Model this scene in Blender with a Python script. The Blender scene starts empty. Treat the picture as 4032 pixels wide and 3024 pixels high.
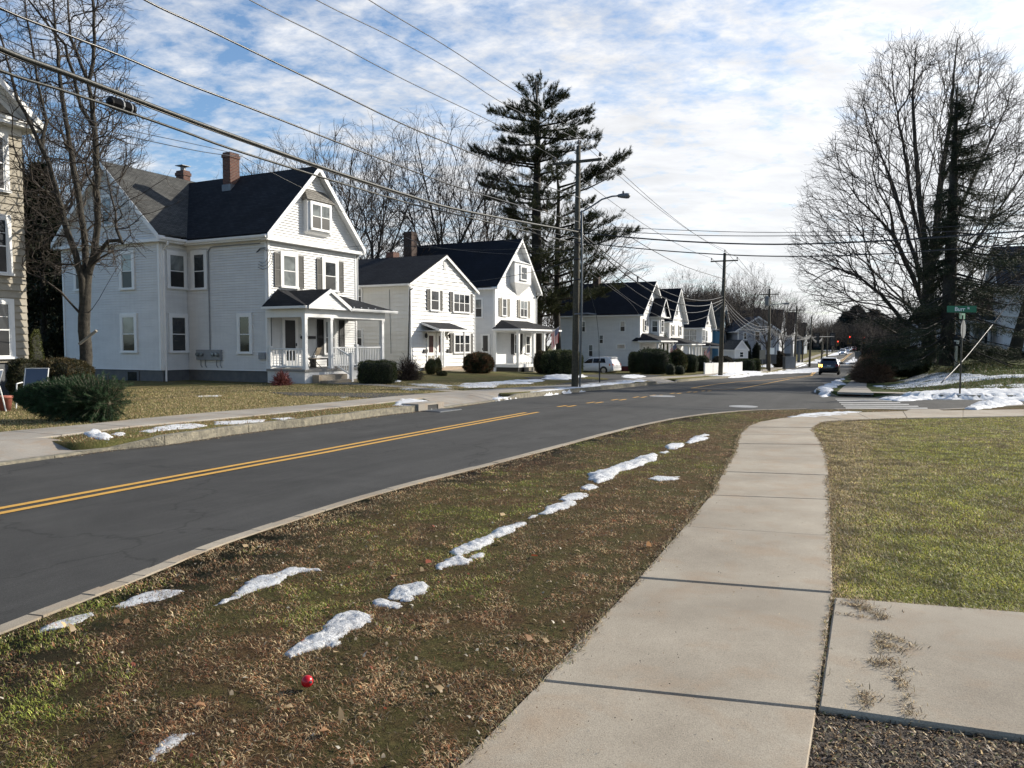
import bpy, bmesh, math, random
import numpy as np
from mathutils import Vector, Matrix, geometry, noise
from math import sin, cos, radians, pi, sqrt
random.seed(7); RNG = np.random.default_rng(7)
SC = bpy.context.scene; COL = SC.collection
F = 3028.0; TH = radians(3.06); CH = 1.55
# ---- survey helpers: where the sight line of a photo pixel meets the ground or a plane (site plan was measured this way)
def ray(u, v):
    a = (u-2016)/F; b = (1512-v)/F
    return Vector((a, cos(TH)+b*sin(TH), -sin(TH)+b*cos(TH)))
def at(u, v, Y):
    r = ray(u, v); return Vector((0, 0, CH)) + r*(Y/r.y)
A0 = radians(25); DX, DY = sin(A0), cos(A0)
def sp(x, y): return x*DX+y*DY, x*DY-y*DX          # along / across the street
def xy(s, p): return s*DX+p*DY, s*DY-p*DX
_S = np.arange(-80, 1600, 1.0)
_R = np.interp(_S, [-80, 0, 8, 20, 32, 50, 68, 80, 100, 122, 139, 165, 234, 330, 700, 1600],
               [-.1, -.15, -.17, -.32, -.53, -1.0, -1.46, -1.56, -2.1, -2.4, -2.5, -2.35, -1.75, -1.45, -4, -9])
_k = np.hanning(9); _k /= _k.sum(); _R = np.convolve(np.pad(_R, 4, mode='edge'), _k, mode='valid')
def sm(t):
    t = np.clip(t, 0, 1); return t*t*(3-2*t)
def Rz(x, y):
    s, p = sp(np.asarray(x, float), np.asarray(y, float)); return np.interp(s, _S, _R)
def Lz(x, y):
    x = np.asarray(x, float); y = np.asarray(y, float)
    s, p = sp(x, y); b = np.interp(s, _S, _R)+.15
    e = np.interp(s, [26, 40, 52, 66], [0, .46, .3, 0])*sm((-p-14)/9)
    b = b+e
    c = sm((s-34)/15)*sm((p-.6)/5)*(s < 130)
    return b*(1-c)+.42*c
def gp(u, v, zf=None, off=0.0):
    zf = zf or Lz; r = ray(u, v); z = -.2
    for _ in range(30):
        t = (z-CH)/r.z; z2 = float(zf(r.x*t, r.y*t))+off
        if abs(z2-z) < 1e-4: break
        z = .5*z+.5*z2
    return Vector((r.x*t, r.y*t, z))
# ---- object helpers
def tag(o, label=None, cat=None, group=None, kind=None):
    if label: o['label'] = label
    if cat: o['category'] = cat
    if group: o['group'] = group
    if kind: o['kind'] = kind
    return o
def empty(name, loc, rz=0, label=None, cat=None, group=None, kind=None):
    o = bpy.data.objects.new(name, None); COL.objects.link(o)
    o.location = loc; o.rotation_euler = (0, 0, rz); o.empty_display_size = .2
    return tag(o, label, cat, group, kind)
def link(name, me, m=None, parent=None, smooth=False):
    if m: me.materials.append(m)
    if smooth:
        me.polygons.foreach_set('use_smooth', [True]*len(me.polygons))
    o = bpy.data.objects.new(name, me); COL.objects.link(o)
    if parent: o.parent = parent
    return o
def copy_tree(o, parent=None):
    c = o.copy(); COL.objects.link(c)
    if parent: c.parent = parent
    for ch in list(o.children): copy_tree(ch, c)
    return c
class MB:
    def __init__(s): s.v = []; s.f = []
    def add(s, vs, fs):
        n = len(s.v); s.v += [tuple(q) for q in vs]; s.f += [tuple(i+n for i in f) for f in fs]
    def quad(s, *p): s.add(p, [tuple(range(len(p)))])
    def box(s, x0, x1, y0, y1, z0, z1):
        s.add([(x0, y0, z0), (x1, y0, z0), (x1, y1, z0), (x0, y1, z0), (x0, y0, z1), (x1, y0, z1), (x1, y1, z1), (x0, y1, z1)],
              [(0, 3, 2, 1), (4, 5, 6, 7), (0, 1, 5, 4), (1, 2, 6, 5), (2, 3, 7, 6), (3, 0, 4, 7)])
    def hexa(s, a, b):      # two matching quads -> solid
        s.add(list(a)+list(b), [(0, 1, 2, 3), (7, 6, 5, 4), (0, 4, 5, 1), (1, 5, 6, 2), (2, 6, 7, 3), (3, 7, 4, 0)])
    def slab(s, pts, d):    # polygon extruded by vector d
        n = len(pts); d = Vector(d); P = [Vector(p) for p in pts]
        s.add([*P, *[p+d for p in P]], [tuple(range(n)), tuple(range(2*n-1, n-1, -1))]+[(i, i+n, (i+1) % n+n, (i+1) % n) for i in range(n)])
    def tube(s, pts, r, n=6, cap=True):
        P = [Vector(p) for p in pts]; R = r if isinstance(r, (list, tuple)) else [r]*len(P)
        vs = []; u = None
        for i, p in enumerate(P):
            t = (P[min(i+1, len(P)-1)]-P[max(i-1, 0)]); t = t.normalized() if t.length > 1e-9 else Vector((0, 0, 1))
            if u is None: u = t.orthogonal().normalized()
            u = (u-t*u.dot(t)); u = u.normalized() if u.length > 1e-6 else t.orthogonal().normalized()
            w = t.cross(u)
            for k in range(n):
                a = 2*pi*k/n; vs.append(p+(u*cos(a)+w*sin(a))*R[i])
        fs = [(i*n+k, i*n+(k+1) % n, (i+1)*n+(k+1) % n, (i+1)*n+k) for i in range(len(P)-1) for k in range(n)]
        if cap: fs += [tuple(range(n-1, -1, -1)), tuple(range((len(P)-1)*n, len(P)*n))]
        s.add(vs, fs)
    def lathe(s, c, prof, n=12, axis='z'):
        vs = []
        for r, z in prof:
            for k in range(n):
                a = 2*pi*k/n; q = (r*cos(a), r*sin(a), z)
                if axis == 'x': q = (z, r*cos(a), r*sin(a))
                if axis == 'y': q = (r*cos(a), z, r*sin(a))
                vs.append((c[0]+q[0], c[1]+q[1], c[2]+q[2]))
        fs = [(i*n+k, i*n+(k+1) % n, (i+1)*n+(k+1) % n, (i+1)*n+k) for i in range(len(prof)-1) for k in range(n)]
        fs += [tuple(range(n-1, -1, -1)), tuple(range((len(prof)-1)*n, len(prof)*n))]
        s.add(vs, fs)
    def build(s, name, m, parent=None, smooth=False, uv=True, bev=0):
        me = bpy.data.meshes.new(name); me.from_pydata(s.v, [], s.f)
        if uv: planar_uv(me)
        o = link(name, me, m, parent, smooth)
        if bev:
            b = o.modifiers.new('bevel', 'BEVEL'); b.width = bev; b.segments = 2; b.limit_method = 'ANGLE'
        return o
def planar_uv(me):
    me.update(); n = len(me.loops)
    if not n: return
    uvl = me.uv_layers.new(name='UVMap')
    co = np.empty(len(me.vertices)*3); me.vertices.foreach_get('co', co); co = co.reshape(-1, 3)
    vi = np.empty(n, np.int32); me.loops.foreach_get('vertex_index', vi)
    nf = len(me.polygons); nr = np.empty(nf*3); me.polygons.foreach_get('normal', nr); nr = nr.reshape(-1, 3)
    lt = np.empty(nf, np.int32); me.polygons.foreach_get('loop_total', lt)
    N = np.repeat(nr, lt, axis=0); P = co[vi]
    flat = np.abs(N[:, 2]) > .985
    T = np.stack([-N[:, 1], N[:, 0], np.zeros(n)], 1); ln = np.linalg.norm(T, axis=1); ln[ln < 1e-6] = 1; T /= ln[:, None]
    B = np.cross(N, T); u = (P*T).sum(1); v = (P*B).sum(1)
    u = np.where(flat, P[:, 0], u); v = np.where(flat, P[:, 1], v)
    uvl.data.foreach_set('uv', np.stack([u, v], 1).ravel())
def npmesh(name, V, Fc, m=None, parent=None, col=None, smooth=False, kinds=4):
    """V (n,3), Fc (m,k) uniform polygons, col per vertex rgb"""
    me = bpy.data.meshes.new(name); V = np.asarray(V, np.float32); Fc = np.asarray(Fc, np.int32)
    me.vertices.add(len(V)); me.vertices.foreach_set('co', V.ravel())
    k = Fc.shape[1]; me.loops.add(Fc.size); me.loops.foreach_set('vertex_index', Fc.ravel())
    me.polygons.add(len(Fc)); me.polygons.foreach_set('loop_start', np.arange(0, Fc.size, k, dtype=np.int32))
    me.update(calc_edges=True)
    if col is not None:
        a = me.color_attributes.new('Col', 'FLOAT_COLOR', 'POINT')
        c = np.ones((len(V), 4), np.float32); c[:, :3] = col; a.data.foreach_set('color', c.ravel())
    return link(name, me, m, parent, smooth)
# ---- materials
class NT:
    def __init__(s, name):
        s.m = bpy.data.materials.new(name); s.m.use_nodes = True; s.t = s.m.node_tree; s.t.nodes.clear()
        s.out = s.n('ShaderNodeOutputMaterial'); s.b = s.n('ShaderNodeBsdfPrincipled'); s.l(s.b, 0, s.out, 0)
    def n(s, t, **k):
        q = s.t.nodes.new(t)
        for a, b in k.items():
            if a.startswith('i_'): q.inputs[a[2:].replace('_', ' ')].default_value = b
            else: setattr(q, a, b)
        return q
    def l(s, a, ao, b, bi): s.t.links.new(a.outputs[ao], b.inputs[bi])
    def set(s, **k):
        for a, b in k.items():
            nm = {'base': 'Base Color', 'rough': 'Roughness', 'metal': 'Metallic', 'spec': 'Specular IOR Level', 'emit': 'Emission Color', 'es': 'Emission Strength', 'trans': 'Transmission Weight', 'coat': 'Coat Weight'}[a]
            if isinstance(b, tuple) and len(b) == 3: b = (*b, 1)
            s.b.inputs[nm].default_value = b
    def coord(s, kind='Object', scale=None):
        c = s.n('ShaderNodeTexCoord'); o = {'Object': 3, 'UV': 2, 'Generated': 0}[kind]
        if scale is None: return c, o
        mp = s.n('ShaderNodeMapping'); mp.inputs['Scale'].default_value = scale; s.l(c, o, mp, 0); return mp, 0
    def noise(s, scale, detail=4, rough=.55, src=None, dist=0):
        q = s.n('ShaderNodeTexNoise'); q.inputs['Scale'].default_value = scale; q.inputs['Detail'].default_value = detail
        q.inputs['Roughness'].default_value = rough; q.inputs['Distortion'].default_value = dist
        if src: s.l(src[0], src[1], q, 0)
        return q
    def ramp(s, fac, stops, fo=0):
        q = s.n('ShaderNodeValToRGB'); e = q.color_ramp.elements
        while len(e) < len(stops): e.new(.5)
        for x, (p, c) in zip(e, stops):
            x.position = p; x.color = (*c, 1) if isinstance(c, tuple) else (c, c, c, 1)
        s.l(fac, fo, q, 0); return q
    def mix(s, a, b, f, ao=0, bo=0, fo=0, blend='MIX'):
        q = s.n('ShaderNodeMix', data_type='RGBA', blend_type=blend)
        for x, k, o in ((f, 0, fo), (a, 6, ao), (b, 7, bo)):
            if isinstance(x, (int, float)): q.inputs[k].default_value = x
            elif isinstance(x, tuple): q.inputs[k].default_value = (*x, 1)
            else: s.l(x, o, q, k)
        return q
    def bump(s, h, strength, dist=.01, ho=0, prev=None):
        q = s.n('ShaderNodeBump'); q.inputs['Strength'].default_value = strength; q.inputs['Distance'].default_value = dist
        s.l(h, ho, q, 'Height')
        if prev: s.l(prev, 0, q, 'Normal')
        s.l(q, 0, s.b, 'Normal'); return q
    def base(s, q, o=2): s.l(q, o, s.b, 'Base Color')
MATS = {}
def pmat(name, c1, c2=None, scale=6, rough=.6, bump=0, bscale=60, metal=0, spec=.5, coat=0, bd=.01, detail=5):
    if name in MATS: return MATS[name]
    t = NT(name); t.set(base=c1, rough=rough, metal=metal, spec=spec, coat=coat)
    src = t.coord()
    if c2:
        q = t.noise(scale, detail, .6, src); r = t.ramp(q, [(.32, c1), (.68, c2)]); t.l(r, 0, t.b, 'Base Color')
    if bump:
        q = t.noise(bscale, 4, .6, src); t.bump(q, bump, bd)
    MATS[name] = t.m; return t.m
def attr_mat(name, rough=.8, spec=.2, trans=0):
    t = NT(name); a = t.n('ShaderNodeAttribute', attribute_name='Col'); t.l(a, 0, t.b, 'Base Color'); t.set(rough=rough, spec=spec)
    if trans:
        d = t.n('ShaderNodeBsdfTranslucent'); t.l(a, 0, d, 0); mx = t.n('ShaderNodeMixShader'); mx.inputs[0].default_value = trans
        t.l(t.b, 0, mx, 1); t.l(d, 0, mx, 2); t.l(mx, 0, t.out, 0)
    return t.m
def asphalt():
    t = NT('asphalt'); src = t.coord(); c = t.noise(130, 3, .7, src); b2 = t.noise(.9, 6, .65, src, .8)
    def street(sx, sy):
        g = t.n('ShaderNodeTexCoord'); r = t.n('ShaderNodeMapping'); r.inputs['Rotation'].default_value = (0, 0, radians(25)); t.l(g, 3, r, 0)
        m = t.n('ShaderNodeMapping'); m.inputs['Scale'].default_value = (sx, sy, 1); t.l(r, 0, m, 0); return m, 0
    st = t.noise(1.0, 6, .7, street(1.6, .05)); st2 = t.noise(1.0, 5, .75, street(14, .25))
    r = t.ramp(c, [(.3, (.031, .0308, .0295)), (.7, (.064, .062, .058))]); r2 = t.ramp(b2, [(.3, .80), (.7, 1.2)]); r3 = t.ramp(st, [(.3, .80), (.7, 1.22)]); r4 = t.ramp(st2, [(.30, .72), (.42, 1.0), (.7, 1.08)])
    m = t.mix(r, r2, 1.0, blend='MULTIPLY'); m = t.mix(m, r3, 1.0, ao=2, blend='MULTIPLY'); m = t.mix(m, r4, 1.0, ao=2, blend='MULTIPLY')
    sp_ = t.noise(420, 2, .8, src); r5 = t.ramp(sp_, [(.62, 1.0), (.72, 2.0)]); m = t.mix(m, r5, 1.0, ao=2, blend='MULTIPLY')
    vo = t.n('ShaderNodeTexVoronoi'); vo.feature = 'DISTANCE_TO_EDGE'; vo.inputs['Scale'].default_value = .22; wv = t.n('ShaderNodeVectorMath', operation='ADD'); nn = t.noise(1.4, 4, .6, src); t.l(src[0], src[1], wv, 0); t.l(nn, 1, wv, 1); t.l(wv, 0, vo, 0)
    ck = t.ramp(vo, [(.0, .62), (.006, 1.0)]); m = t.mix(m, ck, 1.0, ao=2, blend='MULTIPLY'); t.base(m)
    t.set(rough=.85, spec=.25); t.bump(c, .35, .006); return t.m
def concrete(name='concrete', c1=(.255, .216, .165), c2=(.385, .335, .262), stain=(.30, .20, .12)):
    t = NT(name); src = t.coord(); a = t.noise(1.1, 6, .65, src); f = t.noise(170, 4, .75, src); g = t.noise(2.6, 5, .6, src, .4); sand = t.noise(520, 2, .6, src)
    r = t.ramp(a, [(.3, c1), (.7, c2)]); rs = t.ramp(g, [(.50, 0.0), (.72, .50)]); m = t.mix(r, stain, rs)
    rf = t.ramp(f, [(.25, .55), (.5, 1.0), (.78, 1.35)]); m2 = t.mix(m, rf, 1.0, ao=2, blend='MULTIPLY')
    rs2 = t.ramp(sand, [(.28, .72), (.45, 1.0), (.72, 1.06), (.80, 1.5)]); m3 = t.mix(m2, rs2, 1.0, ao=2, blend='MULTIPLY'); sl = t.noise(.42, 2, .5, src); rl = t.ramp(sl, [(.35, .88), (.65, 1.10)]); m3 = t.mix(m3, rl, 1.0, ao=2, blend='MULTIPLY'); dk = t.noise(14, 5, .8, src); rd = t.ramp(dk, [(.24, .72), (.34, 1.0)]); m3 = t.mix(m3, rd, 1.0, ao=2, blend='MULTIPLY'); t.base(m3)
    t.set(rough=.85, spec=.35); t.bump(f, .5, .004); return t.m
def shingle(name, c1, c2, w=.3, h=.14):
    t = NT(name); src = t.coord('UV'); k = t.n('ShaderNodeTexBrick'); t.l(src[0], src[1], k, 0)
    k.offset = .5; k.inputs['Scale'].default_value = 1; k.inputs['Brick Width'].default_value = w; k.inputs['Row Height'].default_value = h
    k.inputs['Mortar Size'].default_value = .012; k.inputs['Mortar Smooth'].default_value = .3; k.inputs['Color1'].default_value = (*c1, 1); k.inputs['Color2'].default_value = (*c2, 1); k.inputs['Mortar'].default_value = tuple(x*.35 for x in c1)+(1,); k.inputs['Bias'].default_value = 0
    o = t.coord(); q = t.noise(.8, 5, .6, o); r = t.ramp(q, [(.3, .75), (.7, 1.25)]); m = t.mix(k, r, 1.0, blend='MULTIPLY')
    g = t.noise(90, 3, .7, o); r2 = t.ramp(g, [(.3, .7), (.7, 1.3)]); m2 = t.mix(m, r2, 1.0, ao=2, blend='MULTIPLY'); t.base(m2)
    t.set(rough=.9, spec=.25); iv = t.ramp(k, [(0, 1.0), (1, 0.0)], 1); b = t.bump(iv, .6, .012); t.bump(g, .3, .004, prev=b); return t.m
def brick(name, c1=(.085, .028, .018), c2=(.14, .05, .032), mortar=(.15, .13, .11)):
    t = NT(name); src = t.coord('UV'); k = t.n('ShaderNodeTexBrick'); t.l(src[0], src[1], k, 0)
    k.inputs['Scale'].default_value = 1; k.inputs['Brick Width'].default_value = .21; k.inputs['Row Height'].default_value = .075
    k.inputs['Mortar Size'].default_value = .010; k.inputs['Color1'].default_value = (*c1, 1); k.inputs['Color2'].default_value = (*c2, 1); k.inputs['Mortar'].default_value = (*mortar, 1)
    g = t.noise(9, 4, .7, t.coord()); r2 = t.ramp(g, [(.3, .6), (.7, 1.25)]); m2 = t.mix(k, r2, 1.0, blend='MULTIPLY'); t.base(m2)
    t.set(rough=.9); iv = t.ramp(k, [(0, 1.0), (1, 0.0)], 1); t.bump(iv, .6, .01); return t.m
def turf(name, stops, sc=1.0):
    t = NT(name); src = t.coord(); a = t.noise(.55*sc, 5, .65, src, .5); f = t.noise(38*sc, 5, .8, src); g = t.noise(3.4*sc, 5, .7, src)
    m0 = t.mix(a, g, .45, ao=0, bo=0); r = t.ramp(m0, stops, 2)
    rf = t.ramp(f, [(.25, .35), (.5, 1.0), (.75, 1.75)]); m = t.mix(r, rf, 1.0, blend='MULTIPLY'); t.base(m)
    t.set(rough=.95, spec=.1); b = t.bump(f, 1.0, .04); return t.m
def glass_mat(name, c, rough=.04):
    t = NT(name); src = t.coord(); q = t.noise(1.3, 3, .5, src, 1.0); r = t.ramp(q, [(.35, c), (.65, tuple(x*2.2+.004 for x in c))]); t.l(r, 0, t.b, 'Base Color')
    t.set(rough=rough, spec=.8); t.bump(t.noise(1.6, 2, .5, src), .05, .02); return t.m
def siding_mat(name, c, c2=None, rough=.55):
    t = NT(name); src = t.coord('Object', (.5, .5, 2.5)); q = t.noise(1.0, 5, .7, src); c2 = c2 or tuple(x*.9 for x in c)
    r = t.ramp(q, [(.35, c2), (.62, c)]); st = t.coord('Object', (3, 3, .25)); s2 = t.noise(2.5, 4, .7, st); r2 = t.ramp(s2, [(.3, .93), (.6, 1.0)])
    m = t.mix(r, r2, 1.0, blend='MULTIPLY'); t.base(m); t.set(rough=rough, spec=.4); return t.m
def snow_mat():
    t = NT('snow'); src = t.coord(); f = t.noise(45, 5, .75, src); g = t.noise(3, 5, .7, src); r = t.ramp(g, [(.3, (.58, .58, .59)), (.6, (.82, .83, .84))])
    sp_ = t.noise(34, 4, .85, src); d = t.ramp(sp_, [(.60, 1.0), (.72, .55)]); m = t.mix(r, d, 1.0, blend='MULTIPLY'); t.base(m)
    t.set(rough=.7, spec=.3); f2 = t.noise(150, 4, .8, src); b0 = t.bump(f, .9, .03); b = t.bump(f2, .8, .012, prev=b0); t.b.inputs['Subsurface Weight'].default_value = .0; return t.m
M = dict(
 asphalt=asphalt(), conc=concrete(), conc2=concrete('concrete_pale', (.26, .235, .20), (.34, .31, .265)),
 granite=pmat('granite', (.13, .12, .095), (.30, .27, .20), 9, .9, .9, 30, bd=.03), snow=snow_mat(),
 yellow=pmat('road_paint_yellow', (.62, .34, .055), (.50, .28, .06), 14, .7, .3, 200), wpaint=pmat('road_paint_white', (.62, .61, .57), (.42, .41, .39), 10, .7, .3, 200),
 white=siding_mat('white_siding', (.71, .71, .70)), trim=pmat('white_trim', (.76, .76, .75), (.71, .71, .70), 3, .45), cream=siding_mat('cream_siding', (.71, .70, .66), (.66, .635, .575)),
 beige=siding_mat('beige_shingle', (.36, .325, .265), (.31, .28, .225), .8), bayroof=shingle('pale_worn_shingle', (.15, .14, .125), (.20, .19, .17)), found=pmat('painted_grey_brick', (.085, .09, .10), (.12, .125, .13), 3, .8, .5, 40), foundw=pmat('white_skirt', (.7, .7, .69), (.6, .6, .6), 3),
 roof=shingle('dark_shingle', (.012, .013, .016), (.022, .023, .026)), roofg=shingle('grey_shingle', (.050, .050, .048), (.080, .080, .075)), roofn=shingle('navy_black_shingle', (.006, .008, .013), (.010, .012, .018)),
 roofb=shingle('blue_slate', (.02, .032, .05), (.03, .045, .065)), brick=brick('red_brick'), brickd=brick('sooty_brick', (.045, .026, .02), (.08, .04, .028), (.1, .09, .08)),
 glass=glass_mat('window_glass', (.012, .014, .016)), glassc=glass_mat('curtained_glass', (.10, .11, .11), .1), screen=pmat('window_screen', (.010, .011, .012), (.02, .02, .022), 4, .35),
 shut=pmat('shutter_grey', (.075, .072, .068), (.10, .097, .09), 5, .7), blk=pmat('black_paint', (.012, .012, .013), None, rough=.5), shutl=pmat('shutter_tan', (.20, .185, .15), (.26, .24, .2), 5, .7),
 metal=pmat('galvanised', (.13, .14, .15), (.20, .21, .22), 8, .5, metal=.4), dmetal=pmat('dark_metal', (.05, .05, .055), None, rough=.5, metal=.3), meterg=pmat('meter_grey', (.20, .21, .22), (.26, .27, .28), 5, .5),
 pole=pmat('pole_wood', (.045, .042, .032), (.10, .09, .065), 14, .9, .6, 50), wire=pmat('cable_black', (.012, .012, .013), None, rough=.35, spec=.6), wirea=pmat('cable_aluminium', (.016, .016, .017), None, rough=.4, spec=.45),
 cable=pmat('lashed_cable', (.010, .012, .010), (.018, .02, .018), 30, .5, .5, 60), wood=pmat('old_board', (.20, .18, .15), (.28, .25, .2), 20, .85), soil=pmat('soil', (.035, .026, .018), (.07, .052, .036), 12, .95, 1, 30, bd=.04),
 green=pmat('sign_green', (.0, .13, .065), None, rough=.4), signw=pmat('sign_white', (.75, .78, .76), None, rough=.4), signb=pmat('sign_back', (.13, .14, .145), None, rough=.5, metal=.1), red=pmat('red_plastic', (.42, .004, .012), None, rough=.3),
 blue=pmat('blue_siding', (.045, .17, .28), (.055, .19, .31), 4, .6), slate=pmat('slate_siding', (.09, .12, .16), (.12, .15, .19), 4, .6), greyb=siding_mat('grey_blue_siding', (.38, .40, .43)), terra=pmat('terracotta', (.33, .10, .07), (.40, .14, .10), 8, .8), sling=pmat('blue_sling', (.06, .085, .13), (.075, .10, .15), 60, .8),
 redbase=pmat('dark_red_base', (.12, .012, .014), (.16, .02, .02), 4, .8), fence=pmat('white_picket', (.74, .74, .72), (.62, .62, .6), 4, .6), yelw=pmat('amber_paint', (.3, .17, .02), None, rough=.5))
# ------------------------------------------------ ground, road, kerbs, pavements
def cdt(poly, step, jitter=.3):
    """triangulated polygon (list of xy) with interior points every step"""
    P = []
    for i, a in enumerate(poly):
        b = poly[(i+1) % len(poly)]; a = Vector(a[:2]); b = Vector(b[:2]); n = max(1, int((b-a).length/step))
        for k in range(n): P.append(a.lerp(b, k/n))
    n = len(P); xs = np.array([p.x for p in P]); ys = np.array([p.y for p in P])
    gx, gy = np.meshgrid(np.arange(xs.min()+step*.5, xs.max(), step), np.arange(ys.min()+step*.5, ys.max(), step))
    g = np.stack([gx.ravel(), gy.ravel()], 1); g = g+RNG.uniform(-jitter, jitter, g.shape)*step
    ins = inpoly(g, np.stack([xs, ys], 1)); g = g[ins]
    pts = P+[Vector(q) for q in g]
    r = geometry.delaunay_2d_cdt(pts, [(i, (i+1) % n) for i in range(n)], [list(range(n))], 1, 1e-5)
    return np.array([(v.x, v.y) for v in r[0]]), [f for f in r[2]]
def inpoly(g, P):
    x, y = g[:, 0], g[:, 1]; c = np.zeros(len(g), bool); n = len(P); j = n-1
    for i in range(n):
        xi, yi = P[i]; xj, yj = P[j]
        m = (yi > y) != (yj > y)
        with np.errstate(divide='ignore', invalid='ignore'): c ^= m & (x < (xj-xi)*(y-yi)/(yj-yi+1e-12)+xi)
        j = i
    return c
def drape(name, poly, zf, m, step, off=0.0, kind='structure', skirt=0, **kw):
    V, T = cdt(poly, step); z = zf(V[:, 0], V[:, 1])+off
    me = bpy.data.meshes.new(name); me.from_pydata([(a, b, c) for (a, b), c in zip(V, z)], [], T)
    o = link(name, me, m, None, True)
    bm = bmesh.new(); bm.from_mesh(me); bmesh.ops.recalc_face_normals(bm, faces=bm.faces)
    if bm.faces and sum(f.normal.z for f in bm.faces) < 0: bmesh.ops.reverse_faces(bm, faces=bm.faces)
    if skirt:
        be = [e for e in bm.edges if e.is_boundary]; r = bmesh.ops.extrude_edge_only(bm, edges=be)
        for v in r['geom']:
            if isinstance(v, bmesh.types.BMVert): v.co.z -= skirt
    bm.to_mesh(me); bm.free()
    return tag(o, kind=kind, **kw)
def G2(L, zf=Lz): return [gp(u, v, zf).xy for u, v in L]
def ext(L, d0, d1):      # extend a polyline at both ends
    L = list(L)
    if d0: L = [L[0]+(L[0]-L[1]).normalized()*d0]+L
    if d1: L = L+[L[-1]+(L[-1]-L[-2]).normalized()*d1]
    return L
def offs(L, d):          # parallel polyline, + to the left of travel
    o = []
    for i, p in enumerate(L):
        t = (L[min(i+1, len(L)-1)]-L[max(i-1, 0)]).normalized(); o.append(p+Vector((-t.y, t.x))*d)
    return o
def dens(L, st):
    o = []
    for a, b in zip(L[:-1], L[1:]):
        n = max(1, int((b-a).length/st)); o += [a.lerp(b, k/n) for k in range(n)]
    return o+[L[-1]]
XY = lambda s, p: Vector(xy(s, p))
# kerb lines (edge of the asphalt); the near kerb is seen over its top edge
KT = lambda x, y: Lz(x, y)+.012
RC = G2([(0, 2461), (283, 2352), (547, 2252), (784, 2151), (1094, 2051), (1458, 1938), (1823, 1847), (2097, 1779), (2370, 1705), (2552, 1663), (2698, 1637), (2844, 1621), (2990, 1612), (3172, 1609)], KT)
d_ = (RC[0]-RC[2]).normalized(); RC = [RC[0]+d_*30, RC[0]+d_*3]+RC
BN = G2([(3281, 1609), (3453, 1608), (3571, 1612), (3698, 1610), (3830, 1604), (4031, 1592)], KT)      # Burr St, near side
BN = ext(BN, 0, 80)
BF = G2([(3213, 1549), (3252, 1556), (3301, 1561), (3436, 1565), (3622, 1570), (3833, 1573), (4031, 1573)], Rz); BF = ext(BF, 0, 80)
RF = G2([(3213, 1549), (3220, 1540), (3252, 1521), (3293, 1505), (3323, 1489), (3361, 1470), (3377, 1459)], Rz)
s_, p_ = sp(*RF[-1]); RF += [XY(120, -1.6), XY(170, -2.5), XY(234, -3.0), XY(330, -3.4), XY(700, -4)]
LC = G2([(0, 1834), (217, 1804), (325, 1788), (434, 1774), (651, 1753), (863, 1720), (1085, 1690), (1200, 1679), (1500, 1637), (1639, 1621), (1747, 1609), (1905, 1587), (2000, 1573), (2118, 1561), (2298, 1542), (2431, 1530), (2580, 1514), (2680, 1504), (2800, 1493), (2900, 1485), (3027, 1470)], Rz)
LC = [XY(-60, -10.9), XY(-10, -10.9)]+LC+[XY(112, -11), XY(150, -11), XY(234, -10.3), XY(330, -10.3), XY(700, -10.3)]
def chaikin(L, n=2):
    for _ in range(n):
        o = [L[0]]
        for a, b in zip(L[:-1], L[1:]): o += [a.lerp(b, .25), a.lerp(b, .75)]
        L = o+[L[-1]]
    return L
RC = chaikin(RC[:2]+RC[2:], 2)
# ground under everything
def gridmesh(name, ss, ps, zf, m, kind):
    V = []; 
    for s in ss:
        for p in ps:
            x, y = xy(s, p); V.append((x, y, float(zf(x, y))))
    n = len(ps); Fc = [(i*n+j, i*n+j+1, (i+1)*n+j+1, (i+1)*n+j) for i in range(len(ss)-1) for j in range(n-1)]
    o = npmesh(name, V, Fc, m, smooth=True); o['kind'] = kind
    me = o.data
    if me.polygons[0].normal.z < 0: me.flip_normals()
    return o
gridmesh('ground', [-1500, -600, -200, -80, -40, -20, 0, 10, 20, 30, 40, 50, 60, 70, 80, 90, 100, 115, 130, 150, 170, 200, 240, 290, 350, 450, 600, 800, 1100, 1600, 2500],
         [-2500, -900, -400, -200, -120, -80, -50, -25, -12, 0, 12, 25, 50, 80, 120, 200, 400, 900, 2500], lambda x, y: Rz(x, y)-.12, turf('field', [(.35, (.05, .04, .022)), (.55, (.07, .075, .03)), (.7, (.06, .05, .03))], .3), 'structure')
road_poly = [XY(-60, -12), *[XY(s, -12) for s in (0, 60, 130, 300, 700)], *[XY(s, 1.0) for s in (700, 300, 130, 60, 0, -60)]]
drape('road', road_poly, Rz, M['asphalt'], 3.0)
b0 = XY(12, 1.0); b1 = XY(40, 1.0)
drape('side_street', [XY(14, 1.0), XY(36, 1.0), XY(36, 60)+Vector((20, 0)), XY(14, 60)+Vector((20, 0)), ], Rz, M['asphalt'], 3.0)
# lawns
T_near = turf('winter_turf', [(.28, (.055, .034, .018)), (.42, (.10, .062, .03)), (.54, (.08, .072, .026)), (.66, (.13, .085, .042))])
T_left = turf('straw_turf', [(.28, (.10, .078, .034)), (.45, (.155, .125, .055)), (.56, (.105, .108, .038)), (.70, (.17, .125, .062))], .8)
T_far = turf('green_turf', [(.28, (.040, .055, .016)), (.45, (.060, .075, .022)), (.58, (.085, .095, .030)), (.72, (.11, .09, .04))], .7)
lawnA = [*offs(RC, -.1), *offs(BN, -.1), BN[-1]+Vector((20, -120)), XY(-60, 60), ]
drape('lawn_near', lawnA, Lz, T_near, 1.3, skirt=.3)
cut1 = G2([(0, 1742), (170, 1732), (300, 1748)]); cut2 = G2([(1668, 1578), (1700, 1562), (1800, 1552), (1955, 1548)]); cut3 = G2([(2535, 1500), (2612, 1491)])
pc = sp(*cut1[0])[1]
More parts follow.
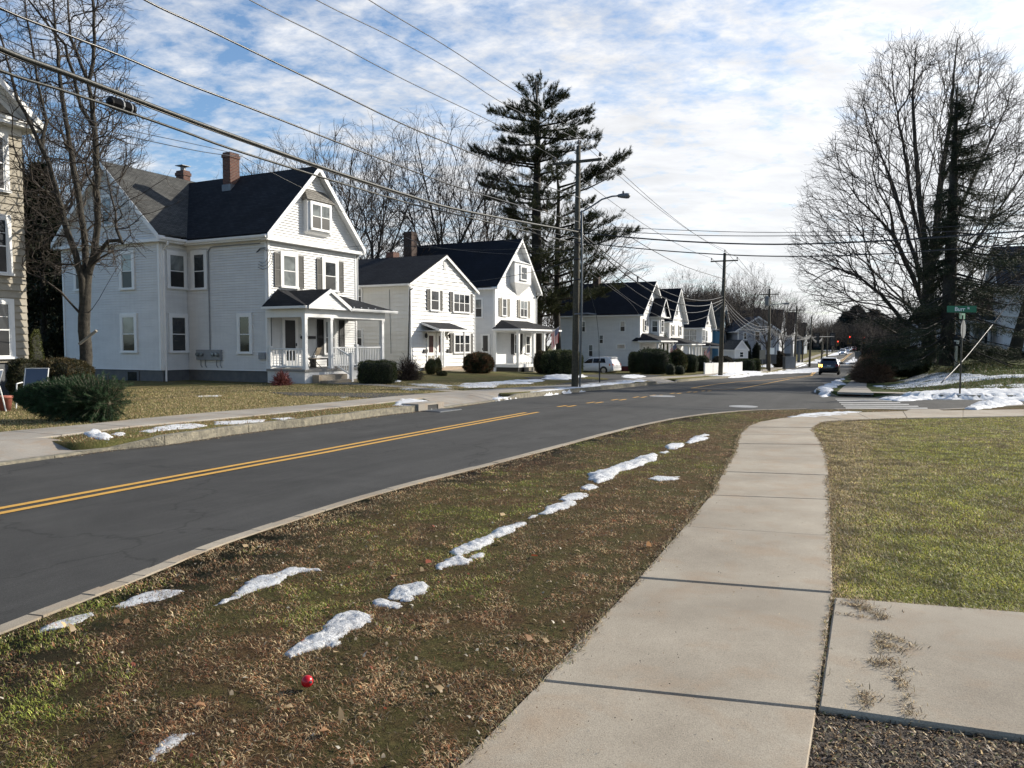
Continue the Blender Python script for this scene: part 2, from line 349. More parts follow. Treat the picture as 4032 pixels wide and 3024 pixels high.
LL = [XY(-60, pc), XY(0, pc)]+cut1+G2([(434, 1774)], Rz)+LC[6:12]+G2([(1745, 1609)], Rz)+cut2+G2([(1990, 1573)], Rz)+LC[15:18]+G2([(2592, 1512.6)], Rz)+cut3+G2([(2672, 1505)], Rz)+LC[20:]
LL = [q+XY(0, -.1) if i > 1 else q for i, q in enumerate(LL)]
drape('lawn_left', [*reversed(LL), XY(-60, -150), XY(700, -150)], Lz, T_left, 2.6, skirt=.3)
RMPF = [offs(BF, 1.25)[2], offs(BF, 1.25)[3]]; RMPN = [BF[2], BF[3]]
BFc = offs(BF, .1); BFc[2:4] = [BF[2]+XY(0, .0), RMPF[0], RMPF[1], BF[3]]
drape('lawn_corner', [*reversed(BFc[1:]), *offs(RF, -.1), XY(700, 160), BF[-1]+Vector((40, 60))], Lz, T_far, 2.2, skirt=.3)
# kerbs
def kerb(name, L, side, m, w=.15, joint=0, top=0.0, dip=None, gap=.012):
    """kerb stones along L; side=+1: back of kerb lies to the left of travel"""
    mb = MB(); D = dens(L, .6 if joint else 1.0); acc = 0; run = []
    B = offs(D, side*w)
    for i in range(len(D)-1):
        a, b, c, d = D[i], D[i+1], B[i+1], B[i]
        ln = (b-a).length
        def tz(q): 
            z = float(Lz(q.x, q.y))+top
            if dip:
                for (q0, q1, lo) in dip:
                    t0 = (q-q0).length; t1 = (q-q1).length; L_ = (q1-q0).length
                    if t0+t1 < L_+.5: z = float(Rz(q.x, q.y))+lo
            return z
        k0, k1 = 0, 1
        if joint and int((acc+ln)/joint) != int(acc/joint): k1 = 1-gap/ln
        acc += ln
        a2, b2, c2, d2 = a, a.lerp(b, k1), d.lerp(c, k1), d
        jz = random.uniform(-.004, .004)
        mb.hexa([(q.x, q.y, float(Rz(q.x, q.y))-.06) for q in (a2, b2, c2, d2)], [(q.x, q.y, tz(q)+.012+jz) for q in (a2, b2, c2, d2)])
    o = mb.build(name, m); return tag(o, kind='structure')
apA = G2([(0, 1834), (434, 1774)], Rz); apB = G2([(1745, 1609), (1990, 1573)], Rz); apC = G2([(2590, 1513), (2670, 1506)], Rz)
kerb('kerb_concrete', RC, -1, M['conc'], .105, 3.0, .0)
kerb('kerb_corner', BN[:8], -1, M['conc2'], .14)
i0 = 2
kerb('kerb_granite', LC, 1, M['granite'], .15, 2.1, .0, [(XY(-60, -10.9), apA[1], .03), (apB[0], apB[1], .03), (apC[0], apC[1], .02)])
kerb('kerb_far', RF, -1, M['granite'], .15, 2.1)
kerb('kerb_side_street', BF[1:], 1, M['granite'], .15, 2.1, .0, [(BF[2], BF[3], .0)])
# near pavement: separate slabs
d2 = lambda u, v: (u*1.8228, v*1.8228)
JL = [(1168, 1477), (1380, 1254), (1478, 1142), (1534, 1073), (1562, 1022), (1583, 986), (1592, 961), (1597, 941), (1612, 925), (1640, 914)]
JR = [(1765, 1540), (1800, 1287), (1795, 1163), (1793, 1083), (1790, 1030), (1787, 990), (1778, 963), (1762, 942), (1757, 926), (1772, 915)]
JL = G2([d2(*q) for q in JL]); JR = G2([d2(*q) for q in JR])
for k in range(6):
    JL.insert(0, JL[0]+(XY(-1.52, 0))); JR.insert(0, JR[0]+(XY(-1.52, 0)))
def slab_mb(mb, q, top, th=.10, g=.004, zf=Lz):
    c = sum((Vector(x) for x in q), Vector((0, 0)))/len(q)
    q = [c+(x-c)*(1-g/max(.3, (x-c).length)) for x in q]
    n = len(q); r = .012
    qi = [c+(x-c)*(1-r/max(.3, (x-c).length)) for x in q]
    z = [float(zf(x.x, x.y))+top for x in q]
    V = [(x.x, x.y, a-th) for x, a in zip(q, z)]+[(x.x, x.y, a-r) for x, a in zip(q, z)]+[(x.x, x.y, a) for x, a in zip(qi, z)]
    Fc = [(i, (i+1) % n, (i+1) % n+n, i+n) for i in range(n)]+[(i+n, (i+1) % n+n, (i+1) % n+2*n, i+2*n) for i in range(n)]+[tuple(range(2*n, 3*n))]
    mb.add(V, Fc)
mb = MB()
def subq(a, b, c, d, n=1): return [a, b, c, d]
for i in range(len(JL)-1):
    slab_mb(mb, [JL[i], JR[i], JR[i+1], JL[i+1]], .022+random.uniform(-.006, .006))
UL = G2([d2(*q) for q in [(1640, 914), (1690, 905), (1760, 898), (1850, 893), (1950, 890), (2080, 888), (2212, 886)]]); UR = G2([d2(*q) for q in [(1772, 915), (1795, 912), (1830, 910), (1880, 908), (1960, 905), (2080, 903), (2212, 900)]])
UL = ext(UL, 0, 30); UR = ext(UR, 0, 30)
for i in range(len(UL)-1):
    a, b, c, d = UL[i], UR[i], UR[i+1], UL[i+1]; n = max(1, int((d-a).length/1.6))
    for k in range(n): slab_mb(mb, [a.lerp(d, k/n), b.lerp(c, k/n), b.lerp(c, (k+1)/n), a.lerp(d, (k+1)/n)], .022+random.uniform(-.003, .003))
# ramp down to the crossing
slab_mb(mb, G2([(3585, 1613), (3690, 1613), (3730, 1622), (3560, 1624)]), .018)
tag(mb.build('pavement_near', M['conc'], bev=0), kind='structure')
# joints are shadow gaps over dark soil
jb = MB(); Z = lambda q, o: (q.x, q.y, float(Lz(q.x, q.y))+o)
for i in range(len(JL)-1): jb.quad(Z(JL[i], .008), Z(JR[i], .008), Z(JR[i+1], .008), Z(JL[i+1], .008))
tag(jb.build('joint_soil', M['soil']), kind='structure')
# driveway slab on the right with its thick lower edge, and the bed below it
A1 = G2([d2(1801, 1300)])[0]; A2 = G2([d2(1766.5, 1541)])[0]; A3 = G2([d2(2212, 1606)])[0]; A4 = G2([d2(2212, 1333)])[0]
A3 = A2+(A3-A2)*1.0; A3b = A2+(A3-A2).normalized()*5; A4b = A1+(A4-A1).normalized()*5
mb = MB(); m1 = A1.lerp(A4b, .42); m2 = A2.lerp(A3b, .42)
slab_mb(mb, [A1, A2, m2, m1], .03, .16); slab_mb(mb, [m1, m2, A3b, A4b], .028, .16)
tag(mb.build('driveway_slab', M['conc']), kind='structure')
BEDZ = lambda x, y: Lz(x, y)-.01
BED = [A2+Vector((.0, .0)), A3b, A3b+XY(-4, 0), JR[0]+XY(0, 0)]
# left pavement and aprons
LT = G2([(0, 1706), (179, 1693), (358, 1674), (542, 1654), (760, 1633), (1200, 1598), (1500, 1568), (1753, 1546), (1950, 1533), (2247, 1516), (2400, 1500), (2576, 1485), (2804, 1470), (2960, 1461)])
LB = G2([(0, 1738), (174, 1730), (325, 1706), (488, 1687), (705, 1666), (846, 1655), (1200, 1620), (1500, 1590), (1640, 1572), (1800, 1556), (2060, 1543), (2247, 1528), (2430, 1506), (2600, 1492), (2804, 1477), (2960, 1467)])
t0 = LT[1]-LT[0]; LT = [XY(-50, sp(*LT[0])[1]), XY(0, sp(*LT[0])[1])]+LT; LB = [XY(-50, sp(*LB[1])[1]), XY(0, sp(*LB[1])[1])]+LB[1:]
LT += [XY(140, -13.9), XY(234, -13.2), XY(400, -13.2)]; LB += [XY(140, -12.5), XY(234, -11.8), XY(400, -11.8)]
def strip(name, Lt, Lb, off, m, st=1.5, groove=True, zf=Lz):
    mb = MB()
    def along(L):
        c = [0]
        for a, b in zip(L[:-1], L[1:]): c.append(c[-1]+(b-a).length)
        return c
    # pair by street station
    ss = np.arange(sp(*Lt[0])[0], min(sp(*Lt[-1])[0], sp(*Lb[-1])[0]), st)
    ts = np.array([sp(*q) for q in Lt]); bs = np.array([sp(*q) for q in Lb])
    for s0, s1 in zip(ss[:-1], ss[1:]):
        q = [XY(s0, np.interp(s0, bs[:, 0], bs[:, 1])), XY(s1, np.interp(s1, bs[:, 0], bs[:, 1])), XY(s1, np.interp(s1, ts[:, 0], ts[:, 1])), XY(s0, np.interp(s0, ts[:, 0], ts[:, 1]))]
        slab_mb(mb, q, off+random.uniform(-.002, .002), .08, .006 if s0 < 60 else 0, zf)
    return tag(mb.build(name, m), kind='structure')
strip('pavement_left', LT, LB, .03, M['conc2'])
def apron(name, far, near, m, off=.03, n=6):   # far edge on the pavement, near edge at the road
    mb = MB(); 
    for i in range(len(far)-1):
        for k in range(n):
            g = lambda j, t: far[j].lerp(near[j], t)
            def P(j, t):
                q = g(j, t); tt = max(0, min(1, t)); w = sm(np.array(tt)); return (q.x, q.y, float(Lz(q.x, q.y)+off+.004)*(1-w)+float(Rz(q.x, q.y)+.028)*w)
            mb.quad(P(i, k/n), P(i, (k+1)/n), P(i+1, (k+1)/n), P(i+1, k/n))
    o = mb.build(name, m); return tag(o, kind='structure')
apron('driveway_apron_left', [XY(-30, LB[0].length*0+sp(*LB[1])[1]+.05), XY(3, sp(*LB[1])[1]+.05), *G2([(0, 1742), (170, 1732)])], [XY(-30, -10.85), XY(3, -10.85), *G2([(0, 1833), (430, 1773)], Rz)], M['conc2'])
apron('driveway_apron_middle', G2([(1660, 1572), (1800, 1557), (1960, 1549)]), G2([(1752, 1608), (1880, 1590), (1985, 1574)], Rz), M['conc2'])
apron('driveway_apron_far', G2([(2500, 1500), (2600, 1492)]), G2([(2592, 1512.5), (2672, 1505)], Rz), M['conc2'])
# asphalt driveways on the left
def patch(name, px, m, off, step=1.0, zf=Lz): return drape(name, G2(px, zf), zf, m, step, off)
patch('driveway_first', [(1060, 1546), (1500, 1549), (1700, 1551), (1752, 1545), (1640, 1557), (1480, 1569), (1330, 1561), (1150, 1560)], M['asphalt'], .02)
patch('driveway_second', [(2060, 1487), (2470, 1474), (2620, 1478), (2560, 1486), (2380, 1502), (2240, 1514), (2170, 1517), (2300, 1500), (2100, 1497)], M['asphalt'], .02)
patch('garden_path_first', [(1300, 1512), (1480, 1520), (1620, 1531), (1760, 1543), (1830, 1541), (1640, 1524), (1480, 1513), (1370, 1506)], M['conc2'], .02)
# far pavement on the corner (right side)
RT = G2([(3470, 1556), (3460, 1530), (3462, 1500), (3470, 1470)]); 
PR = G2([(3301, 1558), (3310, 1540), (3345, 1510), (3390, 1480)]); 
mb = MB()
a0, a1 = G2([(3300, 1552), (3404, 1552)]); b0_, b1_ = G2([(3350, 1499), (3432, 1499)])
RL = G2([(3290, 1552), (3320, 1525), (3352, 1500), (3385, 1475), (3402, 1456)]); RR = G2([(3440, 1550), (3412, 1525), (3415, 1500), (3425, 1475), (3432, 1456)])
RL += [XY(130, -.1), XY(234, -1.5), XY(400, -2)]; RR += [XY(130, 1.3), XY(234, 0), XY(400, -.5)]
strip('pavement_corner', RR, RL, .03, M['conc2'])
cs = G2([(3300, 1561), (3436, 1565), (3440, 1549), (3290, 1550)])
pass
c1 = offs(BF, .16)[3:]+list(reversed(offs(BF, 1.5)[3:]))
n_ = Vector((BF[3].y-BF[2].y, BF[2].x-BF[3].x)).normalized(); dpt = abs((RMPF[0]-BF[2]).dot(n_))
def RMPZ(x, y):
    x = np.asarray(x, float); y = np.asarray(y, float); t = np.abs((x-BF[2].x)*n_.x+(y-BF[2].y)*n_.y)/dpt; w = sm(t); return (Lz(x, y)+.034)*w+(Rz(x, y)+.022)*(1-w)
drape('pavement_ramp', [BF[2], BF[3], RMPF[1], RMPF[0]], RMPZ, M['conc2'], .4, .0)
drape('pavement_side_street', c1, Lz, M['conc2'], 1.5, .028)
drape('tactile_paving', [BF[2].lerp(BF[3], .2).lerp(RMPF[0].lerp(RMPF[1], .2), .1), BF[2].lerp(BF[3], .92).lerp(RMPF[0].lerp(RMPF[1], .92), .1), BF[2].lerp(BF[3], .92).lerp(RMPF[0].lerp(RMPF[1], .92), .5), BF[2].lerp(BF[3], .2).lerp(RMPF[0].lerp(RMPF[1], .2), .5)], RMPZ, pmat('tactile_red', (.20, .07, .05), (.3, .12, .09), 20, .8), .3, .008)
# markings
def paint(mb, L, w=.10, zoff=.006):
    D = dens(L, 1.0); B = offs(D, w/2); C = offs(D, -w/2)
    for i in range(len(D)-1):
        mb.quad(*[(q.x, q.y, float(Rz(q.x, q.y))+zoff) for q in (C[i], C[i+1], B[i+1], B[i])])
mb = MB()
y1 = G2([(0, 2003), (1200, 1785), (1500, 1729), (2070, 1625)], Rz); y2 = G2([(0, 2018.5), (1200, 1801), (1500, 1735.5), (2092, 1627)], Rz)
ya = [q for q in y1]; yb = offs(ya, -.24); 
paint(mb, ext(ya, 30, 0), .11); paint(mb, ext(yb, 30, .3), .11)
for (u0, v0, u1) in ((2196, 1602.5, 2248), (2310, 1588, 2358), (2408, 1576.5, 2450), (2494, 1566, 2530), (2560, 1559, 2590), (2640, 1550.5, 2680), (2706, 1545, 2736), (2763, 1540.5, 2790)):
    q = gp(u0, v0, Rz).xy; q2 = q+XY(.75, 0)
    paint(mb, [q, q2], .11); o_ = XY(.15, .24); paint(mb, [q+o_, q2+o_], .11)
la = G2([(2722, 1528.5), (2811, 1514), (2895, 1504.5), (3020, 1496), (3110, 1487), (3192, 1478)], Rz); lb = G2([(2724, 1529), (2800, 1534), (2895, 1533), (2960, 1522), (3040, 1506), (3110, 1492), (3196, 1480)], Rz)
paint(mb, la, .13); paint(mb, lb, .13)
s1 = sp(*la[-1]); paint(mb, [la[-1], XY(112, -7.0)], .13); paint(mb, [lb[-1], XY(112, -6.7)], .13)
pA = G2([(3315, 1424), (3340, 1402), (3360, 1388)], Rz); paint(mb, pA, .16); paint(mb, offs(pA, .4), .16)
tag(mb.build('road_marking_yellow', M['yellow']), kind='structure')
mb = MB()
pB = G2([(3301, 1425), (3308, 1416), (3325, 1409), (3350, 1405)], Rz); paint(mb, pB, .2)
for v, h in ((1572, 2.0), (1578, 2.2), (1585, 2.6), (1592, 2.8), (1599.5, 3.0), (1607, 3.2)):
    k = (v-1572)/35; u0 = 3288+40*k; u1 = 3480+170*k if v > 1576 else 3480
    drape_pts = [gp(u0, v-h/2, Rz), gp(u1, v-h/2+.8, Rz), gp(u1+4, v+h/2+.8, Rz), gp(u0+3, v+h/2, Rz)]
    n = 8
    for i in range(n):
        a, b, c, d = drape_pts; e = lambda t: a.lerp(b, t); f_ = lambda t: d.lerp(c, t)
        q = [e(i/n), e((i+1)/n), f_((i+1)/n), f_(i/n)]; mb.quad(*[(w.x, w.y, float(Rz(w.x, w.y))+.006) for w in q])
for k in range(9):     # far crossing
    c = gp(3306+k*11, 1437+.0*k, Rz); 
    q = [c+Vector((dx*.7, dy*2.2, 0)) for dx, dy in ((-.5, -.5), (.5, -.5), (.5, .5), (-.5, .5))]; mb.quad(*[(w.x, w.y, float(Rz(w.x, w.y))+.012) for w in q])
tag(mb.build('road_marking_white', M['wpaint']), kind='structure')
# ------------------------------------------------ house building kit (house frame: x along the street, y into the lot, z up)
def house_frame(u, v, Y, al, **k):
    o = at(u, v, Y); return o
def FR(y=0.0):   # plane parallel to the street front at depth y, outward = -y
    return lambda a, z, o=0.0: (a, y-o, z)
def SD(x=0.0):   # plane of the side facing back along the street, outward = -x ; first coordinate runs into the lot
    return lambda a, z, o=0.0: (x-o, a, z)
def BK(y):
    return lambda a, z, o=0.0: (a, y+o, z)
def SE(x):
    return lambda a, z, o=0.0: (x+o, a, z)
def pbox(mb, f, a0, a1, z0, z1, o0, o1):
    mb.hexa([f(a0, z0, o0), f(a1, z0, o0), f(a1, z1, o0), f(a0, z1, o0)], [f(a0, z0, o1), f(a1, z0, o1), f(a1, z1, o1), f(a0, z1, o1)])
def pslab(mb, f, poly, o0, o1):
    n = len(poly); A = [f(a, z, o0) for a, z in poly]; B = [f(a, z, o1) for a, z in poly]
    mb.add(A+B, [tuple(range(n)), tuple(range(2*n-1, n-1, -1))]+[(i, (i+1) % n, (i+1) % n+n, i+n) for i in range(n)])
def clipz(poly, z, keep_above):
    o = []
    for i in range(len(poly)):
        a, b = poly[i], poly[(i+1) % len(poly)]
        ia = (a[1] >= z) == keep_above or abs(a[1]-z) < 1e-9; ib = (b[1] >= z) == keep_above or abs(b[1]-z) < 1e-9
        if ia: o.append(a)
        if ia != ib and abs(b[1]-a[1]) > 1e-9:
            t = (z-a[1])/(b[1]-a[1]); o.append((a[0]+(b[0]-a[0])*t, z))
    return o
def clap(mb, f, poly, c=.122, lip=.05):
    """clapboards: every course tilts out to a lip at its lower edge"""
    z = min(p[1] for p in poly); zt = max(p[1] for p in poly)
    while z < zt-.004:
        q = clipz(clipz(poly, z, True), min(z+c, zt), False)
        r = []
        for p in q:
            if not r or (abs(p[0]-r[-1][0])+abs(p[1]-r[-1][1])) > 1e-5: r.append(p)
        if len(r) >= 3:
            mb.add([f(a, b, lip*(1-(b-z)/c)+.002) for a, b in r], [tuple(range(len(r)))])
            lo = [p for p in r if abs(p[1]-z) < 1e-5]
            if len(lo) >= 2:
                a0 = min(p[0] for p in lo); a1 = max(p[0] for p in lo); mb.quad(f(a0, z, lip+.002), f(a1, z, lip+.002), f(a1, z, 0), f(a0, z, 0))
        z += c
def rect(a0, a1, z0, z1): return [(a0, z0), (a1, z0), (a1, z1), (a0, z1)]
def outer(f, k=.036): return lambda a, z, o=0.0: f(a, z, o+k if o > 0 else o)
def window(par, f, a0, a1, z0, z1, trim=.11, glass=('glassc', 'screen'), mull=0, grid=0, sill=True, tm='trim', depth=.06, head=.0, name='window', fixed=False):
    """frame mesh, then panes as sub-parts; a0..a1, z0..z1 = outside of the trim"""
    f = outer(f); mb = MB(); D = depth; t = trim
    pbox(mb, f, a0, a0+t, z0, z1, 0, D); pbox(mb, f, a1-t, a1, z0, z1, 0, D)
    pbox(mb, f, a0+t, a1-t, z1-t, z1, 0, D); pbox(mb, f, a0-(.03 if sill else 0), a1+(.03 if sill else 0), z0-.02, z0+(.05 if sill else t*.8), 0, D+(.04 if sill else 0))
    if head: pbox(mb, f, a0-.04, a1+.04, z1+.002, z1+head, 0, D+.03)
    n = mull+1; w = (a1-a0-2*t)/n; zb = z0+.05; zt_ = z1-t; zm = zb+(zt_-zb)*.5; s = .04; panes = []
    for k in range(n):
        x0 = a0+t+w*k; x1 = x0+w
        if k: pbox(mb, f, x0-.04, x0+.04, zb, zt_, 0, D-.004)
        for (y0, y1, oo, gm) in ((zm-.02, zt_, D-.008, glass[0]), (zb, zm+.02, D-.016, glass[1])):
            if fixed: 
                if gm is glass[1] and y0 == zb: continue
                y0 = zb
            pbox(mb, f, x0, x0+s, y0, y1, 0, oo); pbox(mb, f, x1-s, x1, y0, y1, 0, oo)
            pbox(mb, f, x0+s, x1-s, y0, y0+s, 0, oo); pbox(mb, f, x0+s, x1-s, y1-s, y1, 0, oo)
            if grid and (gm == glass[0] or grid > 1):
                g = grid if grid > 1 else 2
                for q in range(1, 2 if grid == 1 else g): 
                    xx = x0+s+(x1-x0-2*s)*q/(2 if grid == 1 else g); pbox(mb, f, xx-.008, xx+.008, y0+s, y1-s, .012, oo-.004)
                for q in range(1, 2 if grid == 1 else g): 
                    zz = y0+s+(y1-y0-2*s)*q/(2 if grid == 1 else g); pbox(mb, f, x0+s, x1-s, zz-.008, zz+.008, .012, oo-.006)
            panes.append((x0+s, x1-s, y0+s, y1-s, gm))
    o = mb.build(name, M[tm], par)
    for p in panes:
        g = MB(); pbox(g, f, p[0], p[1], p[2], p[3], .004, .034); g.build('pane', M[p[4]], o)
    return o
def shutter(par, f, a0, a1, z0, z1, m='shut'):
    f = outer(f); mb = MB(); pbox(mb, f, a0, a0+.05, z0, z1, .02, .055); pbox(mb, f, a1-.05, a1, z0, z1, .02, .055)
    zm = (z0+z1)/2
    for q in (z0, zm-.04, z1-.08): pbox(mb, f, a0+.05, a1-.05, q, q+.08, .02, .053)
    z = z0+.09
    while z < z1-.1:
        if abs(z-zm) > .06:
            mb.hexa([f(a0+.05, z, .045), f(a1-.05, z, .045), f(a1-.05, z+.01, .048), f(a0+.05, z+.01, .048)], [f(a0+.05, z+.03, .025), f(a1-.05, z+.03, .025), f(a1-.05, z+.04, .028), f(a0+.05, z+.04, .028)])
        z += .04
    pbox(mb, f, a0+.05, a1-.05, z0, z1, .015, .024)
    return mb.build('shutter', M[m], par)
def roofslab(mb, p, th=.09):
    P = [Vector(q) for q in p]; n = (P[1]-P[0]).cross(P[2]-P[0]).normalized()
    if n.z < 0: n = -n
    mb.slab(P, -n*th)
def gable_roof_y(par, x0, x1, y0, y1, ze, zr, ov=.35, ovr=.35, m='roof', th=.1, xr=None, trimo=None, name='roof', trim=True):
    """ridge runs into the lot (y); eaves at x0-ov / x1+ov"""
    xr = (x0+x1)/2 if xr is None else xr; mb = MB(); k0 = (zr-ze)/(xr-x0); k1 = (zr-ze)/(x1-xr)
    L = (x0-ov, ze-ov*k0); R = (x1+ov, ze-ov*k1); Y0 = y0-ovr; Y1 = y1+ovr
    roofslab(mb, [(L[0], Y0, L[1]+th), (xr, Y0, zr+th), (xr, Y1, zr+th), (L[0], Y1, L[1]+th)], th*.6)
    roofslab(mb, [(xr, Y0, zr+th+.001), (R[0], Y0, R[1]+th), (R[0], Y1, R[1]+th), (xr, Y1, zr+th+.001)], th*.6)
    o = mb.build(name, M[m], par)
    if trim:
        t = MB(); s = .03
        for yy, sg in ((Y0, 1), (Y1-.03, 1)):
            for (ax, az, bx, bz) in ((L[0], L[1], xr, zr), (xr, zr, R[0], R[1])):
                t.slab([(ax, yy-s*sg+.03, az-.14), (bx, yy-s*sg+.03, bz-.14), (bx, yy-s*sg+.03, bz+th*.42), (ax, yy-s*sg+.03, az+th*.42)], (0, .03, 0))
        for (ax, az, bx, bz) in ((L[0], L[1], xr, zr), (xr, zr, R[0], R[1])):   # soffit under the rake and eaves
            t.slab([(ax, Y0+.03, az-.01), (bx, Y0+.03, bz-.01), (bx, Y1-.03, bz-.01), (ax, Y1-.03, az-.01)], (0, 0, .02))
        t.build('rake_board', M['trim'], par)
    return o
def gutter(par, p0, p1, name='gutter'):
    mb = MB(); a, b = Vector(p0), Vector(p1); d = (b-a).normalized(); s = Vector((d.y, -d.x, 0)); r = .06
    prof = [(0, .05), (0, -.06), (.04, -.08), (.09, -.07), (.115, .0), (.115, .05), (.10, .05), (.10, 0), (.02, -.03), (.015, .05)]
    for sgn in (1,):
        A = [a+s*x+Vector((0, 0, z)) for x, z in prof]; mb.slab(A, b-a)
    return mb.build(name, M['trim'], par)
def downspout(par, pts, name='downspout', m='trim', r=.045):
    mb = MB(); mb.tube(pts, r, 6); return mb.build(name, M[m], par)
def chimney(par, x, y, w, d, z0, z1, m='brick', name='chimney', cap=True):
    mb = MB(); mb.box(x-w/2, x+w/2, y-d/2, y+d/2, z0, z1)
    if cap:
        mb.box(x-w/2-.04, x+w/2+.04, y-d/2-.04, y+d/2+.04, z1-.22, z1-.06); mb.box(x-w/2+.01, x+w/2-.01, y-d/2+.01, y+d/2-.01, z1, z1+.05)
    return mb.build(name, M[m], par)
def railing(par, p0, p1, zt, zb, n, posts=(0, 0), name='railing', m='trim', w=.035):
    mb = MB(); a, b = Vector(p0), Vector(p1); d = b-a; L = d.length; s = Vector((-d.y, d.x, 0)).normalized()
    def bar(q0, q1, h0, h1, hw, qz0=0, qz1=0):
        mb.hexa([q0-s*hw+Vector((0, 0, h0)), q1-s*hw+Vector((0, 0, h0)), q1+s*hw+Vector((0, 0, h0)), q0+s*hw+Vector((0, 0, h0))], [q0-s*hw+Vector((0, 0, h1)), q1-s*hw+Vector((0, 0, h1)), q1+s*hw+Vector((0, 0, h1)), q0+s*hw+Vector((0, 0, h1))])
    bar(a, b, zt-.06, zt, .045); bar(a, b, zb, zb+.07, .03); dd = d.normalized()
    o = mb.build(name, M[m], par)
    for k in range(n):
        c = a.lerp(b, (k+.5)/n); q = MB(); bx = dd*(w/2)
        q.hexa([c-bx-s*w/2+Vector((0, 0, zb+.07)), c+bx-s*w/2+Vector((0, 0, zb+.07)), c+bx+s*w/2+Vector((0, 0, zb+.07)), c-bx+s*w/2+Vector((0, 0, zb+.07))],
               [c-bx-s*w/2+Vector((0, 0, zt-.06)), c+bx-s*w/2+Vector((0, 0, zt-.06)), c+bx+s*w/2+Vector((0, 0, zt-.06)), c-bx+s*w/2+Vector((0, 0, zt-.06))])
        q.build('baluster', M[m], o)
    return o
def post(par, x, y, z0, z1, w=.17, name='porch_post', m='trim'):
    mb = MB(); mb.box(x-w/2, x+w/2, y-w/2, y+w/2, z0, z1); mb.box(x-w/2-.02, x+w/2+.02, y-w/2-.02, y+w/2+.02, z0, z0+.1); mb.box(x-w/2-.02, x+w/2+.02, y-w/2-.02, y+w/2+.02, z1-.08, z1-.001)
    return mb.build(name, M[m], par)
def wallgab_y(mb, f, a0, a1, z0, ze, zr, c=.115, lip=.02, ar=None):
    ar = (a0+a1)/2 if ar is None else ar
    clap(mb, f, rect(a0, a1, z0, ze), c, lip); clap(mb, f, [(a0, ze), (a1, ze), (ar, zr)], c, lip)
def corner(mb, f, a, z0, z1, w=.11, s=1): pbox(mb, f, min(a, a+w*s), max(a, a+w*s), z0, z1, .0, .062)
AL = radians(27); HRZ = radians(63)
def mk_house(name, u, v, Y, label, al=27, dz=0):
    o = at(u, v, Y); return empty(name, (o.x, o.y, o.z+dz), radians(90-al), label, 'house')
# ================= first white house (two wings, porch)
H = mk_house('porch_house', 1060, 1505, 35, 'white clapboard house with two brick chimneys and gabled porch, behind the left bare tree')
W = 6.3; ZE = 6.95; ZR = 10.22; Y1, Y2 = 5.2, 12.4; WX = -1.5
mb = MB()
clap(mb, FR(0), rect(0, W, .5, 6.5)); clap(mb, FR(-.0), [(-.02, 6.5), (W+.02, 6.5), (W+.02, 6.9), (W/2, 10.15), (-.02, 6.9)])
clap(mb, SD(0), rect(0, Y1, .5, 6.55)); clap(mb, SE(W), rect(0, 9, .5, 6.55))
clap(mb, FR(Y1), rect(WX, 0, .5, 6.5)); clap(mb, SD(WX), rect(Y1, Y2, .5, 6.5)); clap(mb, SD(WX), [(Y1-.02, 6.55), (Y2+.02, 6.55), (Y2+.02, 6.98), (8.8, 10.33), (Y1-.02, 6.98)])
clap(mb, BK(Y2), rect(WX, W, .5, 6.5)); clap(mb, SE(W), rect(9, Y2, .5, 6.5))
mb.box(.02, W-.02, .02, 9, .5, 6.8); mb.box(WX+.02, W-.02, Y1+.02, Y2-.02, .5, 6.9)
mb.build('wall', M['white'], H)
mb = MB()   # corner boards, frieze, gable base trim
corner(mb, FR(0), 0, .5, 6.4); corner(mb, FR(0), W, .5, 6.4, s=-1); corner(mb, SD(0), 0, .5, 6.4); corner(mb, SD(WX), Y1, .5, 6.4); corner(mb, SD(WX), Y2, .5, 6.4, s=-1); corner(mb, FR(Y1), WX, .5, 6.4)
pbox(mb, FR(0), -.34, W+.34, 6.40, 6.55, 0, .33); pbox(mb, SD(WX), Y1-.33, Y2+.33, 6.48, 6.62, 0, .28)
pbox(mb, SD(0), 0, Y1, 6.25, 6.42, 0, .03); pbox(mb, FR(Y1), WX, 0, 6.25, 6.42, 0, .03)
mb.build('corner_board', M['trim'], H)
mb = MB(); mb.box(.03, W-.03, .03, 9, -.7, .5); mb.box(WX+.03, W-.03, Y1+.03, Y2-.03, -.7, .5); mb.build('foundation', M['found'], H)
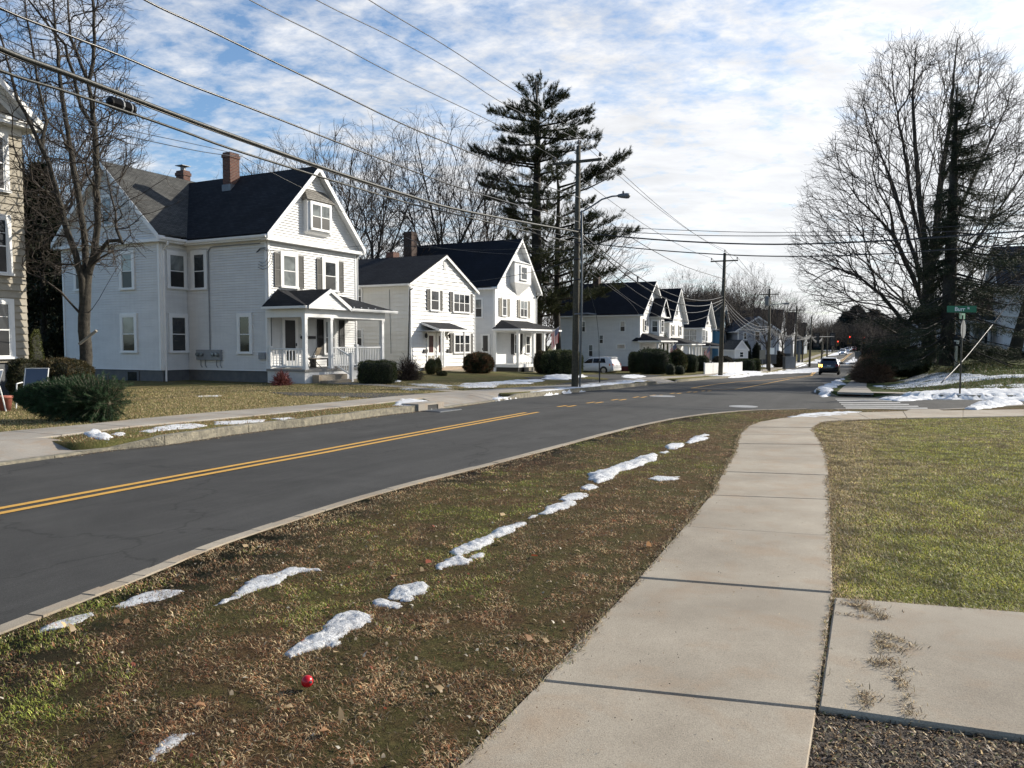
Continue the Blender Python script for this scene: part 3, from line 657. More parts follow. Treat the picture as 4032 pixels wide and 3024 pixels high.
# roofs
def roof1():
    mb = MB(); th = .1; k = (ZR-ZE)/(W/2); ov = .35
    roofslab(mb, [(-ov, -.38, ZE-ov*k+.12), (W/2, -.38, ZR+.12), (W/2, 9.0, ZR+.12), (-ov, 9.0, ZE-ov*k+.12)], .07)
    roofslab(mb, [(W/2, -.38, ZR+.121), (W+ov, -.38, ZE-ov*k+.12), (W+ov, 9.0, ZE-ov*k+.12), (W/2, 9.0, ZR+.121)], .07)
    r = mb.build('roof', M['roof'], H); r['label'] = 'dark shingled front roof'
    mb = MB(); yr = 8.8; zr = 10.40; ze = 7.02; k = (zr-ze)/(yr-Y1)
    roofslab(mb, [(WX-.35, Y1-ov, ze-ov*k+.12), (W+.3, Y1-ov, ze-ov*k+.12), (W+.3, yr, zr+.12), (WX-.35, yr, zr+.12)], .07)
    roofslab(mb, [(WX-.35, yr, zr+.121), (W+.3, yr, zr+.121), (W+.3, Y2+ov, ze-ov*k+.12), (WX-.35, Y2+ov, ze-ov*k+.12)], .07)
    r2 = mb.build('roof', M['roofg'], H); r2['label'] = 'grey shingled rear roof'
    t = MB()   # rake boards and soffits
    k = (ZR-ZE)/(W/2)
    for y0, y1 in ((-.41, -.38),):
        for a, b in (((-ov, ZE-ov*k), (W/2, ZR)), ((W/2, ZR), (W+ov, ZE-ov*k))):
            t.slab([(a[0], y0, a[1]-.16), (b[0], y0, b[1]-.16), (b[0], y0, b[1]+.10), (a[0], y0, a[1]+.10)], (0, .03, 0))
            t.slab([(a[0], -.375, a[1]-.01), (b[0], -.375, b[1]-.01), (b[0], .03, b[1]-.01), (a[0], .03, a[1]-.01)], (0, 0, .03))
            t.slab([(a[0]*.97, -.03, a[1]-.22), (b[0], -.03, b[1]-.22), (b[0], -.03, b[1]-.02), (a[0]*.97, -.03, a[1]-.02)], (0, .025, 0))
    k = (zr-ze)/(yr-Y1)
    for a, b in (((Y1-ov, ze-ov*k), (yr, zr)), ((yr, zr), (Y2+ov, ze-ov*k))):
        X = WX-.38
        t.slab([(X, a[0], a[1]-.16), (X, b[0], b[1]-.16), (X, b[0], b[1]+.10), (X, a[0], a[1]+.10)], (.03, 0, 0))
        t.slab([(X+.03, a[0], a[1]-.01), (X+.03, b[0], b[1]-.01), (WX+.03, b[0], b[1]-.01), (WX+.03, a[0], a[1]-.01)], (0, 0, .03))
    for x in (-.33, W): t.box(x, x+.33, -.32, 5.0, 6.42, 6.45)
    t.box(-.36, -.33, -.36, 4.9, 6.42, 6.62); t.box(WX-.3, -.33, Y1-.35, Y1, 6.46, 6.49); t.box(WX-.34, -.33, Y1-.38, Y1-.35, 6.46, 6.68)
    t.build('rake_board', M['trim'], H)
roof1()
gutter(H, (-.36, Y1-.5, 6.56), (-.36, -.36, 6.56)); gutter(H, (WX-.3, Y1-.38, 6.62), (-.36, Y1-.38, 6.62))
g_ = MB(); g_.lathe((.0, .0, 0), [(.001, 0)], 3)
downspout(H, [(WX+.1, Y1-.42, 6.5), (WX+.1, Y1-.42, 6.35), (WX+.15, Y1-.07, 6.1), (WX+.15, Y1-.07, -.15), (WX+.1, Y1-.3, -.25)])
downspout(H, [(W+.3, -.02, 6.5), (W+.07, -.06, 6.2), (W+.07, -.06, 3.6)]); downspout(H, [(.12, -.06, 3.1), (.12, -.06, .1)], m='metal', r=.035)
c = chimney(H, W/2-.5, 4.95, .62, .52, 9.2, 11.35); mb = MB(); mb.box(W/2-.85, W/2-.15, 4.65, 5.25, 9.0, 9.78); mb.build('flashing', M['metal'], c)
c = chimney(H, 3.2, 9.1, .45, .58, 9.9, 10.98); mb = MB(); mb.lathe((3.2, 9.1, 10.95), [(.13, 0), (.13, .3)], 10); mb.box(2.92, 3.48, 8.82, 9.38, 11.28, 11.31); mb.build('cowl', M['metal'], c)
# windows
FW = FR(0)
window(H, FW, .77, 1.91, 4.36, 6.02, glass=('glassc', 'glassc'), trim=.16); window(H, FW, 3.6, 4.83, 4.36, 6.03, glass=('glass', 'screen'), trim=.2)
for a in (.38, 1.92, 3.22, 4.85): shutter(H, FW, a, a+.38, 4.36, 5.93)
# attic bay
mb = MB(); B0, B1 = 2.35, 4.1; 
pbox(mb, FR(0), B0, B1, 7.12, 8.66, 0, .30); mb.hexa([(B0+.15, 0, 6.95), (B1-.15, 0, 6.95), (B1-.1, -.02, 7.0), (B0+.1, -.02, 7.0)], [(B0-.02, 0, 7.14), (B1+.02, 0, 7.14), (B1+.02, -.33, 7.14), (B0-.02, -.33, 7.14)]); bay = mb.build('bay_window', M['trim'], H)
mb = MB(); 
for P in ([(B0-.12, -.42, 8.62), (B1+.12, -.42, 8.62), (B1-.15, 0, 9.2), (B0+.15, 0, 9.2)], [(B0-.12, 0, 8.62), (B0-.12, -.42, 8.62), (B0+.15, 0, 9.2)], [(B1+.12, -.42, 8.62), (B1+.12, 0, 8.62), (B1-.15, 0, 9.2)]): roofslab(mb, P, .05)
mb.build('bay_roof', M['bayroof'], bay)
window(H, FR(-.30), B0+.13, B1-.13, 7.22, 8.56, glass=('glassc', 'screen'), mull=1, trim=.1, sill=False)
# ground floor front
def storm_door(par, f, a0, a1, z0, z1):
    f = outer(f); mb = MB(); pbox(mb, f, a0, a0+.11, z0, z1, 0, .06); pbox(mb, f, a1-.11, a1, z0, z1, 0, .06); pbox(mb, f, a0+.11, a1-.11, z1-.11, z1, 0, .06)
    pbox(mb, f, a0+.11, a0+.18, z0, z1-.11, 0, .045); pbox(mb, f, a1-.18, a1-.11, z0, z1-.11, 0, .045); pbox(mb, f, a0+.18, a1-.18, z0, z0+.3, 0, .045); pbox(mb, f, a0+.18, a1-.18, z0+.75, z0+.87, 0, .045)
    d = mb.build('door', M['trim'], par); g = MB(); pbox(g, f, a0+.18, a1-.18, z0+.87, z1-.11, .004, .036); pbox(g, f, a0+.18, a1-.18, z0+.3, z0+.75, .004, .036); g.build('pane', M['screen'], d)
    h = MB(); pbox(h, f, a1-.17, a1-.12, z0+.98, z0+1.12, .03, .08); h.build('handle', M['blk'], d); return d
storm_door(H, FW, .8, 1.84, .66, 2.96); window(H, FW, 3.66, 4.6, 1.2, 3.0, glass=('glassc', 'screen'), trim=.13); shutter(H, FW, 3.2, 3.64, 1.2, 2.95, 'blk'); shutter(H, FW, 4.85, 5.25, 1.2, 2.95, 'blk')
# side windows
window(H, SD(0), 3.74, 4.82, 4.33, 6.2, trim=.18, glass=('glass', 'screen')); window(H, SD(0), .93, 1.88, 1.3, 3.17, trim=.15, glass=('glass', 'glass'))
window(H, FR(Y1), -1.18, -.05, 4.36, 6.12, trim=.15, glass=('glassc', 'screen')); window(H, FR(Y1), -1.15, -.05, 1.33, 3.18, trim=.15, glass=('glass', 'glass'))
f = SD(WX); window(H, f, 6.9, 7.98, 4.34, 6.19, trim=.16, glass=('glassc', 'screen')); window(H, f, 6.83, 8.03, 1.33, 3.21, trim=.16, glass=('glassc', 'glass')); window(H, f, 10.55, 11.45, 4.4, 6.1, trim=.14); window(H, f, 8.3, 9.25, 7.44, 8.93, trim=.14, glass=('glassc', 'glass'))
mb = MB(); pbox(mb, f, 6.85, 7.8, -.22, .46, -.05, .01); w_ = mb.build('basement_window', M['found'], H); mb = MB(); pbox(mb, f, 7.0, 7.65, -.1, .4, 0, .02); mb.build('pane', M['glass'], w_)
# electric meters and conduit
mb = MB(); f = SD(0); pbox(mb, f, 2.9, 4.5, .98, 1.46, .02, .17); mt = mb.build('meter_box', M['meterg'], H)
for a in (3.05, 3.32, 4.07, 4.34):
    mb = MB(); mb.lathe((-.17, a, 1.24), [(.0, -.13), (.08, -.12), (.09, 0)], 12, 'x'); mb.build('meter', M['glassc'], mt)
mb = MB(); mb.tube([(-.07, 3.66, 1.46), (-.07, 3.66, 6.1), (-.07, 3.5, 6.28), (-.07, 3.3, 6.3), (-.07, .35, 6.3)], .03, 6)
for a in (3.0, 3.25, 4.0, 4.3): mb.tube([(-.07, a, .98), (-.07, a, .72), (-.07, a-.1, .62)], .02, 5)
mb.build('conduit', M['meterg'], mt)
mb = MB(); pbox(mb, f, .12, .5, 1.05, 1.35, .02, .14); mb.build('hose_bib_box', M['meterg'], H)
mb = MB()
for k, r in enumerate((.55, .45, .35)): mb.tube([(-.12-.03*k, .1+r*cos(a_*.6), 5.6+.05*k+r*.9*sin(a_*.6)) for a_ in range(1, 10)], .012, 4)
mb.build('service_cable', M['wire'], H)
# porch
PY = -2.2; PX1 = 5.75
mb = MB(); mb.box(-.2, PX1, PY-.12, -.03, .52, .62); pd = mb.build('porch_deck', pmat('deck_grey', (.20, .19, .18), (.26, .25, .23), 5), H)
mb = MB(); mb.box(-.14, PX1-.06, PY-.05, -.05, -.4, .52)
for k in range(70): mb.box(-.15, -.13, PY-.04+k*.031, PY-.02+k*.031, -.4, .52)
mb.build('porch_skirt', M['foundw'], H)
for x, y in ((-.05, PY), (1.65, PY), (PX1-.2, PY), (-.05, -.15)): post(H, x, y, .62 if y != -.15 else .62, 2.93 if y != -.15 else 1.65, .17 if y != -.15 else .12)
mb = MB(); mb.box(-.16, PX1-.06, PY-.11, PY+.11, 2.93, 3.34); mb.box(-.16, .06, PY+.11, -.04, 2.93, 3.34); mb.box(PX1-.28, PX1-.06, PY+.11, -.04, 2.93, 3.34); mb.box(-.1, PX1-.1, PY+.1, -.04, 3.3, 3.33); mb.build('porch_beam', M['trim'], H)
mb = MB(); E0, E1 = -.42, PX1+.35; FY = PY-.38; ZP = 3.42; ZT = 4.25
th = .06
roofslab(mb, [(E0, FY, ZP), (E1, FY, ZP), (E1-1.6, -.03, ZT), (E0+1.0, -.03, ZT)], th); roofslab(mb, [(E0, -.03, ZP), (E0, FY, ZP), (E0+1.0, -.03, ZT)], th); roofslab(mb, [(E1, FY, ZP), (E1, -.03, ZP), (E1-1.6, -.03, ZT)], th)
gx0, gxm, gx1, gz = E0+.12, 1.15, 2.6, 4.22
roofslab(mb, [(gx0, FY-.08, ZP+.01), (gxm, FY-.08, gz), (gxm, -.3, gz), (gx0, -.3, ZP+.01)], th); roofslab(mb, [(gxm, FY-.08, gz+.001), (gx1, FY-.08, ZP+.01), (gx1, -.3, ZP+.01), (gxm, -.3, gz+.001)], th)
mb.build('porch_roof', M['roof'], H)
mb = MB(); clap(mb, FR(FY-.0), [(gx0+.1, ZP-.06), (gx1-.1, ZP-.06), (gxm, gz-.1)], .12, .02); mb.build('porch_gable', M['white'], H)
mb = MB(); y = FY-.11
for a, b in (((gx0, ZP-.05), (gxm, gz-.06)), ((gxm, gz-.06), (gx1, ZP-.05))): mb.slab([(a[0], y, a[1]-.1), (b[0], y, b[1]-.12), (b[0], y, b[1]+.07), (a[0], y, a[1]+.05)], (0, .03, 0))
mb.box(E0, E1, FY-.03, FY-.0, ZP-.12, ZP-.01); mb.box(E0-.03, E0, FY, -.03, ZP-.12, ZP-.01); mb.box(E0+.02, E1-.02, FY, PY-.11, ZP-.1, ZP-.08); mb.build('fascia', M['trim'], H)
gutter(H, (gx1, FY-.03, ZP-.07), (E1+.15, FY-.03, ZP-.07))
mb = MB()
for k in range(4): mb.lathe((gx1+.45+k*.55, FY+.12, ZP+.02), [(.035, 0), (.03, .06)], 6)
mb.build('snow_guard', M['trim'], H)
railing(H, (-.05, -.25, 0), (-.05, PY+.1, 0), 1.55, .70, 10); railing(H, (1.75, PY, 0), (3.45, PY, 0), 1.6, .72, 12); railing(H, (3.6, PY, 0), (PX1-.3, PY, 0), 1.6, .72, 14)
post(H, 3.52, PY, .62, 1.72, .13, 'rail_post'); mb = MB(); mb.box(1.93, 2.07, PY-.98, PY-.84, -.2, 1.30); mb.box(1.9, 2.1, PY-1.01, PY-.81, 1.30, 1.34); mb.build('rail_post', M['trim'], H)
rl = MB(); rl.hexa([(1.96, PY-.1, 1.5), (2.04, PY-.1, 1.5), (2.04, PY-.9, 1.12), (1.96, PY-.9, 1.12)], [(1.96, PY-.1, 1.57), (2.04, PY-.1, 1.57), (2.04, PY-.9, 1.19), (1.96, PY-.9, 1.19)])
rl.hexa([(1.97, PY-.1, .66), (2.03, PY-.1, .66), (2.03, PY-.9, .28), (1.97, PY-.9, .28)], [(1.97, PY-.1, .72), (2.03, PY-.1, .72), (2.03, PY-.9, .34), (1.97, PY-.9, .34)])
for k in range(5): y = PY-.2-k*.14; z = -.475*(PY-.1-y)*-1; dz_ = (PY-.1-y)*.475; rl.box(1.985, 2.015, y-.015, y+.015, .7-dz_, 1.51-dz_)
rl.build('stair_railing', M['trim'], H)
mb = MB(); mb.box(.25, 2.2, PY-.5, PY-.13, -.4, .36); mb.box(.35, 2.35, PY-.95, PY-.5, -.4, .12); mb.build('steps', M['conc'], H)
mb = MB(); pbox(mb, FR(0), 2.05, 3.05, 1.98, 2.12, .02, .10); mb.build('letter_shelf', M['blk'], H); mb = MB(); pbox(mb, FR(0), 2.0, 2.75, 2.14, 2.2, .02, .12); mb.build('letter_tray', M['trim'], H)
# ================= second white house (plain gable, wide boards)
H = mk_house('small_white_house', *(1350+.42194*630, 850+.42194*1425), 46.5, 'small white wide-board house with low gable, grey shutters and a two-door stoop canopy')
H2 = H; W = 7.8; ZE = 5.05; ZR = 7.1
mb = MB(); clap(mb, FR(0), rect(0, W, .02, ZE), .25, .05); clap(mb, FR(0), [(0, ZE), (W, ZE), (W, ZE+.12), (W/2, ZR), (0, ZE+.12)], .25, .05); clap(mb, SE(W), rect(0, 9, .02, ZE), .25, .025); clap(mb, BK(9), rect(0, W, .02, ZE), .25, .025); mb.box(.02, W-.02, .02, 8.98, -.4, ZE-.02); mb.build('wall', M['white'], H)
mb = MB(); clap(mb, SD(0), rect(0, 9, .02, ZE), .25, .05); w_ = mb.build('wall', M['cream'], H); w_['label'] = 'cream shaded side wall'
mb = MB(); mb.box(.03, W-.03, .03, 8.97, -.9, .02); mb.build('foundation', M['conc'], H)
gable_roof_y(H, 0, W, 0, 9, 5.2, 7.15, .35, .22, 'roof', .1); gutter(H, (-.35, 9, 5.04), (-.35, -.2, 5.04))
mb = MB(); corner(mb, FR(0), 0, 0, ZE, .09); corner(mb, FR(0), W, 0, ZE, .09, -1); corner(mb, SD(0), 0, 0, ZE, .09); mb.build('corner_board', M['trim'], H)
downspout(H, [(.02, -.2, 4.85), (-.08, -.06, 4.7), (-.08, .12, .0)], m='blk', r=.04); downspout(H, [(-.075, 1.45, 4.8), (-.075, 1.37, .9)], m='metal', r=.015)
window(H, FR(0), 2.12, 3.22, 3.56, 4.95, glass=('glass', 'screen')); window(H, FR(0), 4.85, 7.1, 3.56, 4.92, glass=('glass', 'screen'), mull=2); window(H, FR(0), 4.95, 7.1, .86, 2.2, glass=('glass', 'screen'), mull=2)
for a, z0, z1 in ((1.75, 3.6, 4.9), (3.23, 3.6, 4.9), (4.45, 3.6, 4.9), (7.12, 3.6, 4.9), (4.5, .9, 2.2), (7.12, .9, 2.2)): shutter(H, FR(0), a, a+.33, z0, z1)
window(H, SD(0), 3.5, 4.3, 3.9, 5.0, glass=('glassc', 'screen'), trim=.07); window(H, SD(0), 3.5, 4.3, 1.3, 2.45, glass=('glassc', 'screen'), trim=.07)
mb = MB(); pbox(mb, FR(0), 3.72, 4.1, 6.25, 6.75, .0, .05); 
for k in range(9): pbox(mb, FR(0), 3.74, 4.08, 6.27+k*.053, 6.30+k*.053, .05, .075)
mb.build('gable_vent', M['trim'], H)
for a in (1.72, 2.88):
    mb = MB(); f = outer(FR(0)); pbox(mb, f, a, a+.95, .05, 2.2, 0, .04); d = mb.build('door', M['trim'], H); g = MB(); pbox(g, f, a+.22, a+.72, .95, 2.0, .04, .05); g.build('pane', pmat('door_pane_red', (.09, .035, .03), (.05, .03, .03), 3, .2), d)
    g = MB(); pbox(g, f, a+.12, a+.4, .2, .75, .04, .05); pbox(g, f, a+.52, a+.82, .2, .75, .04, .05); g.build('door_panel', M['shutl'], d)
for a in (1.45, 4.2):
    mb = MB(); mb.lathe((a+.1, -.14, 1.85), [(.04, 0), (.09, .08), (.09, .22), (.03, .3), (.02, .36)], 8); mb.build('porch_lamp', M['blk'], H)
    mb = MB(); mb.box(a-.1, a+.3, -.12, 0, .95, 1.15); mb.build('letterbox', M['blk'], H)
mb = MB(); roofslab(mb, [(1.15, -1.35, 2.42), (4.5, -1.35, 2.42), (4.5, 0, 2.86), (1.15, 0, 2.86)], .05); mb.build('canopy_roof', M['roof'], H)
mb = MB(); mb.box(1.15, 4.5, -1.38, -1.35, 2.26, 2.40); mb.slab([(1.12, -1.38, 2.26), (1.12, 0, 2.72), (1.12, 0, 2.85), (1.12, -1.38, 2.40)], (.03, 0, 0)); mb.box(1.15, 4.5, -1.35, 0, 2.27, 2.30); mb.build('fascia', M['trim'], H)
post(H, 1.45, -1.3, .05, 2.27, .09); post(H, 1.72, -1.3, .05, 2.27, .09); post(H, 4.2, -1.3, -.1, 2.27, .09)
mb = MB(); mb.box(1.3, 4.4, -1.45, -.02, -.6, .04); mb.build('stoop', pmat('stoop_tan', (.30, .22, .15), (.36, .27, .19), 4), H); mb = MB(); mb.box(1.5, 4.1, -1.95, -1.45, -.7, -.14); mb.build('steps', M['conc'], H)
chimney(H, 4.4, 4.4, .7, .6, 6.4, 7.65, cap=False)
# ================= third house (scalloped gable, steep roof)
P3 = (1350+.42194*1415, 850+.42194*1450)
H = mk_house('steep_gable_house', *P3, 59, 'white house with very steep black roof, scalloped gable and tall dark chimney')
W = 7.3; ZE = 6.75; ZR = 10.42; XR = 3.9
mb = MB(); clap(mb, FR(0), rect(0, W, .45, ZE), .13); clap(mb, FR(0), [(0, ZE), (W, ZE), (XR, ZR-.1)], .17, .03); clap(mb, SD(0), rect(0, 10, .45, ZE), .13); clap(mb, SE(W), rect(0, 10, .45, ZE), .13); clap(mb, BK(10), rect(0, W, .45, ZE), .2); mb.box(.02, W-.02, .02, 9.98, .4, ZE)
clap(mb, SD(-1.1), rect(2.6, 8, .45, ZE), .13); clap(mb, FR(2.6), rect(-1.1, 0, .45, ZE), .13); mb.box(-1.08, .1, 2.62, 8, .4, ZE)
mb.build('wall', M['white'], H)
mb = MB(); mb.box(.03, W-.03, .03, 9.9, -.8, .45); mb.box(-1.07, .2, 2.65, 7.9, -.8, .45); mb.build('foundation', M['found'], H)
mb = MB(); k = (ZR-ZE)/XR; k2 = (ZR-ZE)/(W-XR); ov = .4
roofslab(mb, [(-ov-1.1, -.4+3.0, ZE-(ov+1.1)*k*.0-.05), (XR*.02, -.4+3.0, ZE+.1), (XR*.02, 10.4, ZE+.1), (-ov-1.1, 10.4, ZE-.05)], .08)
roofslab(mb, [(-ov, -.45, ZE-ov*k+.12), (XR, -.45, ZR+.12), (XR, 10.4, ZR+.12), (-ov, 10.4, ZE-ov*k+.12)], .08)
roofslab(mb, [(XR, -.45, ZR+.121), (W+ov, -.45, ZE-ov*k2+.12), (W+ov, 10.4, ZE-ov*k2+.12), (XR, 10.4, ZR+.121)], .08); mb.build('roof', M['roofn'], H)
t = MB()
for a, b in (((-ov, ZE-ov*k), (XR, ZR)), ((XR, ZR), (W+ov, ZE-ov*k2))):
    t.slab([(a[0], -.48, a[1]-.18), (b[0], -.48, b[1]-.18), (b[0], -.48, b[1]+.10), (a[0], -.48, a[1]+.10)], (0, .03, 0)); t.slab([(a[0], -.45, a[1]-.01), (b[0], -.45, b[1]-.01), (b[0], .03, b[1]-.01), (a[0], .03, a[1]-.01)], (0, 0, .03))
t.box(-ov, 0, -.44, 3, 6.28, 6.33); t.box(W, W+ov, -.44, 3, 6.2, 6.25); t.build('rake_board', M['trim'], H)
mb = MB(); corner(mb, FR(0), 0, .5, ZE); corner(mb, FR(0), W, .5, ZE, s=-1); corner(mb, SD(0), 0, .5, ZE); pbox(mb, FR(0), 0, W, 6.0, 6.2, 0, .06); mb.build('corner_board', M['trim'], H)
downspout(H, [(-.35, -.2, 6.2), (-.1, -.08, 5.9), (-.1, -.08, .2)]); downspout(H, [(W+.35, -.2, 6.2), (W+.1, -.08, 5.9), (W+.1, -.08, 3.2)]); gutter(H, (-ov-.02, 4, 6.3), (-ov-.02, -.4, 6.3))
# jettied attic bay, open below: box on a wedge
mb = MB(); f = FR(0)
for P, Q in (([(2.45, 0, 6.9), (5.45, 0, 6.9), (5.45, -.5, 6.95), (2.45, -.5, 6.95)], [(2.45, 0, 8.55), (5.45, 0, 8.55), (5.45, -.5, 8.55), (2.45, -.5, 8.55)]), ([(3.7, 0, 6.0), (4.1, 0, 6.0), (4.1, -.05, 6.0), (3.7, -.05, 6.0)], [(2.45, 0, 6.9), (5.45, 0, 6.9), (5.45, -.5, 6.95), (2.45, -.5, 6.95)])): mb.hexa(P, Q)
mb.hexa([(2.35, 0, 8.55), (5.55, 0, 8.55), (5.55, -.6, 8.55), (2.35, -.6, 8.55)], [(2.6, 0, 8.85), (5.3, 0, 8.85), (5.3, -.02, 8.85), (2.6, -.02, 8.85)]); mb.build('bay_window', M['white'], H)
window(H, FR(-.5), 3.35, 4.6, 7.2, 8.38, glass=('glass', 'glass'), trim=.12)
window(H, f, 1.1, 1.95, 4.25, 5.72, glass=('glass', 'glass')); window(H, f, 4.25, 5.65, 4.25, 5.72, glass=('glassc', 'screen'), mull=1)
for a in (.62, 1.97, 3.8, 5.67): shutter(H, f, a, a+.46, 4.25, 5.65, 'shutl')
window(H, SD(0), .95, 1.75, 4.1, 5.65, glass=('glassc', 'screen')); window(H, SD(-1.1), 3.4, 4.6, 4.1, 5.65)
window(H, f, 3.2, 4.2, 1.25, 2.95, glass=('glass', 'screen')); shutter(H, f, 2.7, 3.18, 1.25, 2.9, 'blk'); shutter(H, f, 4.22, 4.7, 1.25, 2.9, 'blk'); window(H, f, 5.3, 6.25, 1.25, 2.85, glass=('glass', 'screen'))
storm_door(H, SD(0), .35, 1.15, .65, 2.85)
chimney(H, 1.9, 9.0, .8, .8, 6.5, 11.35, 'brickd')
PY = -2.05; PX1 = 6.75
mb = MB(); mb.box(-.15, PX1, PY-.1, -.02, .32, .55); mb.build('porch_deck', M['trim'], H); mb = MB(); mb.box(-.05, PX1-.1, PY, -.03, -.8, .32); mb.build('porch_skirt', M['blk'], H)
for x in (-.05, 2.6, 4.55, PX1-.1): post(H, x, PY, .55, 3.0, .2)
post(H, -.05, -.1, -.3, 3.0, .2)
mb = MB(); mb.box(-.15, PX1, PY-.12, PY+.12, 2.98, 3.2); mb.box(-.15, .06, PY+.12, 0, 2.98, 3.2); mb.box(PX1-.2, PX1, PY+.12, 0, 2.98, 3.2); mb.box(-.1, PX1-.05, PY+.1, -.02, 3.1, 3.14); mb.build('porch_beam', M['trim'], H)
mb = MB(); E0, E1, FY, ZP, ZT = -.45, PX1+.5, PY-.4, 3.24, 3.95
roofslab(mb, [(E0, FY, ZP), (E1, FY, ZP), (E1-1.7, -.03, ZT), (E0+1.5, -.03, ZT)], .06); roofslab(mb, [(E0, -.03, ZP), (E0, FY, ZP), (E0+1.5, -.03, ZT)], .06); roofslab(mb, [(E1, FY, ZP), (E1, -.03, ZP), (E1-1.7, -.03, ZT)], .06); mb.build('porch_roof', M['roof'], H)
mb = MB(); mb.box(E0, E1, FY-.04, FY, ZP-.13, ZP); mb.box(E0-.04, E0, FY, 0, ZP-.13, ZP); mb.box(E0, E1, FY, PY, ZP-.1, ZP-.08); mb.build('fascia', M['trim'], H)
mb = MB(); mb.box(.8, 2.3, PY-.5, PY-.1, -.8, .3); mb.box(.8, 2.3, PY-.9, PY-.5, -.8, .05); mb.build('steps', M['wood'], H)
mb = MB(); mb.tube([(.75, PY-.05, 1.4), (.75, PY-1.0, .95), (.75, PY-1.0, -.2)], .02, 5)
for k in range(5): mb.tube([(.75, PY-.1-k*.2, .4), (.75, PY-.1-k*.2, 1.36-k*.1)], .012, 4)
mb.build('stair_railing', M['dmetal'], H)
mb = MB(); mb.tube([(PX1-.1, PY-.1, 1.9), (PX1-.1-.2, PY-.75, 2.6)], .015, 5); H3 = H
# ================= fourth house (large, two gables)
P4 = (2000+.39177*1320, 950+.39177*1300)
H = mk_house('double_gable_house', *P4, 80, 'large white house with broad black roof and two front gables, behind the parked white car')
H4 = H; W = 7.9; ZE = 6.15; ZR = 9.4; XR = 4.1
def big_house(H, W, ZE, ZR, D, m='white', roof='roofn', c=.13, z0=.45, ov=.5, back=True, fd='found', XR=None, pr=.55):
    XR = XR or W/2; mb = MB(); clap(mb, FR(0), rect(0, W, z0, ZE), c); clap(mb, FR(0), [(0, ZE), (W, ZE), (XR, ZR-.05)], c); clap(mb, SD(0), rect(0, D, z0, ZE), c); clap(mb, SE(W), rect(0, D, z0, ZE), .3); mb.box(.02, W-.02, .02, D, z0, ZE-.01); mb.build('wall', M[m], H)
    mb = MB(); mb.box(.03, W-.03, .03, D-.03, -.9, z0); mb.build('foundation', M[fd], H)
    k = (ZR-ZE)/XR; k2 = (ZR-ZE)/(W-XR); mb = MB()
    roofslab(mb, [(-ov, -pr, ZE-ov*k+.12), (XR, -pr, ZR+.12), (XR, D+.3, ZR+.12), (-ov, D+.3, ZE-ov*k+.12)], .08)
    roofslab(mb, [(XR, -pr, ZR+.121), (W+ov, -pr, ZE-ov*k2+.12), (W+ov, D+.3, ZE-ov*k2+.12), (XR, D+.3, ZR+.121)], .08); mb.build('roof', M[roof], H)
    t = MB()
    for a, b in (((-ov, ZE-ov*k), (XR, ZR)), ((XR, ZR), (W+ov, ZE-ov*k2))):
        t.slab([(a[0], -pr-.03, a[1]-.14), (b[0], -pr-.03, b[1]-.14), (b[0], -pr-.03, b[1]+.10), (a[0], -pr-.03, a[1]+.10)], (0, .03, 0)); t.slab([(a[0], -pr, a[1]-.01), (b[0], -pr, b[1]-.01), (b[0], .03, b[1]-.01), (a[0], .03, a[1]-.01)], (0, 0, .03))
    t.box(-ov-.03, 0, -pr, D, ZE-ov*k-.1, ZE-ov*k+.02); t.box(W, W+ov, -pr, D, ZE-ov*k2-.1, ZE-ov*k2+.02); t.box(-ov, W+ov, -pr, 0, ZE-ov*k-.1, ZE-ov*k+.0) if False else None
    pbox(t, FR(0), -.05, W+.05, ZE-.12, ZE+.08, 0, .1); corner(t, FR(0), 0, z0, ZE-.1); corner(t, SD(0), 0, z0, ZE-.1); corner(t, FR(0), W, z0, ZE-.1, s=-1)
    t.build('rake_board', M['trim'], H)
big_house(H, W, ZE, ZR, 9.2, fd='redbase', XR=XR)
# projecting gabled bay
mb = MB(); gx0, gx1, gy, gz = 3.3, 6.75, -1.0, 7.75; k = (gz-5.85)/((gx1-gx0)/2)
roofslab(mb, [(gx0-.2, gy-.35, 5.75), ((gx0+gx1)/2, gy-.35, gz), ((gx0+gx1)/2, .6, gz), (gx0-.2, .6, 5.75)], .07); roofslab(mb, [((gx0+gx1)/2, gy-.35, gz+.001), (gx1+.2, gy-.35, 5.75), (gx1+.2, .6, 5.75), ((gx0+gx1)/2, .6, gz+.001)], .07); r_ = mb.build('bay_roof', M['roofn'], H)
mb = MB(); clap(mb, FR(gy), [(gx0+.1, 5.72), (gx1-.1, 5.72), ((gx0+gx1)/2, gz-.15)], .13); mb.box(gx0, gx1, gy-.3, 0, 5.60, 5.72)
P = [(gx0+.3, 0), (4.15, gy+.1), (5.9, gy+.1), (gx1-.3, 0)]
mb.slab([(x, y, 3.4) for x, y in P], (0, 0, 2.2)); mb.build('bay_window', M['white'], H)
mb = MB(); ya = gy-.38
for a, b in (((gx0-.2, 5.7), ((gx0+gx1)/2, gz-.05)), (((gx0+gx1)/2, gz-.05), (gx1+.2, 5.7))): mb.slab([(a[0], ya, a[1]-.14), (b[0], ya, b[1]-.14), (b[0], ya, b[1]+.05), (a[0], ya, a[1]+.05)], (0, .03, 0)); mb.slab([(a[0], ya+.03, a[1]-.02), (b[0], ya+.03, b[1]-.02), (b[0], gy, b[1]-.02), (a[0], gy, a[1]-.02)], (0, 0, .02))
mb.build('fascia', M['trim'], H)
window(H, FR(gy+.1), 4.45, 5.6, 4.0, 5.45, glass=('glass', 'screen')); window(H, FR(gy), 4.6, 5.2, 6.1, 6.9, glass=('glass', 'glass'), trim=.08)
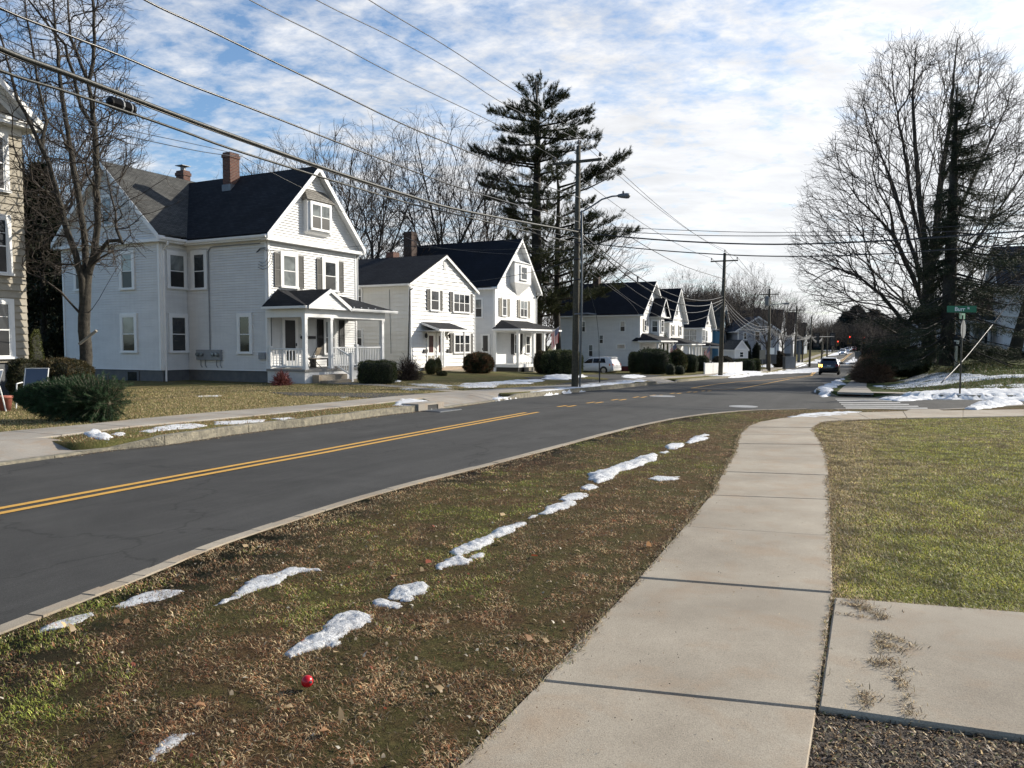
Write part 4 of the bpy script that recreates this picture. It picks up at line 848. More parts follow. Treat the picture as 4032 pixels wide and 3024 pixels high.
def skew(p, q):   # wall plane through two plan points
    p = Vector((*p, 0)); q = Vector((*q, 0)); d = (q-p).normalized(); n = Vector((d.y, -d.x, 0))
    return lambda a, z, o=0.0: tuple(p+d*a+n*o+Vector((0, 0, z)))
window(H, skew((gx0+.3, 0), (4.15, gy+.1)), .12, .92, 4.0, 5.35, glass=('glassc', 'screen'), trim=.09)
f = FR(0); window(H, f, 1.35, 2.15, 4.1, 5.4, glass=('glass', 'glass')); shutter(H, f, 1.0, 1.33, 4.1, 5.4, 'shutl'); shutter(H, f, 2.17, 2.5, 4.1, 5.4, 'shutl'); window(H, f, 2.75, 3.95, 6.9, 8.1, glass=('glass', 'glass'), mull=1, trim=.08)
s_ = SD(0); window(H, s_, 5.95, 6.6, 4.02, 5.24, glass=('glassc', 'screen'), trim=.07); window(H, s_, 1.5, 2.16, 4.02, 5.24, trim=.07); window(H, s_, 3.9, 4.48, 2.76, 3.77, trim=.07); window(H, s_, 5.08, 5.68, 1.38, 2.74, trim=.07, glass=('glassc', 'screen')); window(H, s_, 1.48, 2.49, 2.2, 2.8, trim=.05, fixed=True)
window(H, f, .9, 1.8, 1.1, 2.6, glass=('glassc', 'screen')); storm_door(H, f, 2.4, 3.3, .6, 2.6)
PY = -2.0
def porch(H, x0, x1, PY, zd, zb, zt, posts, m='roof', left=True, hip=1.3, y0=0.0):
    mb = MB(); mb.box(x0, x1, PY-.1, -.02, zd-.15, zd); mb.build('porch_deck', M['trim'], H); mb = MB(); mb.box(x0+.1, x1-.1, PY, -.03, -.9, zd-.15); mb.build('porch_skirt', M['blk'], H)
    for x in posts: post(H, x, PY, zd, zb, .17)
    mb = MB(); mb.box(x0, x1, PY-.1, PY+.1, zb, zb+.2); mb.box(x0, x0+.2, PY+.1, 0, zb, zb+.2); mb.box(x1-.2, x1, PY+.1, 0, zb, zb+.2); mb.box(x0+.05, x1-.05, PY+.1, -.02, zb+.1, zb+.13); mb.build('porch_beam', M['trim'], H)
    mb = MB(); E0, E1, FY, ZP = x0-.35, x1+.35, PY-.4, zb+.26
    roofslab(mb, [(E0, FY, ZP), (E1, FY, ZP), (E1-hip, -.03, zt), (E0+hip, -.03, zt)], .06); roofslab(mb, [(E0, y0-.03, ZP), (E0, FY, ZP), (E0+hip, -.03, zt)], .06); roofslab(mb, [(E1, FY, ZP), (E1, -.03, ZP), (E1-hip, -.03, zt)], .06); mb.build('porch_roof', M[m], H)
    mb = MB(); mb.box(E0, E1, FY-.04, FY, ZP-.13, ZP); mb.box(E0-.04, E0, FY, 0, ZP-.13, ZP); mb.build('fascia', M['trim'], H)
porch(H, -.2, 5.6, PY, .55, 2.85, 3.9, (-.1, 1.2, 2.6, 4.1, 5.5), y0=.7)
railing(H, (-.1, PY, 0), (1.2, PY, 0), 1.4, .65, 8); railing(H, (2.6, PY, 0), (5.5, PY, 0), 1.4, .65, 16)
chimney(H, 4.1, 6.3, .8, .7, 8.6, 10.5, 'brickd'); mb = MB(); mb.lathe((4.2, 1.6, 9.3), [(.09, 0), (.09, .7), (.13, .72), (.13, .85)], 8); mb.build('roof_vent', M['dmetal'], H)
mb = MB(); pbox(mb, s_, .35, .75, -.4, .2, 0, .05); mb.build('basement_window', M['glass'], H)
# ================= fifth, sixth, seventh
O4 = Vector(H4.location); ux = Vector((sin(AL), cos(AL), 0)); uy = Vector((-cos(AL), sin(AL), 0))
def on4(x, y, z=0): return O4+ux*x+uy*y+Vector((0, 0, z))
H = empty('tall_gable_house', on4(11.2, 0), HRZ, 'white tall-gabled house with black roof and long low porch, behind the round hedges', 'house'); H5 = H
big_house(H, 6.4, 5.8, 9.3, 9, XR=3.2, ov=.45)
window(H, FR(0), 1.0, 1.9, 3.75, 5.0, glass=('glass', 'glass')); window(H, FR(0), 4.25, 5.15, 3.75, 5.0, glass=('glass', 'glass')); window(H, FR(0), 2.55, 3.65, 6.15, 7.4, mull=1, glass=('glass', 'glass'), trim=.08)
for a in (.65, 1.92, 3.9, 5.17): shutter(H, FR(0), a, a+.33, 3.75, 5.0, 'shutl')
porch(H, -.3, 5.9, -2.4, .5, 2.5, 3.5, (-.2, 1.3, 2.9, 4.4, 5.8)); window(H, FR(0), 1.0, 2.0, 1.0, 2.3, glass=('glassc', 'glassc')); storm_door(H, FR(0), 3.2, 4.1, .55, 2.4)
H = empty('sunroom_house', on4(27.4, 0), HRZ, 'white house with black roof and many-paned upstairs sunroom windows', 'house'); H6 = H
big_house(H, 6.3, 5.35, 8.5, 9, XR=3.1, ov=.45, m='white')
window(H, FR(0), .25, 1.75, 3.1, 4.7, glass=('glassc', 'glassc'), grid=3, mull=1, trim=.06); window(H, FR(0), 2.3, 3.2, 3.0, 4.6, glass=('glassc', 'glassc'), trim=.06)
for a in (.6, 2.9): window(H, SD(0), a, a+2.0, 3.1, 4.7, glass=('glassc', 'glassc'), grid=4, mull=1, trim=.06)
window(H, FR(0), 2.7, 3.5, 5.9, 7.1, glass=('glass', 'glass'), trim=.08); porch(H, -.3, 7.2, -2.4, .4, 2.15, 2.95, (-.2, 1.8, 3.6, 5.3, 7.1), 'roof'); window(H, FR(0), .8, 2.0, .8, 2.0, glass=('glassc', 'glassc'))
mb = MB(); pbox(mb, FR(0), 1.0, 1.9, 5.4, 5.75, .1, .5); mb.build('window_box', M['dmetal'], H)
H = empty('blue_house', on4(39.0, .5), HRZ, 'blue house with grey roofs and a pale trimmed porch past the sunroom house', 'house'); H7 = H
big_house(H, 8.0, 5.2, 8.6, 9, m='blue', roof='roofg', XR=4, ov=.4)
mb = MB(); mb.box(-.6, 2.6, -.8, 0, .3, 4.6); mb.build('bay_window', M['blue'], H); mb = MB(); roofslab(mb, [(-1.0, -1.2, 4.6), (8.6, -1.2, 4.6), (8.2, 0, 5.3), (-.6, 0, 5.3)], .1); mb.build('bay_roof', M['roofg'], H)
mb = MB(); pbox(mb, FR(-.8), 2.2, 3.0, 2.4, 4.5, 0, .05); pbox(mb, FR(0), 3.0, 7.9, 2.2, 4.4, .03, .08); mb.build('shingle_panel', M['white'], H)
window(H, FR(-.8), 2.35, 2.9, 2.7, 4.1, glass=('glass', 'glass'), trim=.06); window(H, FR(0), 4.4, 5.4, 2.6, 4.0, depth=.1); window(H, FR(0), 3.6, 4.4, 5.5, 6.6, glass=('glass', 'glass')); window(H, FR(-.8), .2, 1.2, 1.0, 2.1, glass=('glass', 'screen'))
mb = MB(); mb.box(1.8, 3.0, -.2, 3.2, 5.6, 7.9); mb.build('dormer', M['roofg'], H)
porch(H, -.4, 8.0, -2.6, .3, 2.2, 3.1, (-.3, 1.6, 3.4, 5.4, 7.9), 'roofg', hip=2.0); 
# ================= beige shingled house at the left edge
PB = at(112, 1425, 23.6)
H = empty('beige_shingle_house', PB, HRZ, 'beige shingled three-storey house with white trimmed windows at the edge of the lawn', 'house'); H0 = H
mb = MB(); clap(mb, FR(0), rect(-7.5, 0, 0, 7.45), .215, .04); clap(mb, FR(0), [(-7.5, 7.45), (0, 7.45), (-3.75, 10.6)], .215, .04); mb.box(-7.48, -.02, .02, 9, 0, 7.4); clap(mb, SE(0), rect(0, 9, 0, 7.45), .215); mb.build('wall', M['beige'], H)
mb = MB(); mb.box(-7.45, -.03, .03, 9, -1.6, 0); mb.build('foundation', M['found'], H)
mb = MB(); k = 3.15/3.75; ov = .42
roofslab(mb, [(-7.5-ov, -.45, 7.45-ov*k+.15), (-3.75, -.45, 10.6+.15), (-3.75, 9.3, 10.75), (-7.5-ov, 9.3, 7.45-ov*k+.15)], .08); roofslab(mb, [(-3.75, -.45, 10.751), (ov, -.45, 7.45-ov*k+.15), (ov, 9.3, 7.45-ov*k+.15), (-3.75, 9.3, 10.751)], .08); mb.build('roof', M['roof'], H)
t = MB()
for a, b in (((-7.5-ov, 7.45-ov*k), (-3.75, 10.6)), ((-3.75, 10.6), (ov, 7.45-ov*k))):
    t.slab([(a[0], -.49, a[1]-.1), (b[0], -.49, b[1]-.1), (b[0], -.49, b[1]+.12), (a[0], -.49, a[1]+.12)], (0, .04, 0)); t.slab([(a[0], -.45, a[1]-.0), (b[0], -.45, b[1]-.0), (b[0], .03, b[1]-.0), (a[0], .03, a[1]-.0)], (0, 0, .03)); t.slab([(a[0], -.06, a[1]-.3), (b[0], -.06, b[1]-.3), (b[0], -.06, b[1]-.02), (a[0], -.06, a[1]-.02)], (0, .04, 0))
t.box(-1.0, ov, -.42, 0, 7.0, 7.12); t.box(-.95, ov+.04, -.46, 0, 7.12, 7.2); t.box(0, .38, 0, 9, 7.0, 7.08); pbox(t, FR(0), -7.5, 0, 6.78, 7.0, 0, .05); t.build('cornice', M['trim'], H)
for z0, z1 in ((5.05, 6.8), (2.6, 4.38), (.12, 1.9)):
    window(H, FR(0), -1.5, -.42, z0, z1, trim=.13, glass=('glass', 'screen'), grid=1, depth=.06); window(H, FR(0), -6.6, -5.4, z0, z1, trim=.13, glass=('glass', 'screen'), grid=1, depth=.06)
# ================= houses farther off, left side
def small_far(name, u, v, Y, al, W, D, ZE, ZR, label, m='greyb', roof='roofn', fd='found', sideside=True):
    o = at(u, v, Y); H = empty(name, o, radians(90-al), label, 'house'); big_house(H, W, ZE, ZR, D, m=m, roof=roof, c=.2, ov=.35, pr=.35); return H
# gable facing the camera: rotate so that its front looks down the street
o = at(2905, 1408, 112); H = empty('grey_white_house', o, radians(-2), 'pale grey house with one gable and dark green roof beyond the white picket fence', 'house')
big_house(H, 5.6, 4.1, 5.9, 10, m='greyb', roof='roofb', c=.2, ov=.5, pr=.4)
window(H, FR(0), 2.3, 3.2, 2.5, 3.9, glass=('glass', 'glass')); window(H, FR(0), .7, 1.3, 2.6, 3.7, glass=('glass', 'glass')); window(H, FR(0), 4.1, 4.7, 2.6, 3.7, glass=('glass', 'glass')); window(H, FR(0), 2.4, 3.1, 4.4, 5.0, glass=('glass', 'glass'), trim=.08); window(H, FR(0), 2.4, 3.5, .9, 2.1); chimney(H, 4.4, 6.0, .9, .9, 4.5, 7.4, 'brickd')
for i, (u, v, Y, W, ZE, ZR, m, lab) in enumerate(((3066, 1405, 140, 6.5, 4.6, 8.6, 'greyb', 'far grey house with steep dark roof beside the transformer pole'), (3118, 1400, 170, 6.5, 5.0, 9.6, 'greyb', 'far pale gabled house with dark roof left of the fourth pole'), (3165, 1398, 215, 7.0, 5.4, 9.0, 'slate', 'far slate blue house beyond the fourth pole'))):
    H = small_far('far_house', u, v, Y, 27, W, 9, ZE, ZR, lab, m=m); window(H, FR(0), 1.2, 2.2, 3.0, 4.2, glass=('glass', 'glass')); window(H, FR(0), 4.2, 5.2, 3.0, 4.2, glass=('glass', 'glass')); window(H, SD(0), 2, 3, 3.0, 4.2, glass=('glass', 'glass')); window(H, SD(0), 6, 7, 3.0, 4.2, glass=('glass', 'glass')); window(H, SD(0), 4, 5, .8, 2.0, glass=('glass', 'glass'))
o = at(2893, 1411, 100); H = empty('white_shed', o, radians(15), 'little white shed with grey roof beyond the picket fence', 'shed'); big_house(H, 1.9, 1.2, 2.3, 3, m='white', roof='roofg', c=.15, z0=0, ov=.12, pr=.12); window(H, FR(0), .6, 1.3, .1, .9, glass=('glass', 'glass'), trim=.08)
# ================= right side houses behind the spruce
def gz(o, z): return (o.x, o.y, z)
o = at(3893, 1412, 68); H = empty('blue_roofed_house', gz(o, .42), radians(65+180), 'white house with slate blue roof half hidden behind the spruce on the corner lot', 'house')
big_house(H, 7.5, 6.0, 9.0, 9, m='white', roof='roofb', ov=.4)
for a in (1.5, 5.0): window(H, SE(7.5), a, a+.95, 3.7, 5.2, glass=('glass', 'glass')); window(H, SE(7.5), a, a+.95, 1.0, 2.5, glass=('glass', 'glass')); window(H, FR(0), a, a+.95, 3.7, 5.2, glass=('glass', 'glass'))
mb = MB(); mb.box(7.5, 9.2, .5, 7, .2, .5); mb.build('porch_deck', M['trim'], H); railing(H, (9.1, .6, 0), (9.1, 7, 0), 1.4, .6, 40)
o = at(3700, 1412, 66); H = empty('low_white_house', gz(o, .42), radians(0), 'low white house with brick chimney and white porch behind the leaning guy guard', 'house')
mb = MB(); clap(mb, FR(0), rect(0, 6.2, .4, 2.9), .15); mb.box(.02, 6.2, .02, 5, .3, 2.9); mb.build('wall', M['greyb'], H); mb = MB(); roofslab(mb, [(-.3, -2.0, 3.0), (6.4, -2.0, 3.0), (6.4, 2.5, 4.7), (-.3, 2.5, 4.7)], .1); roofslab(mb, [(-.3, 2.5, 4.7), (6.4, 2.5, 4.7), (6.4, 5.4, 3.0), (-.3, 5.4, 3.0)], .1); mb.build('roof', M['roofb'], H)
mb = MB(); mb.box(-.3, 6.4, -2.04, -1.9, 2.75, 3.0); mb.build('fascia', M['trim'], H)
for x in (0, 1.5, 3.0, 4.6, 6.2): post(H, x, -1.9, .2, 2.75, .16)
for a in (.4, 2.0, 3.6, 5.0): window(H, FR(0), a, a+.9, 1.0, 2.5, glass=('glass', 'glass'))
railing(H, (1.5, -1.9, 0), (6.2, -1.9, 0), 1.1, .3, 26); chimney(H, 3.9, .6, 1.3, .8, 2.0, 5.4)
# picket fence in front of the low hedge
def picket(name, u0, v0, u1, v1, Y0, Y1, label, h=1.05):
    a = at(u0, v0, Y0); b = at(u1, v1, Y1); a.z = float(Lz(a.x, a.y)); b.z = float(Lz(b.x, b.y)); T = empty(name, a, 0, label, 'fence'); d = b-a; L = d.length; mb = MB(); n = int(L/.12)
    dd = d/L; s = Vector((-dd.y, dd.x, 0)).normalized()*.02
    for k in range(n):
        p = dd*(k*.12); q = p+dd*.095; hh = h+random.uniform(-.01, .01)
        mb.hexa([p-s, q-s, q+s, p+s], [p-s+Vector((0, 0, hh)), q-s+Vector((0, 0, hh)), q+s+Vector((0, 0, hh)), p+s+Vector((0, 0, hh))])
    mb.build('picket_panel', M['fence'], T)
    for k in range(int(L/2.4)+1):
        p = dd*min(L, k*2.4); m_ = MB(); m_.box(p.x-.05, p.x+.05, p.y-.05+.06, p.y+.05+.06, p.z-.1, p.z+h+.05); m_.build('fence_post', M['fence'], T)
    return T
picket('picket_fence', 2774, 1470, 2923, 1462, 70, 80.5, 'white picket fence in front of the sunroom house, beside the utility pole')
# ------------------------------------------------ bare trees: nearest-node growth towards points spread through the crown
BARK = pmat('bark_grey', (.018, .016, .012), (.06, .052, .040), 9, .95, .8, 30, bd=.04); BARKD = pmat('bark_dark', (.022, .019, .015), (.045, .038, .03), 9, .95)
TWIG = pmat('twig_brown', (.022, .017, .013), (.045, .034, .026), 3, .9); TWIGD = pmat('twig_dark', (.035, .027, .021), (.06, .047, .038), 3, .9)
def grow(stems, att, bf=.35, seg=.5, wob=.08, r0=.008, ex=2.35, ang=.8, spur=2, spurlen=.5, rng=None):
    rng = rng or np.random.default_rng(3); cap = 200000
    P = np.zeros((cap, 3)); par = np.full(cap, -1, np.int64); pl = np.zeros(cap); D = np.zeros((cap, 3)); R = np.zeros(cap); n = 0
    for st in stems:     # (points, r_start, r_end, parent_stem_point or None)
        pts = [np.array(q, float) for q in st[0]]; root = -1
        if n and len(st) > 3 and st[3]:
            root = int(np.argmin(((P[:n]-pts[0])**2).sum(1))); pts = [P[root].copy()]+pts[1:]
        prev = root; L = sum(np.linalg.norm(b-a) for a, b in zip(pts[:-1], pts[1:])); acc = 0
        if root < 0: P[n] = pts[0]; R[n] = st[1]; D[n] = (0, 0, 1); prev = n; n += 1
        for a, b in zip(pts[:-1], pts[1:]):
            l = np.linalg.norm(b-a); k = max(1, int(l/seg))
            for i in range(1, k+1):
                q = a+(b-a)*i/k+rng.normal(0, wob*.35, 3)*seg; P[n] = q; par[n] = prev; d = q-P[prev]; D[n] = d/max(1e-6, np.linalg.norm(d)); pl[n] = pl[prev]+np.linalg.norm(d)
                t = (acc+l*i/k)/L; R[n] = st[1]*(1-t)+st[2]*t; prev = n; n += 1
            acc += l
    c = P[:n].mean(0); order = np.argsort(np.min(((att[:, None, :]-P[None, :n:3, :])**2).sum(2), axis=1) if len(att)*n < 6e6 else ((att-c)**2).sum(1))
    for ai in order:
        a = att[ai]; v = a-P[:n]; d = np.sqrt((v**2).sum(1))+1e-6; cs = (v*D[:n]).sum(1)/d
        cost = d*(1+ang*(1-cs))+bf*pl[:n]; j = int(np.argmin(cost)); dist = d[j]
        if dist < seg*.4: continue
        k = max(2, int(dist/seg)); c1 = P[j]+D[j]*dist*.3; prev = j
        for i in range(1, k+1):
            t = i/k; q = (1-t)**2*P[j]+2*t*(1-t)*c1+t*t*a+rng.normal(0, wob, 3)*seg*(t < 1)
            P[n] = q; par[n] = prev; dd = q-P[prev]; ln = np.linalg.norm(dd)+1e-9; D[n] = dd/ln; pl[n] = pl[prev]+ln; prev = n; n += 1
            if n > cap-50: break
    # spurs on the tips
    kids = np.zeros(n, int); np.add.at(kids, par[1:n][par[1:n] >= 0], 1); tips = [i for i in range(1, n) if kids[i] == 0]
    for i in tips:
        for s in range(spur):
            k = i if s % 2 == 0 else max(par[i], 0); d = D[k]+rng.normal(0, .55, 3); d[2] += .15; d /= np.linalg.norm(d); l = spurlen*rng.uniform(.5, 1.2); prev = k
            for t in (.5, 1):
                q = P[k]+d*l*t+rng.normal(0, .05, 3)*l; P[n] = q; par[n] = prev; D[n] = d; prev = n; n += 1
                if n > cap-5: break
    P, par, R, D = P[:n], par[:n], R[:n], D[:n]; acc = np.zeros(n); rr = np.zeros(n)
    for i in range(n-1, 0, -1):
        if acc[i] == 0: acc[i] = r0**ex
        if par[i] >= 0: acc[par[i]] += acc[i]
    rr = np.maximum(acc, r0**ex)**(1/ex); rr = np.where(R > 0, np.maximum(np.minimum(rr, R*1.3), R*.75), rr)
    for i in range(1, n):
        if par[i] >= 0 and R[i] == 0: rr[i] = min(rr[i], rr[par[i]]*.93)
    return P, par, rr
def tube_mesh(P, par, rr, sel, sides):
    """tubes for nodes where sel is True, each node joined to its parent"""
    idx = np.where(sel & (par >= 0))[0]; a = P[par[idx]]; b = P[idx]; d = b-a; l = np.linalg.norm(d, axis=1); l[l == 0] = 1; d /= l[:, None]
    ref = np.where(np.abs(d[:, 2:3]) > .9, np.array([[1., 0, 0]]), np.array([[0, 0, 1.]])); u = np.cross(d, ref); u /= np.linalg.norm(u, axis=1)[:, None]; w = np.cross(d, u)
    ra = rr[par[idx]]; rb = rr[idx]; ra = np.minimum(ra, rb*1.6); V = []
    for k in range(sides):
        t = 2*pi*k/sides; o = u*cos(t)+w*sin(t); V.append(a+o*ra[:, None]-d*(ra[:, None]*.3)); V.append(b+o*rb[:, None])
    V = np.stack(V, 1).reshape(-1, 3); n = len(idx); base = np.arange(n)[:, None]*(2*sides); Fc = []
    for k in range(sides):
        k2 = (k+1) % sides; Fc.append(np.stack([base[:, 0]+2*k, base[:, 0]+2*k2, base[:, 0]+2*k2+1, base[:, 0]+2*k+1], 1))
    return V, np.concatenate(Fc)
def make_tree(name, base, stems, att, label, thick=.05, group=None, bark=BARK, twig=TWIG, cat='tree', **kw):
    B = Vector(base); T = empty(name, B, 0, label, cat, group); b = np.array(B)
    stems = [(([tuple(np.array(q)-b) for q in s[0]]), *s[1:]) for s in stems]; att = att-b
    P, par, rr = grow(stems, att, **kw)
    V, Fc = tube_mesh(P, par, rr, rr >= thick, 8); npmesh('trunk', V, Fc, bark, T, smooth=True)
    V, Fc = tube_mesh(P, par, rr, rr < thick, 4 if thick > .03 else 3); npmesh('crown', V, Fc, twig, T)
    return T
def att_px(poly, n, Yc, D, rng, inner=None):
    P = np.array(poly, float); lo, hi = P.min(0), P.max(0); o = []
    uc = (lo[0]+hi[0])/2; Wd = (hi[0]-lo[0])/2
    while len(o) < n:
        g = rng.uniform(lo, hi, (n*2, 2)); g = g[inpoly(g, P)]
        for u, v in g:
            k = sqrt(max(.05, 1-((u-uc)/Wd)**2)); Y = Yc+rng.uniform(-1, 1)*D*k; q = at(u, v, Yc); r = at(u, v, Y); o.append(np.array(r))
            if len(o) >= n: break
    return np.array(o)
def ln(pts, Y, dY=0): return [at(u, v, Y+dY*i/max(1, len(pts)-1)) for i, (u, v) in enumerate(pts)]
# --- bare multi-stem tree on the left lawn
r_ = np.random.default_rng(11); Y = 24.0; g0 = gp(332, 1556)
stems = [(ln([(338, 1560), (335, 1400), (330, 1250), (340, 1120), (345, 1060)], Y), .27, .2), (ln([(335, 1200), (322, 1100), (300, 1000), (255, 880), (230, 780), (195, 650), (165, 580), (125, 500), (70, 390), (30, 250), (0, 130)], Y, -1.2), .15, .03, 1),
 (ln([(180, 610), (184, 480), (150, 330), (125, 180), (100, 20), (90, -100)], Y-.5, .4), .06, .02, 1), (ln([(342, 1120), (335, 950), (312, 800), (288, 650), (262, 480), (242, 380), (228, 200), (212, 60), (205, -80)], Y, 1.0), .14, .035, 1),
 (ln([(352, 1100), (372, 1000), (388, 880), (380, 700), (376, 560), (366, 450), (352, 330), (372, 200), (368, 60), (360, -80)], Y, -.6), .15, .045, 1), (ln([(356, 340), (318, 250), (280, 150), (265, 0), (250, -100)], Y-.4, .5), .08, .025, 1),
 (ln([(320, 500), (322, 430), (290, 290), (255, 180), (190, 100), (105, -10), (60, -90)], Y, -1.5), .08, .03, 1), (ln([(365, 1030), (395, 985), (430, 948), (470, 945), (482, 958)], Y, -.8), .10, .06, 1), (ln([(478, 955), (462, 900), (455, 830), (430, 740), (415, 640), (405, 560)], Y-.8), .035, .012, 1),
 (ln([(330, 1250), (290, 1205), (240, 1150), (170, 1095), (110, 1075)], Y, -1), .035, .012, 1), (ln([(360, 1060), (400, 1010), (450, 985), (495, 985)], Y, -1), .035, .012, 1), (ln([(440, 820), (500, 790), (560, 760), (610, 730), (655, 700)], Y-.8, -.5), .02, .008, 1), (ln([(440, 930), (500, 900), (560, 850), (640, 820), (700, 800)], Y-.8, -.5), .018, .008, 1), (ln([(360, 1240), (390, 1180), (420, 1120), (455, 1060)], Y, -.5), .02, .008, 1)]
poly = [(-80, -120), (460, -120), (505, 100), (520, 350), (600, 480), (560, 620), (480, 700), (560, 780), (540, 960), (470, 1060), (340, 1050), (200, 1100), (80, 1050), (40, 800), (-60, 600)]
make_tree('bare_tree', Vector((at(338, 1560, Y).x, Y, g0.z-.05)), stems, att_px(poly, 2000, Y, 2.8, r_), 'bare many-stemmed tree with a board nailed to its trunk, before the porch house', thick=.035, seg=.32, wob=.11, r0=.0046, ex=2.2, spur=3, spurlen=.45, bf=.22, rng=r_)
mb = MB(); a = at(312, 1355, Y-.4); b = at(380, 1302, Y-.45); mb.tube([a, b], .05, 4); bd = mb.build('nailed_board', M['wood']); tag(bd, 'short weathered board nailed slantwise across the bare tree trunk', 'board')
# --- the great tree by the corner
r_ = np.random.default_rng(5); Y = 52.0; S = lambda *p: ln(p, Y)
gb = Vector((at(3658, 1400, Y).x, Y, .35))
stems = [([gb]+ln([(3658, 1330), (3655, 1220), (3655, 1120)], Y), .62, .5), (ln([(3652, 1130), (3640, 950), (3618, 760), (3603, 560), (3592, 380), (3606, 200)], Y, 1), .36, .05, 1), (ln([(3662, 1130), (3682, 960), (3706, 700), (3742, 470), (3756, 300), (3772, 150)], Y, -1), .4, .05, 1),
 (ln([(3640, 1250), (3590, 1080), (3520, 930), (3450, 850), (3385, 790), (3320, 700)], Y, -4), .22, .04, 1), (ln([(3640, 1320), (3560, 1270), (3470, 1160), (3380, 1090), (3280, 1050), (3190, 1010)], Y, -5), .2, .04, 1), (ln([(3645, 1170), (3590, 980), (3520, 740), (3440, 540), (3400, 420)], Y, 4), .22, .04, 1),
 (ln([(3650, 1000), (3590, 800), (3555, 560), (3520, 380), (3510, 260)], Y, -3), .16, .04, 1), (ln([(3690, 1050), (3790, 800), (3880, 600), (3960, 430), (3990, 330)], Y, 3), .2, .04, 1), (ln([(3690, 1150), (3820, 980), (3950, 800), (4060, 640)], Y, -4), .2, .04, 1), (ln([(3690, 1250), (3850, 1150), (4000, 1000), (4120, 900)], Y, -5), .16, .04, 1), (ln([(3620, 1350), (3540, 1320), (3440, 1260), (3330, 1230), (3230, 1190)], Y, -6), .13, .03, 1), (ln([(3720, 750), (3800, 520), (3850, 350), (3860, 230)], Y, 5), .12, .03, 1)]
poly = [(3150, 1140), (3112, 985), (3144, 897), (3158, 774), (3195, 701), (3238, 593), (3303, 513), (3312, 455), (3361, 354), (3412, 282), (3455, 209), (3513, 173), (3600, 140), (3640, 160), (3687, 158), (3700, 220), (3715, 160), (3774, 115), (3853, 137), (3862, 215), (3954, 195), (3983, 267), (4020, 340), (4080, 430), (4180, 700), (4180, 1000), (4100, 1180), (3900, 1230), (3760, 1290), (3500, 1300), (3300, 1250), (3200, 1200)]
make_tree('great_bare_tree', gb, stems, att_px(poly, 5200, Y, 8.0, r_), 'huge bare spreading tree on the corner lawn, its crown full of fine twigs', thick=.075, seg=.55, wob=.075, r0=.0060, ex=2.12, spur=4, spurlen=.8, bf=.48, ang=1.7, bark=BARKD, twig=TWIGD, rng=r_)
# --- variants reused for the background
def variant(seed, h, w, n, r0=.02, trunk=.28, fork=.3):
    r = np.random.default_rng(seed); z0 = h*fork; S = [([(0, 0, -.5), (r.uniform(-.3, .3), r.uniform(-.3, .3), z0)], trunk, trunk*.75)]
    for k in range(4):
        a = k*1.57+r.uniform(-.5, .5); q = [(0, 0, z0)]
        for t in (.3, .6, .85): q.append((cos(a)*w*.5*t**1.3+r.uniform(-.4, .4), sin(a)*w*.5*t**1.3+r.uniform(-.4, .4), z0+(h-z0)*t*r.uniform(.9, 1.05)))
        S.append((q, trunk*.5, .04, 1))
    d = r.normal(0, 1, (n, 3)); d /= np.linalg.norm(d, axis=1)[:, None]; rad = r.uniform(0, 1, n)**(1/2.2)
    att = d*rad[:, None]*np.array([w/2, w/2, (h-z0)*.56]); att[:, 2] += z0+(h-z0)*.52
    return grow(S, att, bf=.6, seg=.8, wob=.06, r0=r0, ex=2.2, spur=4, spurlen=.9, ang=1.4, rng=r)
VAR = [variant(21, 17, 13, 1050, .0072), variant(22, 19, 12, 1050, .0072), variant(23, 15, 14, 1050, .0072)]
VM = []
for P, par, rr in VAR:
    a = tube_mesh(P, par, rr, rr >= .07, 6); b = tube_mesh(P, par, rr, rr < .07, 3); VM.append((a, b))
def proto_tree(k, label, group, name='bare_tree'):
    T = empty(name, (0, 0, 0), 0, label, 'tree', group); npmesh('trunk', *VM[k][0], BARKD, T, smooth=True); npmesh('crown', *VM[k][1], TWIGD, T); return T
PT = [None]*3
def put_tree(k, u, Y, vtop, label, group='bare trees behind the houses', vbase=None, wid=1.0, rz=None):
    x = at(u, 1350, Y).x; z = float(Rz(x, Y))+.15; zt = at(u, vtop, Y).z; h0 = (17, 19, 15)[k]*1.02; s = (zt-z)/h0
    if PT[k] is None: T = PT[k] = proto_tree(k, label, group)
    else: T = copy_tree(PT[k]); T['label'] = label; T['group'] = group
    T.location = (x, Y, z); T.scale = (s*wid, s*wid, s); T.rotation_euler = (0, 0, random.uniform(0, 6) if rz is None else rz); return T
put_tree(0, 1750, 74, 470, 'tall bare tree rising over the small white house, left of the pine', wid=1.0)
put_tree(1, 1935, 80, 560, 'bare tree rising behind the tall dark chimney, just left of the pine', wid=.9)
put_tree(1, 1470, 66, 500, 'bare tree directly behind the right slope of the porch house roof', wid=1.1)
put_tree(2, 1300, 90, 560, 'faint bare treetop above the ridge of the porch house, right of its brick chimney')
put_tree(0, 1080, 95, 640, 'low bare treetop showing over the black roof beside the brick chimney')
put_tree(2, 2260, 98, 800, 'bare tree seen through the right boughs of the pine')
put_tree(1, 2960, 135, 1040, 'tall thin bare tree above the far houses, right of the second utility pole', wid=.8)
put_tree(2, 2880, 120, 1085, 'broad bare tree just right of the second utility pole')
put_tree(0, 2700, 130, 1060, 'bare tree over the sunroom house roof, left of the second utility pole')
put_tree(1, 250, 44, 330, 'bare tree in the gap between the beige house and the porch house', wid=.8)
put_tree(2, 130, 50, 250, 'bare tree right behind the beige house roof corner', wid=.8)
put_tree(0, 480, 58, 620, 'low bushy bare treetop just left of the porch house rear chimney', wid=.8)
put_tree(0, 3085, 120, 1150, 'bare tree standing in front of the far dark-roofed houses', wid=.9)
put_tree(1, 3160, 150, 1190, 'bare tree over the far slate blue house')
